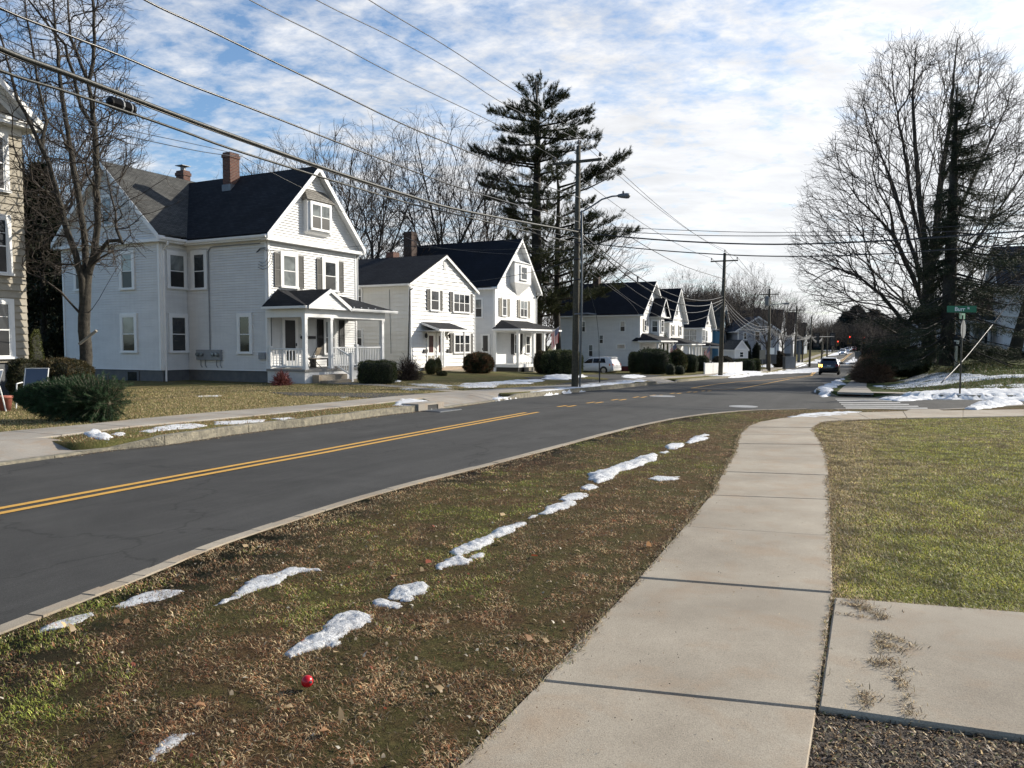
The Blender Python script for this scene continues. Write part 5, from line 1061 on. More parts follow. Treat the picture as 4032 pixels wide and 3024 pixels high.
put_tree(2, 3025, 105, 1130, 'bare tree close behind the transformer pole')
put_tree(2, 3240, 215, 1240, 'far bare tree over the left pavement by the traffic lights')
put_tree(2, 3900, 75, 1010, 'bare tree behind the roofs at the right edge', group='bare trees behind the houses')
# woods: one mass of trees on the skyline
def woods(name, rows, seed, label=None):
    r = np.random.default_rng(seed); vs, fs = [], []; n = 0; L = [variant(31+i, 16, 12, 260, r0=.020, trunk=.2) for i in range(3)]; LM = [tube_mesh(P, par, rr, rr > 0, 3) for P, par, rr in L]
    for (u0, u1, Y0, Y1, vt0, vt1, cnt) in rows:
        for i in range(cnt):
            t = r.uniform(); u = u0+(u1-u0)*t; Y = r.uniform(Y0, Y1); x = at(u, 1350, Y).x; z = float(Rz(x, Y)); vt = vt0+(vt1-vt0)*t+r.uniform(-12, 30); s = (at(u, vt, Y).z-z)/17.0
            V, Fc = LM[r.integers(3)]; a = r.uniform(0, 6.28); R_ = np.array([[cos(a), -sin(a), 0], [sin(a), cos(a), 0], [0, 0, 1]]); w = r.uniform(.8, 1.3)
            vs.append((V*np.array([s*w, s*w, s]))@R_.T+np.array([x, Y, z])); fs.append(Fc+n); n += len(V)
    V = np.concatenate(vs); Fc = np.concatenate(fs); o = npmesh(name, V, Fc, TWIGD); return tag(o, label, None, None, 'stuff')
woods('woods', [(2480, 2860, 150, 210, 1130, 1120, 55), (2860, 3120, 190, 260, 1180, 1215, 40), (3080, 3420, 300, 380, 1250, 1290, 50), (3250, 3520, 250, 300, 1265, 1230, 30), (100, 420, 52, 75, 760, 800, 22), (1250, 2150, 110, 150, 930, 980, 9), (2150, 2560, 120, 180, 1090, 1150, 16), (3450, 4300, 90, 140, 1240, 1150, 34)], 4)
# ------------------------------------------------ leaf clouds
LEAF = attr_mat('leaf', .7, .3, .15); NEEDLE = attr_mat('needle', .75, .25, .1)
def tri_cloud(c, L, w, d, col, jit=.25, seed=1):
    """one slim triangle per row: centres c, length L, width w, direction d"""
    r = np.random.default_rng(seed); n = len(c); d = d/(np.linalg.norm(d, axis=1)[:, None]+1e-9); s = np.cross(d, r.normal(0, 1, (n, 3))); s /= np.linalg.norm(s, axis=1)[:, None]+1e-9
    L = np.broadcast_to(L, n)[:, None]; w = np.broadcast_to(w, n)[:, None]
    V = np.stack([c-s*w/2, c+s*w/2, c+d*L+s*w*.1, c+d*L-s*w*.1], 1).reshape(-1, 3)
    Fc = np.arange(4*n).reshape(n, 4); C = np.repeat(col*(1+r.uniform(-jit, jit, (n, 1))), 4, axis=0); return V, Fc, np.clip(C, 0, 1)
def fbm3(P, s, seed):
    return np.array([noise.noise(Vector(q)*s+Vector((seed, 0, 0)))+.5*noise.noise(Vector(q)*s*2.7+Vector((0, seed, 0))) for q in P])
def hedge(name, c, size, n, col, label, cat='hedge', leaf=.05, shape=2.6, group=None, rz=0, col2=None, seed=1, core=True):
    """clipped shrub: superellipsoid shell of leaves over a dark core; without core: a twiggy fan from the base"""
    r = np.random.default_rng(seed); T = empty(name, c, rz, label, cat, group); S = np.array(size, float)
    if not core:      # twiggy
        n = int(n*1.6); d = r.normal(0, 1, (n, 3)); d[:, 2] = np.abs(d[:, 2])*1.1+.15; d /= np.linalg.norm(d, axis=1)[:, None]; q = r.uniform(.12, 1, n)**.6
        P = d*q[:, None]*np.array([S[0]/2, S[1]/2, S[2]*.88])*(1+.25*r.normal(0, 1, (n, 1))*.5); P = P*(1-.12*np.abs(fbm3(P[:, :]/S.max(), 4, seed)))[:, None]; dr = d+r.normal(0, .55, (n, 3)); P[:, 2] = np.maximum(P[:, 2], .03)
        V, Fc, C = tri_cloud(P, leaf*r.uniform(.5, 1.5, n), min(.035, leaf*.16), dr, (np.array(col)[None]*np.ones((n, 1)) if col2 is None else np.where(r.uniform(0, 1, (n, 1)) < .6, np.array(col)[None], np.array(col2)[None])), .4, seed); npmesh('foliage', V, Fc, LEAF, T, C)
        mb = MB()
        for k in range(26):
            a = r.uniform(0, 2*pi); e = r.uniform(.2, .95); t = Vector((cos(a)*S[0]*.46*e, sin(a)*S[1]*.46*e, S[2]*r.uniform(.5, .92))); mb.tube([(cos(a)*.05, sin(a)*.05, 0), t*.5+Vector((0, 0, .05*S[2])), t], [.03*S[2]/2+.006, .012, .004], 4)
        mb.build('stem', TWIG, T); return T
    n = int(n*1.5); d = r.normal(0, 1, (n, 3)); k = (np.abs(d[:, 0])**shape+np.abs(d[:, 1])**shape+np.abs(d[:, 2])**shape)**(1/shape); p = d/k[:, None]
    nz = fbm3(p*S/S.max(), 3.2, seed); sc = 1+nz*.16-np.abs(r.normal(0, .05, n)); P = p*sc[:, None]*np.array([S[0]/2, S[1]/2, S[2]/2])+np.array([0, 0, S[2]/2]); ok = P[:, 2] > .0; P = P[ok]; nz = nz[ok]; m = len(P)
    nrm = (P-np.array([0, 0, S[2]/2]))/S; dr = nrm/np.linalg.norm(nrm, axis=1)[:, None]+r.normal(0, .75, (m, 3)); dr[:, 2] += .25
    C = np.array(col)[None]*np.ones((m, 1))
    if col2 is not None: C = np.where((r.uniform(0, 1, m)+nz*1.2)[:, None] > .6, np.array(col2)[None], C)
    V, Fc, C = tri_cloud(P, leaf*r.uniform(.6, 1.5, m), leaf*.42, dr, C, .55, seed); npmesh('foliage', V, Fc, LEAF, T, C)
    vs = []; fs = []; A, B_ = 22, 14; 
    for i in range(B_+1):
        for j in range(A):
            th = .06+(pi-.12)*i/B_; ph = 2*pi*j/A; q = np.array([sin(th)*cos(ph), sin(th)*sin(ph), -cos(th)]); q = q/((np.abs(q)**shape).sum()**(1/shape)); f = 1+(noise.noise(Vector(q*S/S.max())*3.2+Vector((seed, 0, 0)))+.5*noise.noise(Vector(q*S/S.max())*8.64+Vector((0, seed, 0))))*.16-.11
            vs.append(tuple(q*f*np.array([S[0]/2, S[1]/2, S[2]/2])+np.array([0, 0, S[2]/2])))
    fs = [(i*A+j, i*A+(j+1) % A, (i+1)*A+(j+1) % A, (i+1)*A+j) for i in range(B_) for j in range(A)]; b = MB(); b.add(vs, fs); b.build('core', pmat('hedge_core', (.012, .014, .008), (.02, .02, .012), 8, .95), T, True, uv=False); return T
def hpx(name, u0, u1, vt, vb, Y, depth, n, col, label, **k):
    a = at(u0, vb, Y); b = at(u1, vb, Y); z = float(Lz((a.x+b.x)/2, Y)); zt = at((u0+u1)/2, vt, Y).z
    return hedge(name, Vector(((a.x+b.x)/2, Y+depth/2, z-.05)), (b.x-a.x, depth, zt-z+.05), n, col, label, **k)
BX = (.026, .040, .016); BX2 = (.055, .065, .022); OL = (.085, .075, .03); BR = (.07, .045, .025)
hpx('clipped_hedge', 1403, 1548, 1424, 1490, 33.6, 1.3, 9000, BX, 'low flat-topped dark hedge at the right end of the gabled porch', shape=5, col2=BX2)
hpx('bare_shrub', 1540, 1660, 1400, 1488, 36.5, 1.6, 2600, (.035, .025, .02), 'dark twiggy leafless shrub right of the low flat hedge', cat='shrub', leaf=.14, shape=2, core=False, seed=3)
hpx('cone_shrub', 1668, 1722, 1412, 1482, 41.5, .9, 3500, BX2, 'larger cone-shaped evergreen by the two front doors', cat='shrub', shape=1.4, col2=OL, seed=4)
hpx('cone_shrub', 1704, 1738, 1408, 1478, 42.3, .7, 2500, BX2, 'slimmer cone-shaped evergreen touching the larger one at the stoop', cat='shrub', shape=1.4, col2=OL, seed=5)
hpx('low_shrub', 1720, 1756, 1463, 1484, 41, .7, 1500, (.09, .07, .03), 'small yellowish shrub at the foot of the cone evergreens', cat='shrub', seed=6, col2=BX2)
hpx('rhododendron', 1823, 1938, 1394, 1480, 44.5, 2.2, 7000, (.05, .052, .022), 'big rounded shrub with bronze and green leaves right of the stoop', cat='shrub', leaf=.11, shape=2.4, col2=(.12, .065, .03), seed=7)
hpx('round_shrub', 2105, 2160, 1384, 1478, 52, 1.6, 4500, (.035, .035, .016), 'olive rounded evergreen beside the third house steps', cat='shrub', leaf=.08, shape=2.3, col2=(.08, .055, .025), seed=8)
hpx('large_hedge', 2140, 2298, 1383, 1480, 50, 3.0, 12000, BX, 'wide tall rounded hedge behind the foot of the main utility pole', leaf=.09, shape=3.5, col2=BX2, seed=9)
hpx('round_hedge', 2484, 2530, 1388, 1466, 73, 2.2, 4000, BX, 'narrow hedge at the near corner of the double gabled house', leaf=.1, shape=3, seed=10, col2=BX2)
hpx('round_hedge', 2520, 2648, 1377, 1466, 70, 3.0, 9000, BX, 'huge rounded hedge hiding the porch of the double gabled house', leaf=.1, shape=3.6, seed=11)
hpx('loose_shrub', 2642, 2712, 1382, 1462, 72, 2.2, 5000, BX2, 'loose olive shrub right of the huge rounded hedge', cat='shrub', leaf=.12, shape=2.3, seed=12, col2=OL)
hpx('round_hedge', 2700, 2756, 1397, 1460, 75, 2.5, 4500, BX, 'rounded hedge in front of the tall gabled house, right of the loose shrub', leaf=.1, seed=13)
hpx('round_hedge', 2745, 2800, 1402, 1450, 80, 2.5, 3500, BX, 'lower rounded hedge left of the picket fence', leaf=.1, seed=14, col2=BX2)
hpx('small_shrub', 2625, 2662, 1432, 1464, 68, 1.0, 1800, BX, 'small dark shrub at the foot of the huge rounded hedge', cat='shrub', seed=15)
hpx('small_shrub', 2662, 2700, 1440, 1462, 69, 1.0, 1500, BX, 'low dark shrub right next to the small dark shrub by the big hedge', cat='shrub', seed=16)
hpx('porch_tree', 2600, 2650, 1292, 1400, 84, 3, 5200, (.025, .035, .014), 'loose dark evergreen rising between the fourth and fifth house porches', cat='tree', leaf=.22, shape=1.6, seed=17, core=False)
hpx('porch_tree', 2650, 2684, 1345, 1400, 86, 2, 3000, (.05, .055, .025), 'olive shrub tree by the flag of the fourth house', cat='tree', leaf=.2, shape=1.8, seed=18, core=False)
hpx('fence_hedge', 2816, 2892, 1404, 1440, 86, 2.0, 4000, (.03, .028, .014), 'brownish hedge just behind the picket fence', leaf=.1, seed=19, shape=3)
hpx('table_hedge', 2912, 2982, 1417, 1452, 86, 3.0, 6500, BX, 'flat-topped hedge on bare stems right of the picket fence', leaf=.1, shape=5, seed=20, core=True)
hpx('table_hedge', 2976, 2998, 1416, 1450, 88, 2.0, 2500, BX2, 'narrow hedge touching the right end of the flat-topped hedge', leaf=.1, shape=4, seed=21)
hpx('column_evergreen', 2930, 2962, 1345, 1402, 108, 2.2, 3200, (.015, .022, .015), 'dark upright evergreen at the left front of the grey house', cat='tree', leaf=.2, shape=1.7, seed=22)
hpx('column_evergreen', 2975, 3000, 1350, 1402, 108, 2.0, 2800, (.015, .022, .015), 'dark upright evergreen right of the grey house window', cat='tree', leaf=.2, shape=1.6, seed=23)
hpx('far_shrub', 3055, 3100, 1385, 1408, 118, 2.5, 2200, (.03, .022, .016), 'brownish leafless shrub in front of the far dark-roofed houses', cat='shrub', leaf=.16, seed=24)
hpx('foundation_hedge', 8, 95, 1418, 1520, 21.8, 1.2, 7000, (.025, .032, .012), 'dark ragged hedge against the beige house corner, behind the blue chair', leaf=.05, shape=3, seed=25, col2=(.05, .045, .02))
hpx('foundation_hedge', 90, 288, 1418, 1530, 22.4, 1.6, 12000, (.032, .034, .012), 'olive brown hedge behind the discarded tree, left of the bare tree trunk', leaf=.05, shape=2.8, seed=26, col2=(.075, .055, .022))
hpx('yew_strip', 114, 132, 1300, 1440, 24.5, .6, 1500, (.07, .08, .02), 'thin yellow-green shrub beside the beige house corner', cat='shrub', seed=27)
hpx('red_twig_shrub', 1058, 1126, 1462, 1506, 32.0, 1.3, 900, (.16, .05, .045), 'small pinkish red twiggy shrub at the near corner of the porch', cat='shrub', leaf=.16, shape=2, core=False, seed=28)
hpx('fine_shrub', 3440, 3545, 1400, 1482, 44, 4, 9000, (.09, .055, .035), 'reddish brown leafless shrub at the left end of the corner lawn', cat='shrub', leaf=.3, shape=2.2, core=False, seed=29, col2=(.13, .08, .05))
hpx('yew_shrub', 3545, 3700, 1372, 1446, 46, 4, 14000, (.05, .065, .022), 'spreading green yew below the great bare tree', cat='shrub', leaf=.16, shape=2.2, seed=30, col2=(.06, .055, .02))
hpx('brown_hedge', 3452, 3535, 1368, 1420, 62, 4, 6000, (.045, .025, .018), 'clipped russet hedge behind the brown shrub on the corner', leaf=.14, shape=3, seed=31)
hpx('dark_bushes', 3760, 4060, 1385, 1430, 58, 3, 12000, (.014, .018, .010), 'dark low bushes below the right-hand white houses', leaf=.2, shape=3, seed=32, cat='bushes')
# dense dark woods behind the left houses' gap and conifers on the skyline
def conifer(name, x, y, z, h, w, n, col, label, seed, droop=-.15, leafL=.5, lw=.16, group=None, trunkr=.2, lo=.08):
    r = np.random.default_rng(seed); T = empty(name, (x, y, z), 0, label, 'tree', group); b = MB(); b.tube([(0, 0, -.3), (0, 0, h*.5), (0, 0, h*.97)], [trunkr, trunkr*.6, .02], 7); b.build('trunk', BARKD, T)
    t = lo+(1-lo)*r.uniform(0, 1, n)**1.35; a = r.uniform(0, 2*pi, n); lay = np.sin(t*h*2.6+np.sin(a*3+seed)*1.3)*.22+.8; R = w/2*(1-t)**.8*lay*r.uniform(.15, 1, n)**.5
    P = np.stack([R*np.cos(a), R*np.sin(a), t*h+droop*R], 1); d = np.stack([np.cos(a), np.sin(a), r.uniform(-.5, .35, n)], 1)+r.normal(0, .35, (n, 3))
    V, Fc, C = tri_cloud(P, leafL*r.uniform(.6, 1.3, n), lw, d, np.array(col)[None]*np.ones((n, 1)), .45, seed); npmesh('crown', V, Fc, NEEDLE, T, C); return T
for i, (u, Y, vt, w, col, lab) in enumerate(((175, 42, 640, 6, (.016, .022, .010), 'dark hemlock filling the gap between the beige house and the porch house'), (120, 46, 760, 6, (.014, .019, .009), 'dark conifer close behind the beige house corner'), (3370, 320, 1205, 38, (.016, .024, .020), 'broad dark pine beyond the traffic lights, left one of the pair'), (3440, 310, 1222, 34, (.014, .021, .018), 'broad dark pine right of the pair beyond the traffic lights'), (3330, 370, 1228, 28, (.020, .028, .026), 'smaller hazy pine over the end of the street'), (3520, 150, 1270, 9, (.016, .022, .014), 'dark conifer behind the russet hedge on the corner'), (3960, 95, 1090, 14, (.014, .02, .014), 'dark conifer mass above the slate blue roof'), (3240, 340, 1300, 22, (.02, .022, .018), 'low dark conifer left of the far pine pair'))):
    x = at(u, 1350, Y).x; z = float(Rz(x, Y)); h = at(u, vt, Y).z-z; conifer('evergreen_tree', x, Y, z, h, w, 9000 if Y < 60 else 7000, col, lab, 50+i, leafL=.45 if Y < 60 else 1.5, lw=.12 if Y < 60 else .55, lo=.02)
# --- white pine with flat spreading boughs
def bough(mb_pts, C, r, a, b, w, n, up=.25, tuft=.32):
    """feathery upturned sprigs along the outer part of a limb a->b; returns needle roots and directions"""
    a = np.array(a); b = np.array(b); d = b-a; L = np.linalg.norm(d); ns = max(6, n//12); t = r.uniform(.2, 1.0, ns)**.75; side = np.cross(d/L, [0, 0, 1.]); side /= np.linalg.norm(side)+1e-9
    wl = w*np.sin(np.clip(t, 0, 1)*pi*.84+.3)**.7; R_ = a+d*t[:, None]+side*(r.uniform(-1, 1, ns)*wl)[:, None]; R_[:, 2] += r.uniform(-.25, .12, ns)
    ax_ = d/L*r.uniform(.3, 1.0, (ns, 1))+side*r.normal(0, .45, (ns, 1))+np.array([0, 0, 1.])*r.uniform(.15, .95, (ns, 1)); ax_ /= np.linalg.norm(ax_, axis=1)[:, None]; ls = r.uniform(.35, .95, ns)
    k = 12; q = r.uniform(0, 1, (ns, k)); P = (R_[:, None, :]+ax_[:, None, :]*(ls[:, None]*q)[:, :, None]).reshape(-1, 3); D_ = np.repeat(ax_, k, axis=0)*.9+r.normal(0, .38, (ns*k, 3)); return P, D_
def pine():
    r = np.random.default_rng(9); Y = 75.0; base = at(2112, 1380, Y); base.z = float(Rz(base.x, Y)); T = empty('white_pine', base, 0, 'tall dark pine with flat spreading boughs rising behind the steep-roofed house', 'tree'); B = np.array(base)
    tr = ln([(2112, 1440), (2113, 1100), (2112, 800), (2118, 560), (2115, 420), (2108, 310)], Y); tr2 = ln([(2197, 1440), (2192, 1200), (2195, 950), (2200, 760), (2190, 640)], Y+3)
    mb = MB(); mb.tube([Vector(q)-base for q in tr], [.62, .5, .42, .25, .14, .04], 8); mb.tube([Vector(q)-base for q in tr2], [.36, .3, .24, .15, .06], 8)
    spec = [  # v on trunk, tip u, tip v, half-width m, count
     (420, 2045, 345, .7, 150), (400, 2125, 300, .6, 160), (430, 2092, 310, .6, 130), (440, 2000, 430, .8, 220), (450, 2225, 375, 1.0, 320), (470, 2190, 345, .8, 220), (480, 1930, 440, 1.1, 330), (520, 1962, 512, 1.0, 260), (500, 2325, 440, 1.2, 420), (520, 2320, 480, 1.0, 260), (540, 2352, 540, 1.2, 380), (570, 1985, 560, 1.1, 330), (560, 2100, 500, 1.5, 330), (580, 2260, 520, 1.6, 350),
     (600, 2350, 575, 1.1, 260), (640, 1975, 595, 1.2, 330), (650, 1845, 590, 1.1, 420), (660, 1920, 620, 1.2, 300), (640, 2200, 610, 1.4, 260), (690, 2230, 650, 1.5, 260), (760, 2480, 600, 1.3, 620), (740, 2400, 660, 1.2, 380), (780, 2440, 680, 1.1, 260), (740, 1895, 690, 1.3, 360), (760, 1898, 730, 1.4, 380), (800, 1910, 780, 1.3, 300), (790, 2010, 760, 1.5, 260), (830, 2160, 820, 1.4, 200), (860, 2335, 790, 1.1, 220),
     (880, 1990, 830, 1.4, 280), (920, 2010, 850, 1.2, 220), (900, 2340, 850, 1.2, 260), (940, 2365, 850, 1.2, 200), (960, 2300, 900, 1.5, 280), (990, 2510, 905, 1.2, 480), (960, 2440, 850, 1.1, 240), (1000, 2420, 910, 1.3, 300), (1010, 2010, 930, .9, 120), (1040, 2310, 980, 1.6, 280), (1090, 2370, 1010, 1.4, 260), (1070, 2080, 1010, 1.3, 140), (1140, 2415, 1065, 1.5, 360), (1120, 2330, 1070, 1.4, 240), (1150, 2130, 1080, 1.5, 220),
     (1180, 2435, 1135, 1.8, 430), (1200, 2380, 1160, 1.8, 330), (1190, 2230, 1150, 2.0, 330), (1210, 2140, 1190, 1.8, 300), (1250, 2250, 1210, 1.8, 220), (1250, 2160, 1215, 1.5, 200)]
    Ps, Ds = [], []
    for i, (v0, u1, v1, w, n) in enumerate(spec):
        tt = (1440-v0)/1130; u0 = 2112 if u1 < 2260 or v0 < 700 else 2195; a = at(u0, v0, Y if u0 == 2112 else Y+3); dy = r.uniform(-2.5, 2.5); b = at(u1, v1, Y+dy)
        m = (Vector(a)+Vector(b))/2+Vector((0, 0, -.04*(Vector(b)-Vector(a)).length)); mb.tube([Vector(a)-base, m-base, Vector(b)-base], [.13, .08, .02], 4)
        P, d = bough(None, None, r, a, b, w, int(n*2.4)); Ps.append(P); Ds.append(d)
    for k in range(64):        # boughs pointing towards and away from the street
        v0 = r.uniform(430, 1240); a = np.array(at(2112+r.uniform(-5, 70)*(v0 > 750), v0, Y)); L = (2.2+4.6*min(1, (v0-400)/500))*r.uniform(.6, 1.0); an = r.choice([-1, 1])*pi/2+r.uniform(-.7, .7); b = a+np.array([cos(an)*L, sin(an)*L, L*r.uniform(-.05, .3)])
        mb.tube([Vector(a)-base, Vector(b)-base], [.1, .02], 4); P, d = bough(None, None, r, a, b, 1.3, 280); Ps.append(P); Ds.append(d)
    mb.build('trunk', BARKD, T, True)
    P = np.concatenate(Ps); D = np.concatenate(Ds); k = 4; P = np.repeat(P, k, axis=0); D = np.repeat(D, k, axis=0)+r.normal(0, .35, (len(P), 3)); P = P+r.normal(0, .035, P.shape)
    c = np.where(r.uniform(0, 1, (len(P), 1)) < .25, np.array([[.085, .085, .034]]), np.array([[.034, .042, .018]]))
    V, Fc, C = tri_cloud(P-B, r.uniform(.16, .32, len(P)), .03, D, c, .45, 3); npmesh('crown', V, Fc, NEEDLE, T, C)
pine()
# --- ragged spruce on the corner lawn
def spruce():
    r = np.random.default_rng(19); Y = 42.0; base = at(3727, 1434, Y); base.z = float(Lz(base.x, Y)); T = empty('spruce', base, 0, 'ragged dark spruce standing in front of the great bare tree on the corner lawn', 'tree'); B = np.array(base)
    tr = ln([(3727, 1440), (3738, 1150), (3750, 850), (3758, 600), (3765, 430), (3770, 325)], Y); mb = MB(); mb.tube([Vector(q)-base for q in tr], [.40, .34, .27, .16, .09, .02], 9)
    Ps, Ds = [], []; prof = lambda v: np.interp(v, [325, 450, 600, 800, 1000, 1200, 1330, 1400], [.2, .9, 2.0, 3.4, 4.4, 5.4, 5.6, 4.4])
    for k in range(230):
        v0 = 345+1030*r.uniform()**.85; t = (1440-v0)/1115; q = tr; a = None
        Z = at(3727+43*t, v0, Y); a = np.array(Z); an = r.uniform(0, 2*pi); L = prof(v0)*r.uniform(.55, 1.15)*(1.15 if cos(an) > .1 else .85 if v0 > 1100 else .5); drop = -.08-.16*(v0-325)/1000+r.uniform(-.08, .12)
        if v0 < 700: drop += .3
        b = a+np.array([cos(an)*L, sin(an)*L, L*drop]); m = (a+b)/2; m[2] -= .06*L; mb.tube([Vector(a-B), Vector(m-B), Vector(b-B)], [.045, .03, .008], 4)
        n = int(24+32*L); t_ = r.uniform(.12, 1.02, n); side = np.array([-sin(an), cos(an), 0]); wl = .16*L+.15
        P = a+(b-a)*t_[:, None]+side*(r.uniform(-1, 1, n)*wl*(1.15-t_))[:, None]; P[:, 2] += r.uniform(-.28, .05, n)-.06*L*np.sin(t_*pi); d = (b-a)/L*.5+side*r.normal(0, .6, (n, 1))+r.normal(0, .3, (n, 3)); d[:, 2] -= .35; Ps.append(P); Ds.append(d)
    mb.build('trunk', BARKD, T, True)
    P = np.concatenate(Ps); D = np.concatenate(Ds); P = np.repeat(P, 3, axis=0); D = np.repeat(D, 3, axis=0)+r.normal(0, .4, (len(P), 3)); P = P+r.normal(0, .04, P.shape)
    V, Fc, C = tri_cloud(P-B, r.uniform(.12, .26, len(P)), .022, D, np.array([[.030, .037, .018]])*np.ones((len(P), 1)), .5, 4); npmesh('crown', V, Fc, NEEDLE, T, C)
spruce()
# slanting trunk at the right edge
mb = MB(); a = at(3985, 1432, 50); a.z = .4; mb.tube([Vector((0, 0, -.1)), at(4020, 1290, 50)-a, at(4060, 1150, 50)-a, at(4110, 900, 50)-a], [.42, .34, .30, .2], 8)
T = empty('leaning_tree', a, 0, 'dark leaning tree trunk at the right edge of the corner lawn', 'tree'); mb.build('trunk', BARKD, T, True)
rr_ = np.random.default_rng(77); att = att_px([(3950, 1000), (4200, 900), (4300, 1200), (4200, 1400), (4050, 1350)], 160, 50, 2, rr_)
P, par, rr = grow([([tuple(q) for q in ln([(4020, 1290), (4060, 1150), (4110, 900)], 50)], .1, .05)], att, seg=.5, rng=rr_, r0=.012); V, Fc = tube_mesh(P-np.array(a), par, rr, rr > 0, 4); npmesh('crown', V, Fc, TWIGD, T)
# --- discarded Christmas tree lying on the verge lawn
def cut_tree():
    r = np.random.default_rng(29); a = gp(470, 1640); b = at(92, 1572, 15.9); c0 = Vector((a.x, a.y, a.z)); T = empty('discarded_spruce', c0, 0, 'cut green Christmas tree lying on its side on the lawn, tip to the left', 'tree'); B = np.array(c0)
    A_ = np.array([at(432, 1588, 15.7)]).reshape(3); E_ = np.array([at(112, 1562, 15.9)]).reshape(3); ax = E_-A_; L = np.linalg.norm(ax); ax /= L; s1 = np.cross(ax, [0, 0, 1.]); s1 /= np.linalg.norm(s1); s2 = np.cross(s1, ax)
    gz_ = c0.z+.01; mb = MB(); mb.tube([Vector(A_-B), Vector(E_-B)], [.05, .01], 6); Ps, Ds, Cs, Ls = [], [], [], []
    for k in range(1300):
        t = r.uniform(.0, .97)**.9; an = r.uniform(0, 2*pi); R = (.55*(1-t**3.2)+.05)*r.uniform(.55, 1.0)*(1.0+.18*(t < .25)); o = A_+ax*L*t; dv = s1*cos(an)+s2*sin(an)*.95; tip = o+dv*R+ax*((.10+.24*t) if t > .14 else r.uniform(-.3, .2)); tip[2] = max(tip[2], gz_+.01); d = tip-o; l = np.linalg.norm(d); d /= l
        mb.tube([Vector(o-B), Vector(tip-B)], [.008, .003], 3)
        n = 60; tt = r.uniform(.15, 1.0, n); side = np.cross(d, r.normal(0, 1, 3)); side /= np.linalg.norm(side); P = o+d*(l*tt)[:, None]+side*(r.uniform(-1, 1, n)*.09*(1.2-tt))[:, None]; P[:, 2] = np.maximum(P[:, 2], gz_); dd = d*.8+r.normal(0, .6, (n, 3)); Ps.append(P); Ds.append(dd); 
        q = .45+.75*r.uniform(); c = np.array([.022, .046, .018])*q*(1+.6*(tt > .8)[:, None]); Cs.append(c); Ls.append(np.full(n, .05))
    mb.build('trunk', pmat('spruce_twig', (.045, .035, .02), (.07, .055, .03), 9), T); P = np.concatenate(Ps); D = np.concatenate(Ds); C = np.concatenate(Cs)
    P = np.repeat(P, 3, axis=0); C = np.repeat(C, 3, axis=0); D = np.repeat(D, 3, axis=0)+r.normal(0, .35, (len(P), 3)); P = P+r.normal(0, .012, P.shape); P[:, 2] = np.maximum(P[:, 2], gz_)
    V, Fc, C = tri_cloud(P-B, r.uniform(.03, .06, len(P)), .0065, D, C, .35, 5); npmesh('foliage', V, Fc, NEEDLE, T, C)
cut_tree()
# ------------------------------------------------ utility poles
INS = pmat('insulator', (.16, .14, .13), None, rough=.3)
def upole(ub, vb, ut, vt, Y, label, arm=True, armw=2.3, r=.17, armdir=None, pins=True, lamp=False, rs=.62, top_extra=0):
    b = at(ub, vb, Y); b.z = float(Lz(b.x, Y)); t = at(ut, vt, Y); T = empty('utility_pole', b, 0, label, 'utility pole', 'utility poles along the street'); d = t-b
    mb = MB(); mb.tube([(0, 0, -.3), tuple(d*.5), tuple(d)], [r, r*.86, r*rs], 12); mb.build('pole', M['pole'], T, True)
    ax = Vector((cos(A0), -sin(A0), 0)) if armdir is None else armdir; res = {'base': b, 'top': t, 'ax': ax}
    if arm:
        c = d-Vector((0, 0, .75)); s = Vector((-ax.y, ax.x, 0)); mb = MB(); h = armw/2; off = -s*(r*.62+.06); mb.hexa([c+off-ax*h-s*.045, c+off+ax*h-s*.045, c+off+ax*h+s*.045, c+off-ax*h+s*.045], [q+Vector((0, 0, .11)) for q in (c+off-ax*h-s*.045, c+off+ax*h-s*.045, c+off+ax*h+s*.045, c+off-ax*h+s*.045)])
        mb.tube([c+off+ax*.7, c+Vector((0, 0, -.55))], .015, 4); mb.tube([c+off-ax*.7, c+Vector((0, 0, -.55))], .015, 4); a = mb.build('crossarm', M['pole'], T)
        for q in ((-h+.08), (h-.08)):
            m_ = MB(); p = c+off+ax*q+Vector((0, 0, .11)); m_.lathe(p, [(.015, 0), (.015, .08), (.06, .09), (.07, .13), (.05, .15), (.06, .18), (.03, .24)], 8); m_.build('insulator', INS, a)
        res['L'] = b+c+off-ax*(h-.08)+Vector((0, 0, .34)); res['R'] = b+c+off+ax*(h-.08)+Vector((0, 0, .34))
    m_ = MB(); m_.lathe(d+Vector((0, 0, -.02)), [(.02, 0), (.02, .12), (.06, .13), (.07, .18), (.03, .28)], 8); m_.build('insulator', INS, T); res['C'] = b+d+Vector((0, 0, .28)); res['T'] = T; res['d'] = d
    return res
U1 = upole(2263, 1530, 2278, 575, 33.4, 'nearest wooden utility pole, carrying a street lamp on a curved arm', armw=2.2, r=.155)
U2 = upole(2836, 1481, 2854, 996, 66.5, 'second wooden utility pole, in front of the white picket fence', r=.20)
U3 = upole(3028, 1464, 3030, 1137, 95, 'third utility pole, with a grey transformer can and small lamp arm', r=.19)
U4 = upole(3128, 1451, 3138, 1203, 115, 'fourth utility pole, the last one with a wide crossarm', r=.18)
U5 = upole(3187, 1441, 3196, 1247, 130, 'fifth utility pole without crossarm, beside the side road mouth', arm=False, r=.18)
far_p = [(3235, 1418, 3238, 1322, 175, 'dark far pole just behind the roof of the driving car'), (3256, 1412, 3258, 1310, 195, 'far pole right of the dark far pole, near the kerb snow'), (3276, 1392, 3278, 1300, 240, 'farthest thin pole before the oncoming cars')]
for p in far_p: upole(*p[:5], p[5], arm=False, r=.2)
def obj_at(T, mb, name, m, smooth=False): return mb.build(name, m, T, smooth)
b = U1['base']; d = U1['d']; T = U1['T']
P_ = lambda u, v, Y=33.2: at(u, v, Y)-b
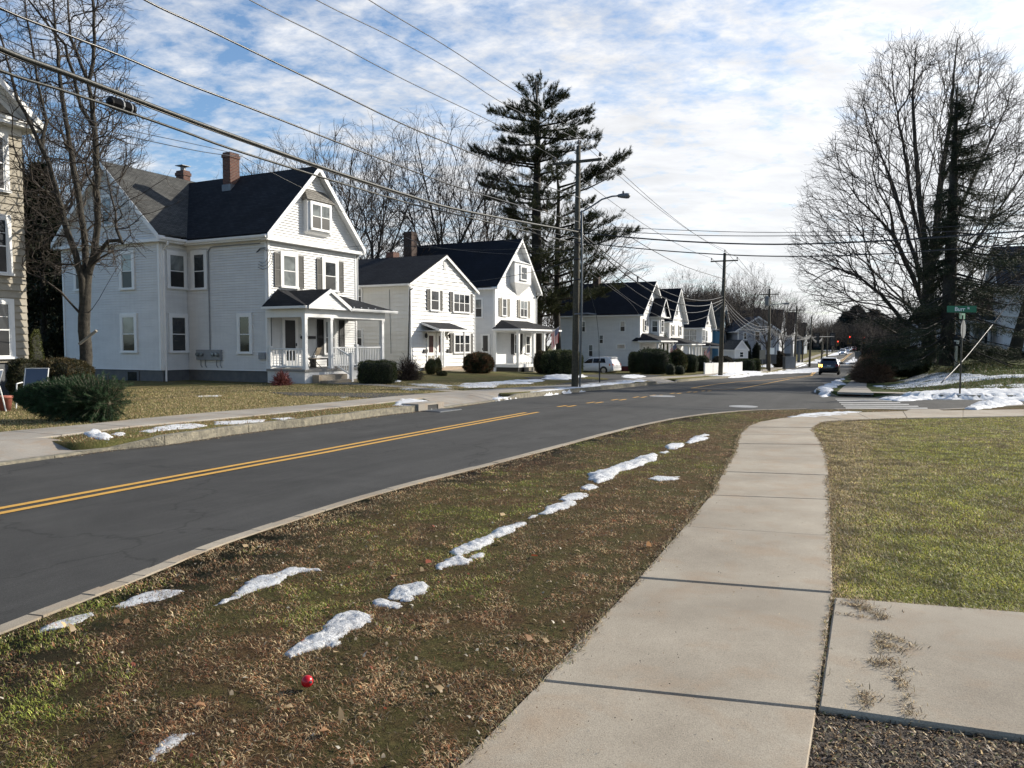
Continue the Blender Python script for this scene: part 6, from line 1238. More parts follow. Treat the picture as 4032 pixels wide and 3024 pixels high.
mb = MB(); mb.tube([P_(2283, 1535, 33.3), P_(2290, 1235, 33.2), P_(2292, 985, 33.1), P_(2290, 830, 33.1)], .045, 8); mb.build('conduit', M['signb'], T, True)
mb = MB(); mb.tube([P_(2284, 838), P_(2330, 812), P_(2370, 785), P_(2410, 773), P_(2432, 771)], .035, 8); mb.build('lamp_arm', M['metal'], T, True)
mb = MB(); c = P_(2456, 771); mb.lathe(c-Vector((.28, 0, 0)), [(.03, 0), (.07, .05), (.10, .2), (.12, .4), (.11, .5), (.03, .56)], 12, 'x'); mb.lathe(c+Vector((-.02, 0, .08)), [(.04, 0), (.05, .09), (.02, .13)], 8); mb.build('lamp_head', M['signb'], T, True)
mb = MB(); mb.tube([P_(2262, 1237), P_(2312, 1234)+Vector((0, 0, 0)), P_(2348, 1238)], .035, 6); mb.build('guy_strut', M['metal'], T)
mb = MB(); mb.tube([P_(2268, 950), P_(2320, 1140), P_(2348, 1238), P_(2358, 1330), P_(2360, 1470)], .012, 4); mb.tube([P_(2360, 1420), P_(2360, 1440), P_(2361, 1506)], .03, 5); mb.build('guy_wire', M['wirea'], T)
for v in (905, 916, 955, 1020, 1100): mb = MB(); mb.tube([P_(2262, v), P_(2300, v)], .03, 5); mb.build('cable_bracket', M['dmetal'], T)
mb = MB(); mb.tube([P_(2275, 900), P_(2300, 930), P_(2290, 980), P_(2275, 960)], .02, 5); mb.build('cable_loop', M['dmetal'], T)
b = U3['base']; T = U3['T']; mb = MB(); mb.lathe(at(3024, 1188, 94.5)-b-Vector((0.1, 0, .5)), [(.22, 0), (.27, .03), (.27, 1.0), (.2, 1.08), (.05, 1.2)], 12); mb.build('transformer', M['signb'], T)
mb = MB(); mb.tube([at(3030, 1203, 94.8)-b, at(3055, 1198, 94.8)-b, at(3085, 1195, 94.8)-b], .05, 5); mb.build('lamp_arm', M['metal'], T); mb = MB(); mb.lathe(at(3085, 1196, 94.8)-b, [(.03, 0), (.12, .1), (.12, .7), (.03, .8)], 8, 'x'); mb.build('lamp_head', M['signb'], T)
mb = MB(); mb.box(-.02, .5, -.35, -.3, 2.1, 2.9); mb.build('sign_plate', M['signw'], T)
# ------------------------------------------------ wires
def wire(name, pts, r, m, label, cat='cable', sub=5, n=5, twist=0):
    P = [Vector(p) for p in pts]; Q = []
    for i in range(len(P)-1):      # catmull-rom
        p0, p1, p2, p3 = P[max(0, i-1)], P[i], P[i+1], P[min(len(P)-1, i+2)]
        for k in range(sub):
            t = k/sub; Q.append(.5*((2*p1)+(p2-p0)*t+(2*p0-5*p1+4*p2-p3)*t*t+(3*p1-p0-3*p2+p3)*t**3))
    Q.append(P[-1]); o = Q[0]; mb = MB(); mb.tube([q-o for q in Q], r, n); ob = mb.build(name, m, None, True, uv=False); ob.location = o; return tag(ob, label, cat)
def plan(u, A, B):        # point of the vertical plane through A,B seen at column u -> Y
    k = (u-2016)/F; dx, dy = B.x-A.x, B.y-A.y; t = (k*A.y-A.x)/(dx-k*dy); return A.y+dy*t
def traced(px, A, B): 
    o = []
    for u, v in px:
        Y = plan(u, A, B)
        for _ in range(3): pass
        o.append(at(u, v, Y))
    return o
back = XY(-9, -9.6); ax = U1['ax']; PB0 = Vector((back.x, back.y, 0))
A1_ = U1['C']; B_C = PB0; 
def span(px, a, arm, name, r, m, label, extra=None, **k):
    B = PB0+ax*arm; L = traced(px, a, B); d = (L[0]-L[1]); L = [L[0]+d*1.2+Vector((0, 0, .15))]+L+[a]; return wire(name, L, r, m, label, **k)
span([(1246, 0), (1550, 150), (1800, 290), (2005, 420)], U1['C'], 0, 'power_line', .011, M['wirea'], 'thin bright power line from the very top pin of the nearest pole, running up left')
span([(1453, 0), (1750, 178), (1960, 315), (2200, 468)], U1['R'], 1.02, 'power_line', .011, M['wirea'], 'rightmost power line crossing the sky, from the right crossarm end of the nearest pole')
span([(984, 0), (1300, 160), (1600, 318), (1950, 487)], U1['L'], -1.02, 'power_line', .012, M['wirea'], 'power line to the left crossarm end of the nearest pole')
q = at(2284, 779, 33.3); span([(571, 0), (790, 103), (1000, 205), (1320, 360), (1600, 495), (1901, 622), (2112, 718)], q, .2, 'twisted_cable', .017, M['wire'], 'dark wavy twisted cable meeting the nearest pole halfway between crossarm and lamp')
q = at(2281, 875, 33.3); span([(0, 31), (241, 128), (482, 222), (723, 325), (1000, 431), (1600, 664), (1901, 767)], q, .2, 'cable', .018, M['wire'], 'single black cable above the thick bundle, entering at the top left corner')
q = at(2281, 914, 33.2); C1 = span([(0, 190), (241, 280), (482, 371), (723, 463), (1000, 564), (1300, 670), (1600, 767), (1841, 833)], q, .25, 'cable_bundle', .036, M['cable'], 'thickest lashed cable bundle crossing the upper left, carrying the black splice case', n=8)
for k, (o_, zz) in enumerate(((.02, .03), (-.03, -.03))):
    c = C1.copy(); c.data = C1.data; 
q = at(2263, 957, 33.3); span([(0, 277), (241, 354), (482, 434), (723, 518), (1000, 615), (1600, 797), (1901, 869)], q, .25, 'cable', .021, M['cable'], 'black cable just below the thick bundle and its splice case')
q = at(2281, 940, 33.2); span([(0, 205), (241, 291), (482, 383), (723, 474), (1000, 573), (1300, 678), (1600, 775), (1841, 845)], q, .24, 'lashing_wire', .012, M['wirea'], 'thin bright strand hugging the underside of the thick cable bundle')
# drops to the houses
h1 = Vector(H0.location)
c1 = at(1047, 985, 34.5); c2 = at(1603, 1122, 46.2)
wire('service_drop', [at(2270, 962, 33.2), at(1900, 985, 34), at(1500, 965, 34.6), at(1250, 985, 34.7), c1], .010, M['wirea'], 'thin service wire from the nearest pole to the front corner of the porch house')
wire('service_drop', [at(2265, 1020, 33.2), at(2100, 1070, 36), at(1850, 1110, 41), c2], .012, M['wirea'], 'service wire sagging to the corner of the small white house')
wire('service_drop', [at(2268, 985, 33.3), at(2000, 1000, 35), at(1700, 970, 40), at(1600, 935, 44)], .009, M['wirea'], 'slack service wire passing over the steep black roof')
wire('service_drop', [at(77, 395, 12.5), at(482, 506, 16.5), at(800, 575, 20.5), at(955, 612, 23)], .008, M['wire'], 'thin pair strand under the lowest cable at the upper left')
wire('service_drop', [at(77, 412, 12.5), at(482, 530, 16.5), at(800, 598, 20.5), at(955, 617, 23)], .010, M['wire'], 'darker strand running just below the thin strand at the upper left')
wire('service_drop', [at(955, 617, 23), at(1150, 720, 25), at(1320, 800, 27), at(1450, 858, 28.5), at(2265, 990, 33.3)], .008, M['wirea'], 'wire passing across the attic window of the porch house')
wire('service_drop', [at(2290, 1050, 33.5), at(2400, 1130, 50), at(2480, 1190, 66), at(2519, 1242, 79.5)], .012, M['wirea'], 'service wire from the nearest pole to the double gabled house')
# onward spans
def sagl(a, b, s, n=5): return [a.lerp(b, t)-Vector((0, 0, 4*s*t*(1-t))) for t in [i/n for i in range(n+1)]]
for i, (pa, pb) in enumerate(((U1, U2), (U2, U3), (U3, U4))):
    w = ('between the nearest and second poles', 'between the second and third poles', 'between the third and fourth poles')[i]; rr2 = (.013, .018, .022)[i]
    wire('power_line', sagl(pa['C'], pb['C'], .55), rr2, M['wirea'], 'top pin power line '+w); wire('power_line', sagl(pa['L'], pb['L'], .6), rr2, M['wirea'], 'left crossarm power line '+w); wire('power_line', sagl(pa['R'], pb['R'], .6), rr2, M['wirea'], 'right crossarm power line '+w)
wire('twisted_cable', [at(2284, 779, 33.4), at(2420, 890, 41), at(2560, 980, 49), at(2700, 1050, 57), at(2850, 1098, 66.3)], .022, M['wire'], 'wavy dark cable between the nearest and second poles')
sp1 = [(2284, 875), (2284, 914), (2275, 957)]
for k, (v0, v1, vm, lab, r_k) in enumerate(((914, 1168, 1125, 'upper bright cable', .024), (925, 1180, 1145, 'thick bright cable', .032), (962, 1188, 1160, 'lower bright cable', .02), (1010, 1200, 1172, 'lowest thin cable', .014))):
    a = at(2284, v0, 33.5); b_ = at(2846, v1, 66.3); wire('cable', sagl(a, b_, 1.3+.25*k, 7), r_k, M['wirea'], lab+' sagging between the nearest and second poles')
    a2 = at(2846, v1, 66.6); b2 = at(3028, 1285+6*k, 94.6); wire('cable', sagl(a2, b2, .9+.15*k, 6), r_k*1.2, M['wirea'], lab+' sagging between the second and third poles')
    a3 = b2; b3 = at(3133, 1308+4*k, 114.6); wire('cable', sagl(a3, b3, .8, 5), r_k*1.4, M['wirea'], lab+' between the third and fourth poles'); b4 = at(3193, 1318+3*k, 129.6); wire('cable', sagl(b3, b4, .6, 4), r_k*1.4, M['wirea'], lab+' between the fourth and fifth poles')
    b5 = at(3237, 1330+3*k, 175); wire('cable', sagl(b4, b5, .9, 4), r_k*1.5, M['wirea'], lab+' beyond the fifth pole')
# across to the side street on the right
for px, r_k, lab in ((((2395, 893), (2700, 907), (3050, 915), (3500, 905), (4080, 872)), .012, 'topmost thin wire crossing level to the right'), (((2300, 905), (2700, 925), (3050, 929), (3500, 922), (4080, 893)), .014, 'second wire crossing level to the right'), (((2290, 918), (2650, 948), (3050, 962), (3500, 947), (4080, 906)), .030, 'thickest black cable crossing to the right in front of the great tree'), (((2285, 955), (2650, 990), (3050, 1009), (3500, 998), (4080, 955)), .022, 'lowest black cable crossing to the right in front of the great tree')):
    n_ = len(px); wire('cable', [at(u, v, 33.4-(u-2290)/1790*7) for u, v in px], r_k, M['wire'], lab)
# splice case
a = at(428, 398, 15.2); b_ = at(520, 432, 16.0); c_ = a
T = empty('splice_case', a, 0, 'black ribbed splice case hanging from the thick cable bundle at the upper left', 'splice case'); d = b_-a; mb = MB(); N = 26; pts = [d*(i/N) for i in range(N+1)]; mb.tube(pts, [(.02 if i == 0 else .075 if i == 1 else .088+.03*(i % 2)) if i < N-3 else .125 for i in range(N)]+[.06], 12); mb.build('case', pmat('rubber_black', (.004, .004, .005), None, rough=.65, spec=.2), T)
mb = MB(); mb.tube([d, d*1.07], .035, 6); mb.tube([d, d*1.03+Vector((0, 0, -.05))], .02, 6); mb.tube([d*1.03, d*1.5+Vector((0, 0, -.12)), d*2.2+Vector((0, 0, .10))], .010, 5); mb.tube([d*1.03, d*1.3+Vector((.0, 0, -.24))], .010, 5); mb.build('cable_tail', M['wire'], T)
for t in (.42, .78):
    mb = MB(); c = d*t; s = .022; w_ = d.normalized(); mb.tube([c+w_*(-s)+Vector((0, 0, 0)), c+w_*s], .128, 12); mb.tube([c+Vector((-.01, -.1, .05)), c+Vector((0, -.02, .33))], .02, 4); mb.build('hanger_strap', M['metal'], T)
# ------------------------------------------------ signs, lamps, boxes
def bxT(T, x0, x1, y0, y1, z0, z1, name, m): mb = MB(); mb.box(x0, x1, y0, y1, z0, z1); return mb.build(name, m, T)
a = at(3779, 1546, 28.9); a.z = float(Lz(a.x, a.y)); T = empty('street_sign', a, 0, 'green street name sign reading Burr St on a dark post in the snow', 'street sign'); k = 28.9/3028
mb = MB(); mb.tube([(0, 0, -.2), (.02, 0, 3.0)], .032, 8); mb.build('sign_post', M['pole'], T, True)
zz = lambda v: at(3779, v, 28.9).z-a.z
bl = bxT(T, (3719-3779)*k, (3834-3779)*k, -.012, .012, zz(1230), zz(1204), 'name_blade', M['green'])
def text(s, x, z, size, parent, y=-.016):
    c = bpy.data.curves.new('lettering', 'FONT'); c.body = s; c.size = size; c.extrude = .002; c.align_x = 'CENTER'; c.offset = .003
    c.materials.append(M['signw']); o = bpy.data.objects.new('lettering', c); COL.objects.link(o); o.parent = parent; o.location = (x, y, z); o.rotation_euler = (pi/2, 0, 0)
    bpy.context.view_layer.update(); me = bpy.data.meshes.new_from_object(o.evaluated_get(bpy.context.evaluated_depsgraph_get())); bpy.data.objects.remove(o); o = link('lettering', me, None, parent); o.location = (x, y, z); o.rotation_euler = (pi/2, 0, 0); return o
h = zz(1204)-zz(1230); text('Burr', -.10, zz(1230)+h*.22, h*.86, bl); text('St', .22, zz(1230)+h*.5, h*.42, bl)
b2 = empty('cross', (0, 0, 0)) if False else None
mb = MB(); f = 70; dx_ = Vector((.28, .30, 0)); z0, z1 = zz(1256), zz(1233)
for q in (1,): mb.hexa([-dx_+Vector((-.01, 0, z0)), dx_+Vector((-.01, 0, z0)), dx_+Vector((.01, 0, z0)), -dx_+Vector((.01, 0, z0))], [-dx_+Vector((-.01, 0, z1)), dx_+Vector((-.01, 0, z1)), dx_+Vector((.01, 0, z1)), -dx_+Vector((.01, 0, z1))])
mb.build('cross_blade', M['green'], T)
mb = MB(); c = Vector((.09, .06, (zz(1330)+zz(1262))/2)); R8 = .36; dn = Vector((.72, -.69, 0)).normalized(); tn = Vector((.69, .72, 0)).normalized(); 
pts = [c+tn*R8*cos(pi/8+i*pi/4)+Vector((0, 0, 1))*R8*sin(pi/8+i*pi/4) for i in range(8)]; mb.slab(pts, dn*.006); mb.build('stop_plate', M['signb'], T)
a = at(3763, 1432, 41); a.z = float(Lz(a.x, a.y)); T = empty('lamp_post', a, 0, 'cream lamp post with lantern beside the street sign, at the top of the lawn', 'lamp post'); k = 41/3028; h_ = at(3763, 1362, 41).z-a.z
mb = MB(); mb.box(-.055, .055, -.055, .055, -.1, h_); mb.build('lamp_column', pmat('cream_paint', (.55, .5, .36), (.5, .45, .33), 4), T); mb = MB(); mb.lathe((0, 0, h_), [(.07, 0), (.14, .06), (.17, .36), (.19, .4), (.04, .55), (.02, .62)], 6); mb.build('lantern', M['blk'], T)
mb = MB(); mb.lathe((0, -.03, h_+.1), [(.12, 0), (.15, .2)], 6); mb.build('lantern_glass', pmat('lantern_glass', (.7, .66, .55), None, rough=.1), T)
wire('guy_guard', [at(3908, 1278, 36), at(3800, 1410, 33.5), at(3706, 1508, 31.5)], .026, M['dmetal'], 'grey slanting guy wire guard crossing behind the street sign post', 'guy wire')
wire('guy_wire', [at(4060, 1090, 38), at(3960, 1210, 36.8), at(3908, 1278, 36)], .02, M['wirea'], 'thin upper part of the guy wire at the right edge', 'guy wire')
def sign(u, vb, vt, Y, w, h, label, m='signb', rr=.03, name='road_sign', rz=0, n=1):
    a = at(u, vb, Y); a.z = float(Lz(a.x, a.y)); T = empty(name, a, rz, label, 'sign'); H_ = at(u, vt, Y).z-a.z; mb = MB(); mb.tube([(0, 0, -.1), (0, 0, H_)], rr, 6); mb.build('sign_post', M['metal'], T); mb = MB(); mb.box(-w/2, w/2, -.04, -.03, H_-h, H_); mb.build('sign_plate', M[m], T); return T
sign(3376, 1474, 1386, 62, .5, .55, 'nearer of two road signs seen from behind at the corner kerb', 'signb'); sign(3390, 1462, 1388, 72, .55, .5, 'farther of two road signs seen from behind at the corner kerb', 'signb')
sign(3001, 1466, 1378, 90, .7, 1.1, 'green backed road sign just left of the transformer pole', 'shutl')
a = at(3092, 1424, 108); a.z = float(Lz(a.x, a.y)); T = empty('utility_cabinet', a, radians(10), 'pale grey steel utility cabinet on the far left lawn', 'cabinet'); bxT(T, 0, 1.6, 0, .8, 0, .12, 'plinth', M['conc2']); bxT(T, .05, .78, .03, .77, .12, 1.7, 'cabinet_door', M['metal']); bxT(T, .8, 1.55, .03, .77, .12, 1.7, 'cabinet_door', M['metal']); bxT(T, 0, 1.6, -.02, .82, 1.7, 1.76, 'cabinet_roof', M['signb'])
# traffic signals
RL_ = NT('red_signal'); RL_.set(base=(.5, .01, .01), emit=(1, .05, .03), es=4.5); RL_ = RL_.m
def signal(u, v, Y, label, lit=True, s=1.0, arm=None):
    c = at(u, v, Y); T = empty('traffic_light', c, 0, label, 'traffic light'); s = s*.42
    mb = MB(); mb.box(-.5*s, .5*s, 0, .4*s, -2.6*s, .5*s); 
    for k in range(3): mb.tube([(0, .0, -k*s), (0, -.25*s, -k*s)], .42*s, 10, cap=False)
    mb.build('signal_housing', M['blk'] if lit else M['shut'], T)
    bx_ = MB(); bx_.box(-.75*s, .75*s, .1*s, .14*s, -2.9*s, .8*s); bx_.build('backplate', M['yelw'] if lit else M['blk'], T)
    if lit: mb = MB(); mb.lathe((0, -.06*s, 0), [(.36*s, 0), (.3*s, -.08*s)], 12, 'y'); mb.build('red_lamp', RL_, T)
    return T
signal(3346, 1327, 262, 'lit red traffic light over the middle of the far street', s=1.9); signal(3402, 1328, 262, 'lit red traffic light right of the middle one', s=1.7); signal(3299, 1345, 250, 'small low red light on the left pole of the far crossing', s=1.0)
signal(3216, 1322, 150, 'dark traffic light seen from behind, left one of two on the far mast arm', False, 1.8); signal(3279, 1322, 160, 'dark traffic light seen from behind, right one of two on the far mast arm', False, 1.8)
mb = MB(); a = at(3128, 1437, 140); a.z = float(Lz(a.x, a.y)); T = empty('signal_mast', a, 0, 'grey steel signal pole on the left with a long mast arm over the street', 'signal mast'); mb.tube([(0, 0, 0), at(3119, 1437, 140)-a, at(3119, 1335, 140)-a], .2, 8)
mb = MB(); p0 = at(3118, 1440, 140)-a; p1 = at(3118, 1340, 140)-a; mb.tube([p0, p1], [.26, .2], 8); mb.build('mast', M['signb'], T); mb = MB(); mb.tube([at(3118, 1343, 140)-a, at(3216, 1326, 150)-a, at(3285, 1325, 160)-a], [.10, .08, .05], 6); mb.build('mast_arm', M['dmetal'], T)
a = at(3145, 1412, 150); a.z = float(Lz(a.x, a.y)); T = empty('signal_mast', a, 0, 'second grey signal pole standing right of the first, carrying the signs', 'signal mast'); mb = MB(); mb.tube([(0, 0, 0), at(3149, 1335, 150)-a], [.3, .25], 8); mb.build('mast', M['signb'], T); mb = MB(); mb.tube([at(3149, 1359, 150)-a, at(3185, 1361, 150)-a], .05, 5); mb.build('mast_arm', M['dmetal'], T)
a = at(3430, 1392, 265); a.z = -1.6; T = empty('signal_mast', a, 0, 'far signal mast arm reaching in from the right with the lit red lights', 'signal mast'); mb = MB(); mb.tube([(0, 0, -1), at(3430, 1322, 265)-a], .25, 8); mb.build('mast', M['signb'], T); mb = MB(); mb.tube([at(3430, 1330, 264)-a, at(3320, 1330, 264)-a], [.10, .06], 6); mb.build('mast_arm', M['dmetal'], T)
# manholes, storm drain
for u, v, r_, lab in ((2608, 1560.5, .42, 'round steel manhole cover near the yellow dashes'), (2927, 1601, .37, 'round steel manhole cover in the street mouth, nearer to the camera')):
    c = gp(u, v, Rz); mb = MB(); mb.lathe((0, 0, .004), [(r_+.06, 0), (r_+.05, .006)], 32); o = mb.build('manhole_cover', pmat('manhole_steel', (.35, .33, .30), (.5, .48, .44), 30, .32, .5, 60, metal=.8)); o.location = c; tag(o, lab, 'manhole cover')
q0 = gp(1642, 1621, Rz); q1 = gp(1742, 1609, Rz); T = empty('storm_drain', q0, 0, 'concrete storm drain inlet with steel grate in the granite kerb', 'storm drain'); dr = (q1-q0); dr.z = 0; L = dr.length; dr.normalize(); nr = Vector((-dr.y, dr.x, 0))
sl_ = (q1.z-q0.z)/L
def ob(mb, a0, a1, n0, n1, z0, z1):
    g = lambda a, n, z: dr*a+nr*n+Vector((0, 0, z+sl_*a))
    mb.hexa([g(a0, n0, z0), g(a1, n0, z0), g(a1, n1, z0), g(a0, n1, z0)], [g(a0, n0, z1), g(a1, n0, z1), g(a1, n1, z1), g(a0, n1, z1)])
mb = MB(); ob(mb, 0, L, -.05, .5, .15, .20); ob(mb, 0, .45, -.05, .3, -.05, .15); ob(mb, L-.3, L, -.05, .3, -.05, .15); ob(mb, 0, L, -.05, -.005, -.05, .02); mb.build('drain_head', M['conc2'], T); mb = MB(); ob(mb, .45, L-.3, -.03, -.008, .02, .15); mb.build('opening_shade_panel', M['blk'], T)  # black panel before the kerb; its colour stands for shade inside the inlet
mb = MB()
for k in range(12): ob(mb, .15+k*(L-.3)/12, .15+(k+.55)*(L-.3)/12, -.62, -.05, .0, .02)
ob(mb, .08, L-.08, -.68, -.62, 0, .021); ob(mb, .08, L-.08, -.05, -.0, 0, .021); mb.build('drain_grate', M['metal'], T); mb = MB(); ob(mb, .1, L-.1, -.64, -.04, 0, .008); mb.build('pit_shade_plate', M['blk'], T)  # black plate under the bars gives the pit's shade by colour
# red ball
c = gp(1210, 2716); T = empty('red_ball', c, 0, 'small shiny red ball ornament lying on the brown turf', 'ball'); mb = MB(); R0 = .027; mb.lathe((0, 0, R0+.012), [(R0*sin(a), -R0*cos(a)) for a in np.linspace(.05, pi-.05, 13)], 20); mb.build('ball', M['red'], T, True); mb = MB(); mb.lathe((.022, -.02, R0*1.5), [(.006, 0), (.006, .008)], 8); mb.build('cap', M['metal'], T)
# garden chairs, pot
def sling_chair(o, rz, label, sl='sling'):
    T = empty('garden_chair', o, rz, label, 'chair'); mb = MB(); w = .27
    for s in (-w, w):
        f = MB(); f.tube([(s, -.30, 0), (s, -.26, .42), (s, -.24, .62), (s, .05, .64), (s, .16, .60)], .016, 6); f.build('leg', M['fence'], T); f = MB(); f.tube([(s, .28, 0), (s, .2, .42), (s, .16, .6)], .016, 6); f.build('leg', M['fence'], T)
    mb.tube([(-w, .08, .42), (-w, .24, .98), (w, .24, .98), (w, .08, .42)], .016, 6); mb.tube([(-w, -.24, .42), (w, -.24, .42), (w, .12, .42), (-w, .12, .42), (-w, -.24, .42)], .016, 6); mb.build('chair_frame', M['fence'], T)
    s_ = MB(); s_.slab([(-w+.01, .09, .44), (w-.01, .09, .44), (w-.01, .24, .97), (-w+.01, .24, .97)], (0, .012, 0)); s_.build('backrest', M[sl], T); s_ = MB(); s_.slab([(-w+.01, -.24, .42), (w-.01, -.24, .42), (w-.01, .1, .40), (-w+.01, .1, .40)], (0, 0, .012)); s_.build('seat', M[sl], T); return T
c = at(132, 1560, 19.2); c.z = float(Lz(c.x, c.y)); sling_chair(c, radians(8), 'white garden chair with blue sling back behind the discarded tree')
c = at(-50, 1575, 17.6); c.z = float(Lz(c.x, c.y)); sling_chair(c, radians(-75), 'white framed garden chair cut off by the left edge of the picture', 'sling')
c = at(18, 1565, 18.2); c.z = float(Lz(c.x, c.y)); mb = MB(); mb.lathe((0, 0, 0), [(.12, 0), (.16, .3), (.19, .31), (.19, .36), (.17, .36)], 16); o = mb.build('flower_pot', M['terra'], None, True); o.location = c; tag(o, 'terracotta flower pot behind the cut-off garden chair', 'flower pot')
# porch chair
c = Vector(bpy.data.objects['porch_house'].matrix_basis @ Vector((1.9, -1.0, .62))); T = empty('folding_chair', c, radians(63+200), 'tan woven folding chair standing on the gabled porch', 'chair'); WV = pmat('wicker', (.30, .24, .17), (.36, .30, .22), 30, .7)
for s in (-.25, .25): mb = MB(); mb.tube([(s, -.25, 0), (s, .22, .95)], .016, 5); mb.build('leg', M['dmetal'], T); mb = MB(); mb.tube([(s, .25, 0), (s, -.22, .45)], .016, 5); mb.build('leg', M['dmetal'], T)
mb = MB(); mb.slab([(-.27, -.22, .43), (.27, -.22, .43), (.27, .18, .40), (-.27, .18, .40)], (0, 0, .03)); mb.build('seat', WV, T); mb = MB(); mb.slab([(-.27, .12, .60), (.27, .12, .60), (.27, .24, .95), (-.27, .24, .95)], (0, .02, 0)); mb.build('backrest', WV, T)
c = Vector(bpy.data.objects['porch_house'].matrix_basis @ Vector((2.9, -.7, .62))); T = empty('porch_bench', c, HRZ, 'low dark bench against the porch wall', 'bench'); bxT(T, -.9, .5, -.25, .15, .38, .44, 'seat', M['blk']); bxT(T, -.85, -.75, -.2, .1, 0, .38, 'leg', M['blk']); bxT(T, .35, .45, -.2, .1, 0, .38, 'leg', M['blk'])
# flags
def flag_mat():
    t = NT('flag_stripes'); c = t.n('ShaderNodeUVMap'); s = t.n('ShaderNodeSeparateXYZ'); t.l(c, 0, s, 0)
    m = t.n('ShaderNodeMath', operation='MULTIPLY'); m.inputs[1].default_value = 6.5; t.l(s, 1, m, 0); f = t.n('ShaderNodeMath', operation='FRACT'); t.l(m, 0, f, 0); g = t.n('ShaderNodeMath', operation='GREATER_THAN'); g.inputs[1].default_value = .5; t.l(f, 0, g, 0)
    st = t.mix((.42, .02, .035), (.72, .70, .68), g); a = t.n('ShaderNodeMath', operation='LESS_THAN'); a.inputs[1].default_value = .4; t.l(s, 0, a, 0); b = t.n('ShaderNodeMath', operation='GREATER_THAN'); b.inputs[1].default_value = .4615; t.l(s, 1, b, 0); c2 = t.n('ShaderNodeMath', operation='MULTIPLY'); t.l(a, 0, c2, 0); t.l(b, 0, c2, 1)
    mp = t.n('ShaderNodeMapping'); mp.inputs['Scale'].default_value = (15, 9.3, 1); t.l(c, 0, mp, 0); v = t.n('ShaderNodeTexVoronoi'); v.inputs['Scale'].default_value = 1; v.inputs['Randomness'].default_value = 0; t.l(mp, 0, v, 0); r = t.ramp(v, [(.22, (.7, .7, .72)), (.26, (.02, .03, .12))])
    q = t.mix(st, r, c2, ao=2); t.base(q); t.set(rough=.8); return t.m
FM = flag_mat()
def flag(base, tip, drop, fly, label, seed):
    """staff from base to tip; cloth hangs from its outer part"""
    b = Vector(base); t = Vector(tip); T = empty('flag', b, 0, label, 'flag'); mb = MB(); mb.tube([(0, 0, 0), t-b], .014, 5); mb.build('staff', M['trim'], T); n, m = 14, 10; vs = []; uv = []; d = (b-t).normalized(); rnd = random.Random(seed)
    L = (t-b).length
    for i in range(n+1):
        for j in range(m+1):
            u = i/n; v = j/m     # u along fly (down), v along hoist (up the staff)
            p = t+d*(1-v)*drop+Vector((fly[0]*u*.3, fly[1]*u*.3, -fly[2]*u)); p = p+Vector((sin(v*9+u*3+seed)*.06*u+.10*u*(v-.5)*-1, sin(v*7+u*4+seed)*.09*u, 0)); vs.append(p-b); uv.append((u, v))
    fs = [(i*(m+1)+j, (i+1)*(m+1)+j, (i+1)*(m+1)+j+1, i*(m+1)+j+1) for i in range(n) for j in range(m)]; me = bpy.data.meshes.new('cloth'); me.from_pydata(vs, [], fs); ul = me.uv_layers.new(name='UVMap')
    for lp in me.loops: ul.data[lp.index].uv = uv[lp.vertex_index]
    link('cloth', me, FM, T, True)
def F3(H, x, y, z): return Vector(H.matrix_basis @ Vector((x, y, z)))
flag(at(2141, 1340, 63.5), at(2203, 1284, 62.8), .95, (-.2, .1, 1.35), 'American flag on the porch post of the steep-gabled house', 1)
flag(F3(H4, 2.0, -2.3, 1.8), F3(H4, 2.1, -3.3, 2.9), .95, (.5, .1, 1.45), 'American flag on the porch of the double gabled house, above the huge hedge', 2)
flag(F3(H5, 5.8, -2.6, 1.6), F3(H5, 5.9, -3.5, 2.6), 1.0, (-.3, .1, 1.75), 'American flag hanging at the far porch end of the tall gabled house', 3)
flag(F3(H6, 5.0, -2.6, 2.0), F3(H6, 6.6, -3.0, 2.4), 1.1, (-1.0, .1, .9), 'American flag blown sideways on the porch of the sunroom house', 4)
flag(F3(H7, 8.2, -2.8, 1.5), F3(H7, 7.6, -3.8, 2.2), 1.1, (1.0, .1, 1.5), 'faded American flag at the far end of the blue house porch', 5)
# ------------------------------------------------ vehicles
PAINTW = pmat('car_white', (.68, .69, .71), None, rough=.25, coat=1); PAINTB = pmat('car_dark_blue', (.008, .010, .016), None, rough=.2, coat=1); PAINTS = pmat('car_silver', (.4, .42, .45), None, rough=.25, metal=.6, coat=1); PAINTR = pmat('car_red', (.3, .01, .01), None, rough=.25, coat=1)
CG = pmat('car_glass', (.008, .009, .011), None, rough=.03, spec=.9); TY = pmat('tyre', (.015, .015, .015), None, rough=.9); RIM = pmat('alloy', (.4, .4, .42), None, rough=.3, metal=.9); TAIL = pmat('tail_lamp', (.25, .006, .01), None, rough=.15, coat=1); HEADL = NT('head_lamp_lit'); HEADL.set(base=(.8, .8, .8), emit=(1, .97, .9), es=7); HEADL = HEADL.m; AMB = NT('indicator_lit'); AMB.set(base=(.8, .4, .05), emit=(1, .5, .08), es=6); AMB = AMB.m; PLT = pmat('plate', (.6, .62, .64), None, rough=.4)
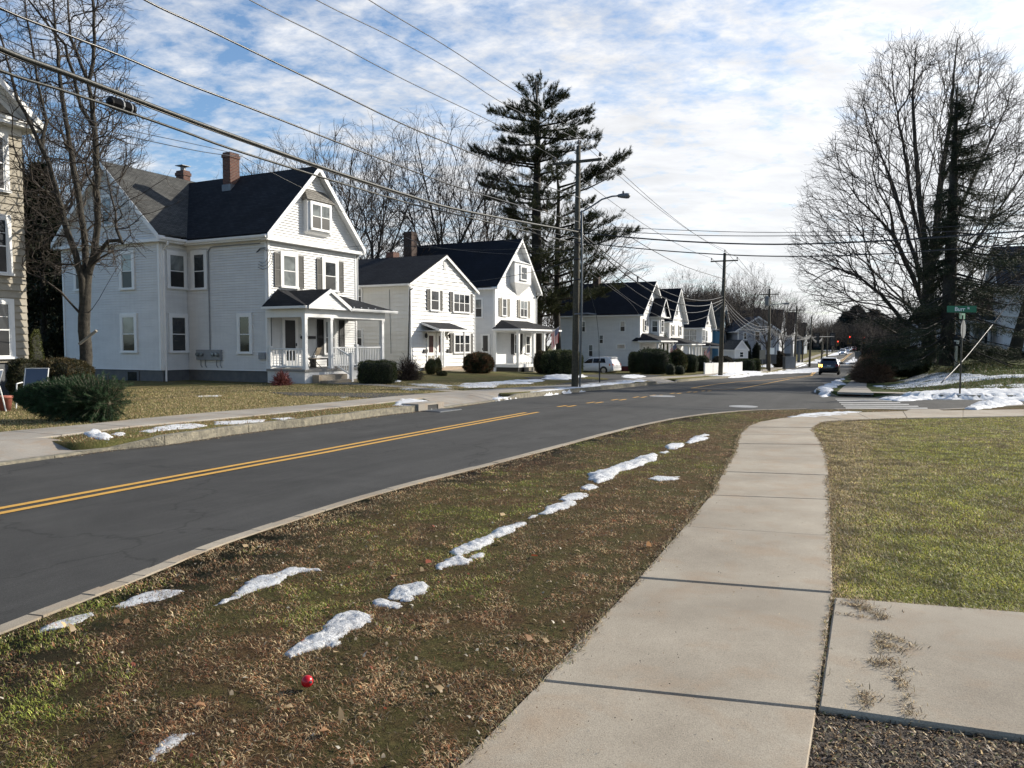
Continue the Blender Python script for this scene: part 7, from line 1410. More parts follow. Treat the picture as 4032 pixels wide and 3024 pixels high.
def car(loc, rz, paint, label, tail='TAIL', lights=False, ind=False, suv=True, name='parked_car', L=4.75, W=1.9, H=1.70):
    T = empty(name, loc, rz, label, 'car'); h = W/2
    # x stations (rear negative): x, z bottom, z belt, z roof, half width, half roof width
    ST = [(-L/2, .42, .80, .86, h*.84, h*.80), (-L/2+.06, .32, .98, 1.04, h*.93, h*.86), (-L/2+.18, .26, 1.06, 1.20, h*.97, h*.80), (-L/2+.42, .24, 1.08, H-.10, h*.99, h*.74), (-L/2+.62, .24, 1.07, H-.03, h, h*.73), (-L/2+1.4, .24, 1.04, H, h, h*.73), (-.1, .24, 1.02, H-.01, h, h*.72), (.45, .24, 1.00, H-.10, h, h*.70), (1.15, .24, 1.00, 1.08, h, h*.78), (1.5, .24, .98, 1.04, h*.99, h*.76), (L/2-.35, .26, .90, .95, h*.96, h*.72), (L/2-.08, .32, .74, .78, h*.88, h*.66), (L/2, .38, .60, .66, h*.78, h*.6)]
    V = []; 
    for x, zb, zl, zr, w, wr in ST:
        half = [(w*.86, zb), (w*.98, zb+.10), (w, (zb+zl)/2), (w*.985, zl-.03), (w*.95, zl+.01), (wr+(w*.95-wr)*.12, zr-.10 if zr-zl > .25 else zl+(zr-zl)*.5), (wr*.94, zr-.015), (wr*.5, zr+.012)]
        V += [(x, -a, b) for a, b in half]+[(x, a, b) for a, b in reversed(half)]
    n = 16; Fc = [(i*n+k, i*n+(k+1) % n, (i+1)*n+(k+1) % n, (i+1)*n+k) for i in range(len(ST)-1) for k in range(n)]+[tuple(range(n)), tuple(range((len(ST)-1)*n, len(ST)*n))[::-1]]
    mb = MB(); mb.add(V, Fc); body = mb.build('body', paint, T, True, uv=False); me = body.data; bm = bmesh.new(); bm.from_mesh(me); bmesh.ops.recalc_face_normals(bm, faces=bm.faces); bm.to_mesh(me); bm.free()
    def pt(x, side, q, o=.006):     # point on the greenhouse side between belt (0) and roof (1)
        xs = [s[0] for s in ST]; g = lambda k: float(np.interp(x, xs, [s[k] for s in ST])); w, wr, zl, zr = g(4), g(5), g(2), g(3)
        a = w*.95+(wr+(w*.95-wr)*.12-w*.95)*q; z = zl+.02+(zr-.12-zl-.02)*q; return (x, side*(a+o), z)
    for sd in (-1, 1):
        for x0, x1, x0t, x1t in ((-L/2+.78, -L/2+1.45, -L/2+.98, -L/2+1.42), (-L/2+1.52, -.15, -L/2+1.5, -.15), (-.08, 1.02, -.08, .46)):
            g = MB(); N = 5; 
            for k in range(N):
                t0, t1 = k/N, (k+1)/N; lo = lambda t: x0+(x1-x0)*t; hi = lambda t: x0t+(x1t-x0t)*t
                q_ = [pt(lo(t0), sd, .06, .010), pt(lo(t1), sd, .06, .010), pt(hi(t1), sd, .92, .014), pt(hi(t0), sd, .92, .014)]
                g.quad(*(q_ if sd < 0 else q_[::-1]))
            g.build('side_window', CG, T, False, uv=False)
    rw = MB(); xr0, xr1 = -L/2+.165, -L/2+.43; rw.quad((xr0-.02, -h*.70, 1.13), (xr1-.045, -h*.62, H-.16), (xr1-.045, h*.62, H-.16), (xr0-.02, h*.70, 1.13)); rw.build('rear_window', CG, T, uv=False)
    sp_ = MB(); sp_.hexa([(xr1-.18, -h*.64, H-.10), (xr1+.1, -h*.66, H-.05), (xr1+.1, h*.66, H-.05), (xr1-.18, h*.64, H-.10)], [(xr1-.18, -h*.62, H-.07), (xr1+.1, -h*.62, H-.0), (xr1+.1, h*.62, H-.0), (xr1-.18, h*.62, H-.07)]); sp_.build('spoiler', paint, T, uv=False)
    ww = MB(); ww.quad((.50, -h*.62, H-.12), (.50, h*.62, H-.12), (1.11, h*.74, 1.10), (1.11, -h*.74, 1.10)); o = ww.build('windscreen', CG, T, uv=False); o.location = (.02, 0, .02)
    for x in (-L/2+.98, L/2-.95):
        for sd in (-1, 1):
            w = MB(); w.lathe((x, sd*(h-.10), .36), [(.24, -.11), (.36, -.11), (.37, 0), (.36, .11), (.24, .11)], 20, 'y'); t = w.build('wheel', TY, T, True, uv=False); r = MB(); r.lathe((x, sd*(h-.0), .36), [(.05, -.02), (.24, -.02), (.24, .01), (.05, .015)], 10, 'y'); r.build('rim', RIM, t, uv=False)
            a = MB(); ring = [(x+.44*cos(k*pi/10), sd*(h+.004), .34+.44*sin(k*pi/10)) for k in range(11)]; a.add(ring, [tuple(range(11)) if sd < 0 else tuple(range(10, -1, -1))]); a.build('wheel_arch', TY, T, uv=False)
    for sd in (-1, 1):
        l = MB(); l.hexa([(-L/2+.10, sd*h*.60, .78), (-L/2+.42, sd*h*.95, .80), (-L/2+.42, sd*h*.93, 1.06), (-L/2+.14, sd*h*.60, 1.04)], [(-L/2-.02, sd*h*.64, .78), (-L/2+.38, sd*(h*1.0+.02), .80), (-L/2+.38, sd*(h*.985+.02), 1.06), (-L/2+.02, sd*h*.64, 1.04)]); l.hexa([(-L/2-.02, sd*h*.64, .78), (-L/2+.02, sd*h*.90, .78), (-L/2+.06, sd*h*.90, 1.04), (-L/2+.02, sd*h*.64, 1.04)], [(-L/2+.1, sd*h*.7, .8), (-L/2+.38, sd*(h*1.0+.02), .80), (-L/2+.38, sd*(h*.985+.02), 1.06), (-L/2+.14, sd*h*.7, 1.04)]); l.build('tail_light', AMB if (ind and sd > 0) else TAIL, T, uv=False)
        l = MB(); l.lathe((L/2-.06, sd*h*.66, .70), [(.02, 0), (.10, .0), (.09, .05)], 10, 'x'); l.build('headlight', HEADL if lights else PLT, T, uv=False)
        m_ = MB(); m_.hexa([(.82, sd*(h-.02), 1.04), (.98, sd*(h-.02), 1.04), (.98, sd*(h+.22), 1.06), (.86, sd*(h+.22), 1.06)], [(.82, sd*(h-.02), 1.16), (.98, sd*(h-.02), 1.14), (.98, sd*(h+.2), 1.22), (.86, sd*(h+.22), 1.22)]); m_.build('mirror', paint, T, uv=False)
    b_ = MB(); b_.box(-L/2-.03, -L/2+.05, -h*.82, h*.82, .36, .56); b_.build('bumper', TY if paint is not PAINTW else paint, T, uv=False); p = MB(); p.box(-L/2-.01, -L/2+.06, -.17, .17, .86, .98); p.build('number_plate', PLT, T, uv=False); s2 = MB(); s2.box(-L/2+.03, -L/2+.2, -h*.62, h*.62, 1.045, 1.075); s2.build('trim_strip', M['metal'], T, uv=False)
    u = MB(); u.box(-L/2+.4, L/2-.5, -h*.8, h*.8, .2, .36); u.build('underbody', TY, T, uv=False)
    for sd in (-1, 1): r = MB(); r.tube([(-L/2+.75, sd*h*.66, H+.0), (-L/2+.85, sd*h*.66, H+.045), (.2, sd*h*.64, H+.035), (.35, sd*h*.64, H-.06)], .016, 5); r.build('roof_rail', M['dmetal'] if paint is not PAINTW else M['metal'], T, uv=False)
    return T
c = at(3262, 1477, 75.5); s_, p_ = sp(c.x, c.y); c.z = float(Rz(c.x, c.y)); car(c+Vector((sin(A0), cos(A0), 0))*2.3, radians(65.5), PAINTB, 'dark SUV driving away down the street with its left indicator lit', ind=True, name='driving_car')
c = at(2372, 1466, 76.5); c.z = float(Lz(c.x, c.y))-.15; car(c+Vector((-.6, .2, 0)), radians(180-25-12), PAINTW, 'white SUV parked in the driveway beside the double gabled house')
def oncoming(u, v, Y, paint, label, lights, side=1): c = at(u, v, Y); c.z = float(Rz(c.x, c.y)); car(c, radians(-115), paint, label, lights=lights, name='driving_car')
oncoming(3319, 1393, 212, PAINTW, 'nearest oncoming car, white with headlights lit', True); oncoming(3335, 1384, 250, PAINTS, 'silver oncoming car half hidden behind the nearest white one', False); oncoming(3345, 1379, 285, PAINTW, 'white van-like oncoming car last in the short queue', False); oncoming(3362, 1379, 290, PAINTR, 'dark red car right of the oncoming queue', False)
c = at(3402, 1437, 92); c.z = float(Lz(c.x, c.y)); T = empty('parked_car', c, 0); T.location = c; bpy.data.objects.remove(T)
LAWNA = np.array([(q.x, q.y) for q in lawnA])
RP = np.array([(q.x, q.y) for q in [*LC, *reversed(RF), BF[1], BF[2], BF[3], *BF[4:], *reversed(BN), *reversed(RC)]])
def Sz(x, y):       # the surface snow lies on: road level inside the kerbs, turf level outside
    x = np.asarray(x, float); y = np.asarray(y, float); sh = x.shape; g = np.stack([x.ravel(), y.ravel()], 1); m = (inpoly(g, RP) & ~inpoly(g, LAWNA)).reshape(sh); return np.where(m, Rz(x, y)+.01, Lz(x, y))
def snp(u, v):
    b = gp(u, v, Lz).xy
    if inpoly(np.array([[b.x, b.y]]), LAWNA)[0]: return b
    a = gp(u, v, Rz).xy
    return a if inpoly(np.array([[a.x, a.y]]), RP)[0] else gp(u, v, Lz).xy
# ------------------------------------------------ snow patches (real heaps draped on the ground)
def snow(px, h, label, name='snow_patch', seed=0, zf=Lz, step=None, base=0.0, fr=.5, group='melting snow patches', amp=None):
    h = h*(.38 if px[0][1] < 1700 else .55); P = [snp(*q) for q in px]; c = sum(P, Vector((0, 0)))/len(P); dist = c.length; st = step or max(.016, dist*.0036); Q = []; amp = amp if amp is not None else max(.045, dist*.006)
    for i, a in enumerate(P):
        b = P[(i+1) % len(P)]; n = max(1, int((b-a).length/(st*1.3)))
        for k in range(n):
            q = a.lerp(b, k/n); nz = noise.noise_vector(Vector((q.x*fr/amp*.12, q.y*fr/amp*.12, seed)))+noise.noise_vector(Vector((q.x*fr/amp*.5, q.y*fr/amp*.5, seed+9)))*.7+noise.noise_vector(Vector((q.x*fr/amp*1.4, q.y*fr/amp*1.4, seed+5)))*.5+noise.noise_vector(Vector((q.x*fr/amp*3.5, q.y*fr/amp*3.5, seed+2)))*.3; Q.append(q+Vector((nz.x, nz.y))*amp+(q-c).normalized()*amp*.55)
    V, T = cdt(Q, st); B = np.array([(q.x, q.y) for q in Q]); S = B; E = np.roll(B, -1, axis=0); d = np.full(len(V), 9e9)
    for a, b in zip(S, E):
        ab = b-a; t = np.clip(((V-a)@ab)/(ab@ab+1e-12), 0, 1); d = np.minimum(d, np.hypot(*(V-(a+t[:, None]*ab)).T))
    w = max(st*1.2, min(h*.7, .22)); f = 1-np.exp(-d/w)
    def fb(x, y, q): return noise.noise(Vector((x/q, y/q, seed)))
    big = max(.10, h*2.2, dist*.012); nz = np.array([fb(x, y, big)*.55+fb(x, y, big*.42)*.35+fb(x, y, big*.16)*.34+fb(x, y, big*.07)*.26 for x, y in V])
    hz = h*(f*(.62+.95*nz)-.12*(1-f)+.04); zb = Sz(V[:, 0], V[:, 1]); z = np.maximum(zb, zb.mean()*0+zb)+base+hz; z = np.where(d < 1e-4, zb+base-.03, z)
    me = bpy.data.meshes.new(name); me.from_pydata([(a-c.x, b-c.y, e) for (a, b), e in zip(V, z)], [], T); o = link(name, me, M['snow'], None, True); o.location = (c.x, c.y, 0)
    bm = bmesh.new(); bm.from_mesh(me); bmesh.ops.recalc_face_normals(bm, faces=bm.faces)
    if sum(x.normal.z for x in bm.faces) < 0: bmesh.ops.reverse_faces(bm, faces=bm.faces)
    bm.to_mesh(me); bm.free(); return tag(o, label, 'snow patch', group)
D = lambda *p: [(x*1.8228, y*1.8228) for x, y in p]
i_ = 0
for pts, h, lab in (
 (D((616, 1414), (640, 1396), (668, 1380), (700, 1370), (705, 1352), (722, 1330), (755, 1324), (806, 1331), (800, 1345), (765, 1360), (742, 1372), (720, 1390), (690, 1398), (655, 1412), (630, 1420)), .06, 'long nearest snow strip lying just beyond the red ball'),
 (D((832, 1293), (850, 1280), (880, 1264), (905, 1262), (916, 1270), (905, 1282), (880, 1290), (850, 1296)), .05, 'small snow lump between the nearest strip and the green clover patch'),
 (D((804, 1302), (820, 1297), (845, 1300), (860, 1308), (850, 1312), (830, 1308), (810, 1308)), .04, 'tiny snow strip touching the near side of the small lump'),
 (D((942, 1228), (960, 1212), (990, 1208), (1018, 1210), (1015, 1218), (985, 1222), (955, 1230)), .06, 'low snow lump at the near end of the thick double strip'),
 (D((975, 1192), (1000, 1180), (1040, 1165), (1090, 1140), (1122, 1138), (1110, 1152), (1060, 1168), (1040, 1185), (1010, 1200), (990, 1203)), .08, 'thick long snow strip beside the clover, fourth from the bottom'),
 (D((1105, 1134), (1118, 1129), (1138, 1130), (1130, 1136), (1112, 1138)), .03, 'snow crumb past the far end of the thick long strip'),
 (D((1158, 1110), (1180, 1095), (1215, 1086), (1248, 1083), (1245, 1092), (1205, 1102), (1180, 1112)), .06, 'slim snow strip in the middle of the row'),
 (D((1210, 1078), (1228, 1068), (1262, 1066), (1270, 1070), (1240, 1080), (1220, 1083)), .05, 'short snow lump beyond the slim strip'),
 (D((1256, 1056), (1268, 1048), (1290, 1047), (1294, 1053), (1275, 1060)), .05, 'round snow lump below the large snow heap'),
 (D((1265, 1036), (1275, 1024), (1310, 1014), (1340, 1004), (1375, 988), (1405, 981), (1423, 984), (1415, 994), (1385, 1005), (1350, 1018), (1325, 1036), (1290, 1044)), .09, 'largest snow heap of the row on the near verge'),
 (D((1438, 970), (1450, 959), (1475, 957), (1479, 963), (1460, 970)), .06, 'round snow lump beyond the largest heap'),
 (D((1482, 955), (1500, 944), (1528, 935), (1534, 940), (1515, 952), (1492, 960)), .06, 'farthest snow lump of the row, near the pavement bend'),
 (D((1404, 1034), (1425, 1028), (1466, 1031), (1462, 1036), (1430, 1040)), .04, 'thin snow patch apart from the row, closer to the pavement'),
 (D((310, 1640), (330, 1615), (352, 1597), (402, 1590), (398, 1600), (370, 1612), (345, 1625), (325, 1643)), .03, 'thin greyish snow patch at the lower left edge'),
 (D((450, 1312), (500, 1290), (545, 1260), (580, 1242), (640, 1222), (650, 1228), (690, 1226), (698, 1232), (640, 1242), (600, 1262), (550, 1280), (500, 1302)), .035, 'dirty yellowish snow streak between kerb and the row'),
 (D((248, 1308), (290, 1292), (330, 1277), (385, 1274), (370, 1288), (320, 1296), (275, 1310)), .02, 'faint grey icy patch near the kerb at the left'),
 (D((85, 1368), (110, 1348), (175, 1328), (182, 1333), (150, 1350), (100, 1364)), .02, 'faint icy streak close to the kerb at the far left'),
 (D((1705, 901), (1740, 895), (1790, 890), (1860, 889), (1850, 896), (1790, 902), (1730, 904)), .09, 'low snow bank on the grass tip beside the crossing'),
 (D((2075, 883), (2110, 872), (2135, 861), (2160, 866), (2205, 868), (2212, 872), (2160, 879), (2110, 885)), .40, 'steep snow mound at the near kerb of the side street'),
 (D((1905, 853), (1960, 850), (2020, 846), (2060, 843), (2120, 841), (2260, 842), (2260, 860), (2120, 863), (2020, 862), (1950, 858)), .33, 'long snow bank along the far kerb of the side street, at the sign post'),
 (D((1893, 838), (1920, 826), (1960, 818), (1950, 812), (2010, 808), (2060, 806), (2130, 810), (2260, 806), (2260, 815), (2120, 818), (2090, 824), (2050, 830), (1990, 836), (1930, 842)), .14, 'broad snow field on the corner lawn slope'),
 (D((2180, 833), (2200, 829), (2240, 830), (2240, 838), (2195, 839)), .08, 'small snow patch on the dark grass right of the sign post'),
 (D((2130, 832), (2160, 829), (2165, 834), (2140, 836)), .06, 'tiny snow patch left of the small one on the dark grass'),
 (D((1763, 847), (1775, 838), (1800, 828), (1812, 818), (1822, 821), (1815, 830), (1800, 838), (1790, 848), (1775, 850)), .28, 'dirty snow ridge along the corner kerb'),
 (D((180, 938), (200, 930), (222, 932), (238, 944), (225, 951), (200, 947)), .11, 'snow lump on the left verge nearest to the driveway apron'),
 (D((240, 936), (262, 934), (268, 940), (250, 942)), .04, 'snow crumb next to the lump on the left verge'),
 (D((300, 932), (330, 926), (345, 929), (325, 935)), .05, 'short snow patch on the left verge, second past the lump'),
 (D((330, 925), (380, 917), (420, 916), (450, 920), (410, 926), (350, 930)), .07, 'long snow patch in the middle of the left verge'),
 (D((465, 911), (510, 909), (572, 906), (565, 912), (505, 917), (470, 917)), .06, 'snow strip on the left verge before the storm drain'),
 (D((590, 904), (620, 901), (635, 903), (610, 908)), .04, 'small snow patch on the verge right before the storm drain snow'),
 (D((845, 876), (860, 864), (890, 862), (922, 866), (935, 873), (900, 877)), .14, 'snow heap on the verge behind the storm drain'),
 (D((1060, 853), (1075, 847), (1130, 846), (1125, 851), (1100, 857), (1075, 858)), .12, 'snow heap at the end of the middle driveway apron'),
 (D((1140, 847), (1190, 838), (1250, 832), (1330, 823), (1395, 818), (1400, 823), (1340, 829), (1260, 838), (1190, 846)), .12, 'long crusty snow strip along the kerb at the nearest utility pole'),
 (D((735, 857), (760, 853), (768, 856), (745, 860)), .05, 'small snow patch on the lawn left of the asphalt driveway'), (D((430, 855), (480, 853), (482, 856), (440, 858)), .03, 'thin snow sliver on the straw lawn right of the discarded tree'),
 (D((990, 833), (1010, 828), (1060, 825), (1110, 820), (1165, 820), (1180, 822), (1150, 829), (1090, 831), (1075, 837), (1010, 838)), .11, 'long snow band across the lawn before the steep-gabled house'),
 (D((880, 829), (930, 829), (985, 832), (960, 836), (900, 834)), .07, 'narrow snow band left of the long lawn band'), (D((868, 840), (890, 837), (915, 840), (895, 844)), .06, 'small snow patch on the verge below the narrow band'), (D((935, 838), (955, 835), (970, 838), (950, 842)), .06, 'small snow patch between verge band and long lawn band'),
 (D((800, 823), (830, 817), (865, 822), (850, 828), (815, 827)), .08, 'snow patch beside the cone evergreens'), (D((1165, 818), (1190, 810), (1215, 803), (1250, 808), (1262, 815), (1230, 821), (1185, 820)), .4, 'blue-white snow heap on the lawn left of the nearest utility pole'),
 (D((1252, 818), (1300, 817), (1330, 819), (1310, 823), (1260, 822)), .06, 'flat snow patch right behind the nearest utility pole'), (D((1330, 815), (1350, 810), (1378, 809), (1395, 815), (1365, 818)), .22, 'small snow heap by the foot of the guy wire'),
 (D((1625, 807), (1660, 803), (1700, 799), (1790, 792), (1800, 796), (1760, 803), (1700, 807), (1640, 812)), .16, 'snow strip along the pavement past the picket fence'), (D((1530, 812), (1560, 806), (1600, 799), (1625, 800), (1650, 808), (1590, 813)), .25, 'crusty snow bank at the kerb before the second utility pole'), (D((1750, 783), (1775, 776), (1790, 771), (1810, 778), (1812, 782), (1780, 785)), .6, 'blue tarp-like snow mound near the fourth utility pole'),
 (D((1690, 797), (1740, 790), (1750, 785), (1720, 783), (1660, 785), (1640, 791)), .12, 'broad patchy snow on the far left lawn'), (D((1760, 770), (1810, 765), (1850, 756), (1860, 750), (1835, 750), (1780, 758), (1760, 764)), .15, 'large snow field on the farthest left lawn'), (D((1815, 791), (1850, 780), (1858, 772), (1850, 770), (1830, 778)), .3, 'snow ridge on the far kerb beyond the fifth pole'),
 (D((1378, 824), (1384, 822), (1392, 824), (1384, 826)), .05, 'snow crumb on the pavement edge right of the pole')):
    i_ += 1
    try: snow(pts, h, lab, seed=i_*3.1, base=-.10 if 'middle driveway apron' in lab else 0)
    except Exception as e: print('snow fail', lab, e)
# ------------------------------------------------ grass blades, leaf litter
GR = attr_mat('blades', .55, .4, .35)
def region_pts(n, rmin, rmax, poly, a0, a1, rng, power=1.6):
    """points around the camera stand, density falling with distance"""
    u = rng.uniform(0, 1, n); k = 2-power; r = (rmin**k+(rmax**k-rmin**k)*u)**(1/k); a = rng.uniform(a0, a1, n); g = np.stack([r*np.sin(a), r*np.cos(a)], 1)
    ins = inpoly(g, np.array([(q.x, q.y) for q in poly])); return g[ins]
def blades(P, Lm, w, lean, col, rng, zoff=0.0, curl=.5):
    n = len(P); z = Lz(P[:, 0], P[:, 1])+zoff; B = np.column_stack([P, z]); a = rng.uniform(0, 2*pi, n); L = Lm*rng.uniform(.45, 1.3, n); th = np.clip(rng.normal(lean, .28, n), .05, 1.5); dh = np.stack([np.cos(a), np.sin(a), np.zeros(n)], 1); up = np.array([0, 0, 1.])
    s = np.stack([-np.sin(a), np.cos(a), np.zeros(n)], 1); r = np.hypot(P[:, 0], P[:, 1]); W = (w*(1+r*.11)*rng.uniform(.6, 1.4, n))[:, None]; L = L[:, None]; th = th[:, None]
    m = B+(dh*np.sin(th*.7)+up*np.cos(th*.7))*L*.5; t = m+(dh*np.sin(np.minimum(th*1.35, 1.75))+up*np.cos(np.minimum(th*1.35, 1.75)))*L*.5; t[:, 2] = np.maximum(t[:, 2], B[:, 2]+.003)
    V = np.stack([B-s*W/2, B+s*W/2, m+s*W*.42, m-s*W*.42, t+s*W*.08, t-s*W*.08], 1).reshape(-1, 3); i = np.arange(n)*6; Fc = np.concatenate([np.stack([i, i+1, i+2, i+3], 1), np.stack([i+3, i+2, i+4, i+5], 1)]); return V, Fc, np.repeat(col, 6, axis=0)
def fnoise(P, s, seed): 
    return np.array([noise.noise(Vector((x*s, y*s, seed))) for x, y in P])
VP = [XY(-6, -4.9), *[q for q in RC[2:]], *G2([(3300, 1625), (3560, 1625)]), *reversed(UL[:-3]), *reversed(JL)]
VP = [q for q in offs(RC[1:], 0)]; 
verge = offs(RC[1:], -.12)+G2([(3281, 1612), (3500, 1613), (3600, 1620)])+[UL[k] for k in range(4, -1, -1)]+[JL[k] for k in range(len(JL)-1, -1, -1)]
lawnR = [JR[k] for k in range(6, len(JR))]+[UR[k] for k in range(1, len(UR))]+[XY(4, 30)]+[A4b, A1]
bed = [JR[5]+XY(0, 0), A2, A3b, A3b+XY(-5, 2), JR[1]]
rg = np.random.default_rng(42)
def mixcol(n, cols, w, rng): 
    c = np.array(cols)[rng.choice(len(cols), n, p=np.array(w)/sum(w))]; return c*rng.uniform(.65, 1.35, (n, 1))
STRAW, BROWN, RUST, DGREEN, LGREEN, DARK = (.60, .46, .26), (.23, .14, .07), (.30, .13, .06), (.13, .155, .035), (.26, .29, .05), (.055, .038, .024)
# verge turf: brown and rusty by the kerb, green streak along the snow, thin by the pavement
P = region_pts(950000, 2.0, 26, verge, -.75, .75, rg, 1.6); s_, p_ = sp(P[:, 0], P[:, 1]); n1 = fnoise(P, .55, 1); n2 = fnoise(P, 2.2, 5); pk = np.interp(s_, [0, 5, 10, 16, 22], [-1.37, -1.37, -1.3, -1.4, -1.3])
t = np.clip((p_+4.7)/3.3, 0, 1)     # 0 kerb, 1 pavement
green = np.exp(-((t-.50)/.22)**2)*.56+.10+n1*.95+n2*.85-.30*(t > .78)-.45*(t < .14)-.42*np.clip(1-s_/8, 0, 1); u = rg.uniform(0, 1, len(P)); gsel = u < np.clip(green-.12, 0, .85)
C = mixcol(len(P), (STRAW, BROWN, RUST, DARK), (.24, .36, .24, .26), rg); kerbside = t < .16; C[kerbside] = mixcol(kerbside.sum(), (STRAW, BROWN, RUST), (.5, .3, .2), rg); C[gsel] = mixcol(gsel.sum(), (DGREEN, LGREEN, (.24, .24, .05)), (.38, .34, .28), rg)
n3 = fnoise(P, 5.5, 31); C = C*np.clip(1+n3*1.3+n2*.6, .35, 1.9)[:, None]; keep = rg.uniform(0, 1, len(P)) < np.clip(.85+n3*1.6+np.where(t > .78, n2*1.2-.25, .1), .12, 1); P, C, gsel = P[keep], C[keep], gsel[keep]
V, Fc, Cc = blades(P, np.where(gsel, .022, .027), .0020, np.where(gsel, .95, 1.32), C, rg); tag(npmesh('grass', V, Fc, GR, None, Cc), 'mixed brown and green winter grass on the near verge', 'grass', None, 'stuff')
# right lawn
P = region_pts(800000, 3.0, 26, lawnR, .2, .85, rg, 1.5); n1 = fnoise(P, .5, 11); n2 = fnoise(P, 2.0, 15); dj = np.hypot(P[:, 0]-1.6, P[:, 1]*0); s_, p_ = sp(P[:, 0], P[:, 1]); edge = np.exp(-np.clip(p_+.15, 0, 5)/.35)
u = rg.uniform(0, 1, len(P)); g = u < np.clip(.84+n1*.5+n2*.3-edge*.7, .05, .97); C = mixcol(len(P), (STRAW, BROWN, (.40, .33, .13)), (.5, .2, .3), rg); C[g] = mixcol(g.sum(), (DGREEN, LGREEN, (.34, .34, .055), (.54, .49, .11)), (.14, .26, .34, .26), rg)
n3 = fnoise(P, 4.5, 41); C = C*np.clip(1+n3*.8+n2*.4, .5, 1.6)[:, None]; V, Fc, Cc = blades(P, np.where(g, .021, .026), .0020, 1.05, C, rg); tag(npmesh('grass', V, Fc, GR, None, Cc), 'short yellow-green grass of the lawn right of the pavement', 'grass', None, 'stuff')
# far left verge and lawn: coarser tufts
vl = [cut1[2]]+[q for q in offs(LC[5:12], .16)]+[q for q in reversed(LB[2:9])]
lawnL = [q for q in LT[1:12]]+[XY(34, -24), XY(3, -26)]
for poly, n_, cols, w, lab in ((vl, 200000, (STRAW, BROWN, RUST, DGREEN), (.35, .4, .2, .15), 'brown grass of the strip between granite kerb and left pavement'), (lawnL, 420000, (STRAW, (.42, .34, .15), BROWN, (.20, .21, .07)), (.4, .3, .15, .35), 'straw coloured lawn in front of the porch house')):
    P = region_pts(n_, 11, 36, poly, -1.0, .3, rg, 1.0); C = mixcol(len(P), cols, w, rg); V, Fc, Cc = blades(P, .05, .0032, 1.0, C, rg); tag(npmesh('grass', V, Fc, GR, None, Cc), lab, 'grass', None, 'stuff')
# corner lawn tufts
cl = G2([(3480, 1535), (3470, 1500), (3560, 1470), (3700, 1452), (4032, 1440), (4100, 1440), (4100, 1555), (3600, 1552)])
P = region_pts(200000, 24, 60, cl, .35, .8, rg, .8); C = mixcol(len(P), ((.05, .075, .02), (.10, .13, .03), BROWN), (.5, .4, .15), rg); V, Fc, Cc = blades(P, .08, .0032, .9, C, rg); tag(npmesh('grass', V, Fc, GR, None, Cc), 'green grass of the corner lawn slope', 'grass', None, 'stuff')
# bed below the driveway slab: soil, chips, straw
drape('soil_bed', [JR[5]*1.0, A2+XY(-.02, 0), A3b+XY(-.02, 0), A3b+XY(-5, 1), XY(-4, 1), JR[2]], lambda x, y: Lz(x, y)+.004, M['soil'], .15, 0)
bedp = [JR[6]+XY(-.03, .02), A2+XY(-.05, .03), A3b+XY(-.05, 0), A3b+XY(-5, 1), JR[2]]
P = region_pts(110000, 1.5, 6, [JR[3], JR[6], A2, A3b, A3b+XY(-4, 0), XY(-2, .3)], .1, 1.2, rg, 1.4); C = mixcol(len(P), (STRAW, BROWN, DARK, DGREEN, (.3, .24, .2)), (.14, .34, .42, .05, .05), rg); V, Fc, Cc = blades(P, .026, .0042, 1.35, C, rg, .004); tag(npmesh('leaf_litter', V, Fc, GR, None, Cc), 'dead leaves and chips on the soil below the driveway slab', 'leaf litter', None, 'stuff')
# clippings scattered on the driveway slab, crumbs on the pavement
def scatter(name, px, n, L, w, cols, wt, off, label, spread=.05):
    V_, F_, C_ = [], [], []; k = 0; Q = [gp(u, v) for u, v in px]; pts = []
    for q in Q:
        a = rg.uniform(0, 3.14); g = rg.normal(0, 1, (int(n*rg.uniform(.2, 1.9)), 2))*np.array([rg.uniform(.4, 2.6), rg.uniform(.3, .9)])*spread; pts.append(np.array([q.x, q.y])+rg.normal(0, spread*.6, 2)+g@np.array([[cos(a), sin(a)], [-sin(a), cos(a)]]))
    P = np.concatenate(pts); C = mixcol(len(P), cols, wt, rg); V, Fc, Cc = blades(P, L, w, 1.42, C, rg, off); return tag(npmesh(name, V, Fc, GR, None, Cc), label, 'litter', None, 'stuff')
scatter('grass_clippings', [(3375, 2405), (3400, 2430), (3440, 2425), (3390, 2450), (3480, 2455), (3470, 2540), (3490, 2560), (3500, 2575), (3545, 2570), (3480, 2615), (3500, 2640), (3510, 2645), (3530, 2700), (3545, 2720), (3450, 2755), (3600, 2825), (3615, 2835), (3430, 2780), (3380, 2400)], 75, .03, .0025, (STRAW, BROWN, (.16, .13, .07), DARK), (.4, .25, .3, .2), .033, 'dry grass clippings trailing over the driveway slab', .035)
P = region_pts(1900, 2.0, 12, verge, -.75, .6, rg, 1.5); C = mixcol(len(P), ((.42, .33, .22), (.30, .17, .09), (.24, .07, .04), (.5, .45, .36)), (.5, .3, .12, .12), rg); V, Fc, Cc = blades(P, .024, .009, 1.3, C, rg, .008); tag(npmesh('fallen_leaves', V, Fc, GR, None, Cc), 'small pale and red dead leaves scattered over the near verge', 'leaves', None, 'stuff')
P = region_pts(1500, 2.0, 8, [JL[4], JR[4], JR[-3], JL[-3]], -.4, .6, rg, 1.4); C = mixcol(len(P), (DARK, BROWN, STRAW), (.5, .3, .2), rg); V, Fc, Cc = blades(P, .008, .003, 1.4, C, rg, .026); tag(npmesh('crumbs', V, Fc, GR, None, Cc), 'tiny dark crumbs on the near pavement', 'litter', None, 'stuff')

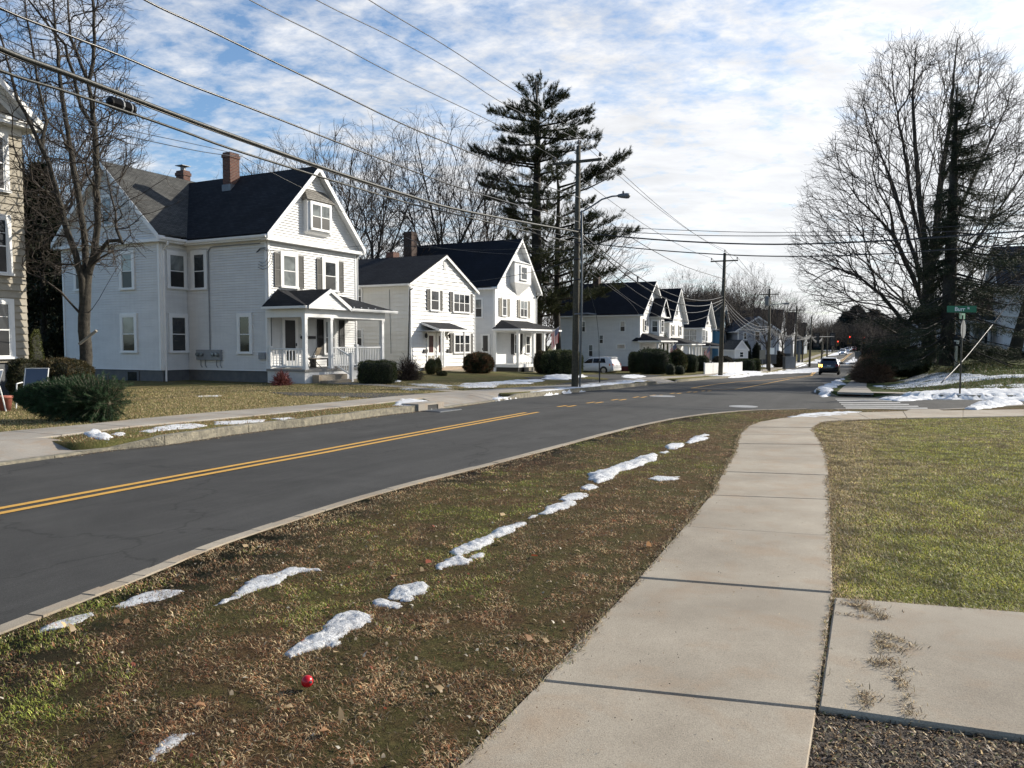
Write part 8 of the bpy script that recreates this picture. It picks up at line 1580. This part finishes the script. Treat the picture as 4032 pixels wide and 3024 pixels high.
# ragged turf edges creeping over the slabs, and a few whole leaves
def edge_pts(L, n, sd, side):
    L = [q for q in L]; seg = [(b-a).length for a, b in zip(L[:-1], L[1:])]; cum = np.concatenate([[0], np.cumsum(seg)]); t = rg.uniform(0, cum[-1], n); i = np.clip(np.searchsorted(cum, t)-1, 0, len(seg)-1); o = []
    w = np.array([noise.noise(Vector((q*1.3, side, 3)))+.5*noise.noise(Vector((q*5, side, 7))) for q in t])
    for k, (ii, tt) in enumerate(zip(i, t)):
        a, b = L[ii], L[ii+1]; q = a.lerp(b, (tt-cum[ii])/seg[ii]); d = (b-a).normalized(); nn = Vector((-d.y, d.x)); o.append(q+nn*side*(w[k]*.05+rg.normal(0, sd)))
    return np.array([(q.x, q.y) for q in o])
P = np.concatenate([edge_pts(JL[3:], 9000, .018, 1), edge_pts(JR[7:]+UR[1:5], 7000, .02, -1), edge_pts([A1, A4b], 3500, .02, 1), edge_pts([JR[6], JR[7]], 500, .008, 1)]); C = mixcol(len(P), (STRAW, BROWN, DARK, DGREEN), (.35, .3, .2, .15), rg); V, Fc, Cc = blades(P, .03, .0022, 1.25, C, rg, .018); tag(npmesh('grass', V, Fc, GR, None, Cc), 'ragged dry grass creeping over the pavement edges', 'grass', None, 'stuff')
P = region_pts(190, 2.2, 10, verge, -.75, .6, rg, 1.4); C = mixcol(len(P), ((.50, .36, .20), (.36, .20, .10), (.30, .08, .04)), (.55, .3, .15), rg); V, Fc, Cc = blades(P, .045, .024, 1.25, C, rg, .014); tag(npmesh('oak_leaves', V, Fc, GR, None, Cc), 'larger curled tan leaves lying on the near verge', 'leaves', None, 'stuff')

def grit(L, n, side, off, lab):
    P = edge_pts(L, n, .05, side); c = edge_pts(L, 1, .001, side); P = P[:]; C = mixcol(len(P), (DARK, BROWN, STRAW, (.3, .28, .25)), (.4, .3, .15, .15), rg); V, Fc, Cc = blades(P, .014, .005, 1.45, C, rg, off); return tag(npmesh('kerb_grit', V, Fc, GR, None, Cc), lab, 'litter', None, 'stuff')
grit(offs(LC[3:14], -.09), 5000, 1, -.143, 'grit and leaf crumbs in the gutter below the granite kerb')
grit(offs(RC[2:], .08), 5000, 1, -.143, 'grit and leaf crumbs along the near kerb')
for k, (pts, lab) in enumerate(((D((700, 1392), (712, 1384), (722, 1386), (712, 1394)), 'snow crumb at the right edge of the long nearest strip'), (D((868, 1296), (884, 1290), (900, 1291), (888, 1298)), 'snow crumb right of the tiny strip'), (D((1018, 1206), (1030, 1199), (1044, 1197), (1040, 1204)), 'snow crumb between the low lump and the thick long strip'), (D((1142, 1122), (1152, 1115), (1162, 1114), (1158, 1120)), 'snow crumb below the near end of the slim strip'), (D((1426, 979), (1436, 974), (1444, 975), (1436, 981)), 'snow crumb between the largest heap and the next round lump'))):
    snow(pts, .05, lab, seed=200+k)
# ------------------------------------------------ camera, sun, sky
cam = bpy.data.cameras.new('camera'); co = bpy.data.objects.new('camera', cam); COL.objects.link(co); cam.sensor_fit = 'HORIZONTAL'; cam.sensor_width = 36; cam.lens = F/4032*36; cam.clip_end = 6000; cam.clip_start = .05
co.location = (0, 0, CH); co.rotation_euler = (pi/2-TH, 0, 0); SC.camera = co
AZ, EL = radians(66), radians(25)       # azimuth clockwise from the viewing direction
ld = bpy.data.lights.new('sun', 'SUN'); lo = bpy.data.objects.new('sun', ld); COL.objects.link(lo); ld.energy = 5.0; ld.angle = radians(.55); ld.color = (1, .925, .80)
sv = Vector((sin(AZ)*cos(EL), cos(AZ)*cos(EL), sin(EL))); lo.rotation_euler = sv.to_track_quat('Z', 'Y').to_euler(); lo.location = (30, 10, 40)
w = bpy.data.worlds.new('World'); SC.world = w; w.use_nodes = True; nt = w.node_tree; nt.nodes.clear(); N = nt.nodes.new; Lk = nt.links.new
out = N('ShaderNodeOutputWorld'); bg = N('ShaderNodeBackground'); Lk(bg.outputs[0], out.inputs[0]); bg.inputs[1].default_value = .08
sky = N('ShaderNodeTexSky'); sky.sky_type = 'NISHITA'; sky.sun_disc = False; sky.sun_elevation = EL; sky.sun_rotation = AZ; sky.air_density = 1.0; sky.dust_density = 1.0; sky.ozone_density = 2.0
tc = N('ShaderNodeTexCoord'); sep = N('ShaderNodeSeparateXYZ'); Lk(tc.outputs[0], sep.inputs[0])
def math_(op, a, b=None, clamp=False):
    m = N('ShaderNodeMath'); m.operation = op; m.use_clamp = clamp
    for i, x in enumerate((a, b)):
        if x is None: continue
        if isinstance(x, (int, float)): m.inputs[i].default_value = x
        else: Lk(x, m.inputs[i])
    return m.outputs[0]
zz_ = math_('MAXIMUM', sep.outputs[2], .0); den = math_('ADD', zz_, .19); px_ = math_('DIVIDE', sep.outputs[0], den); py_ = math_('DIVIDE', sep.outputs[1], den); cb = N('ShaderNodeCombineXYZ'); Lk(px_, cb.inputs[0]); Lk(py_, cb.inputs[1])
def nz(scale, det, rough, dist, sc=(1, 1, 1), loc=(0, 0, 0), rot=0):
    mp = N('ShaderNodeMapping'); mp.inputs['Scale'].default_value = sc; mp.inputs['Location'].default_value = loc; mp.inputs['Rotation'].default_value = (0, 0, rot); Lk(cb.outputs[0], mp.inputs[0]); n = N('ShaderNodeTexNoise'); n.inputs['Scale'].default_value = scale; n.inputs['Detail'].default_value = det; n.inputs['Roughness'].default_value = rough; n.inputs['Distortion'].default_value = dist; Lk(mp.outputs[0], n.inputs[0]); return n.outputs[0]
def rampw(x, stops):
    r = N('ShaderNodeValToRGB'); e = r.color_ramp.elements
    while len(e) < len(stops): e.new(.5)
    for q, (p, c) in zip(e, stops): q.position = p; q.color = (c, c, c, 1)
    Lk(x, r.inputs[0]); return r.outputs[0]
big = nz(.55, 3, .5, .2, (1, 1, 1), (3.1, .4, 0)); mid = nz(6.4, 6, .6, .2, (1, 1.2, 1), (.3, 1.2, 0), .5); wis = nz(19, 6, .65, .3, (1, 1.4, 1), (0, 0, 0), .9)
sum_ = math_('ADD', math_('MULTIPLY', big, .45), math_('ADD', math_('MULTIPLY', mid, .55), math_('MULTIPLY', wis, .30)))
# more cloud sunward and low; unseen cloud behind the camera thinned to shade walls
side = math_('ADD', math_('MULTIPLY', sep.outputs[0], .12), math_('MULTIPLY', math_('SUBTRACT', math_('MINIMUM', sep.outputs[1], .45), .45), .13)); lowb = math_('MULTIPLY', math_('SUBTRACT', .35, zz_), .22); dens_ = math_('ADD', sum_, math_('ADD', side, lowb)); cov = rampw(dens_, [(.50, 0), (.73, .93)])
# cloud brightness: forward scattering near the sun, grey undersides
dot = N('ShaderNodeVectorMath'); dot.operation = 'DOT_PRODUCT'; Lk(tc.outputs[0], dot.inputs[0]); dot.inputs[1].default_value = sv; glow = math_('POWER', math_('MAXIMUM', dot.outputs['Value'], 0.0), 5.0)
shade = rampw(nz(3.5, 6, .6, .3, (1, 2, 1), (5, 2, 0), .5), [(.3, .82), (.65, 1.05)]); br = math_('MULTIPLY', math_('ADD', 8.4, math_('MULTIPLY', glow, 3.6)), shade)
cc = N('ShaderNodeCombineColor'); Lk(br, cc.inputs[0]); Lk(br, cc.inputs[1]); Lk(math_('MULTIPLY', br, 1.01), cc.inputs[2])
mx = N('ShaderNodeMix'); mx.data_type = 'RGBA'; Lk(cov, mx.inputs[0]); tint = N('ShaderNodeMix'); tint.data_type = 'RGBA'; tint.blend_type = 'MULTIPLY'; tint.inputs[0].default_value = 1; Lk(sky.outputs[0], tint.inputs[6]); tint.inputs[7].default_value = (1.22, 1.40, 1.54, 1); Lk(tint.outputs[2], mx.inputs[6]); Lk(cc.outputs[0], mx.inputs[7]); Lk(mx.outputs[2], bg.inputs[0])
SC.view_settings.view_transform = 'Standard'; SC.view_settings.look = 'None'; SC.view_settings.gamma = 1; SC.view_settings.exposure = .55; SC.view_settings.use_curve_mapping = False
SC.cycles.max_bounces = 6; SC.cycles.diffuse_bounces = 3; SC.cycles.glossy_bounces = 3; SC.cycles.transparent_max_bounces = 4; SC.cycles.use_denoising = True
try: SC.cycles.use_adaptive_sampling = True; SC.cycles.adaptive_threshold = .015
except Exception: pass
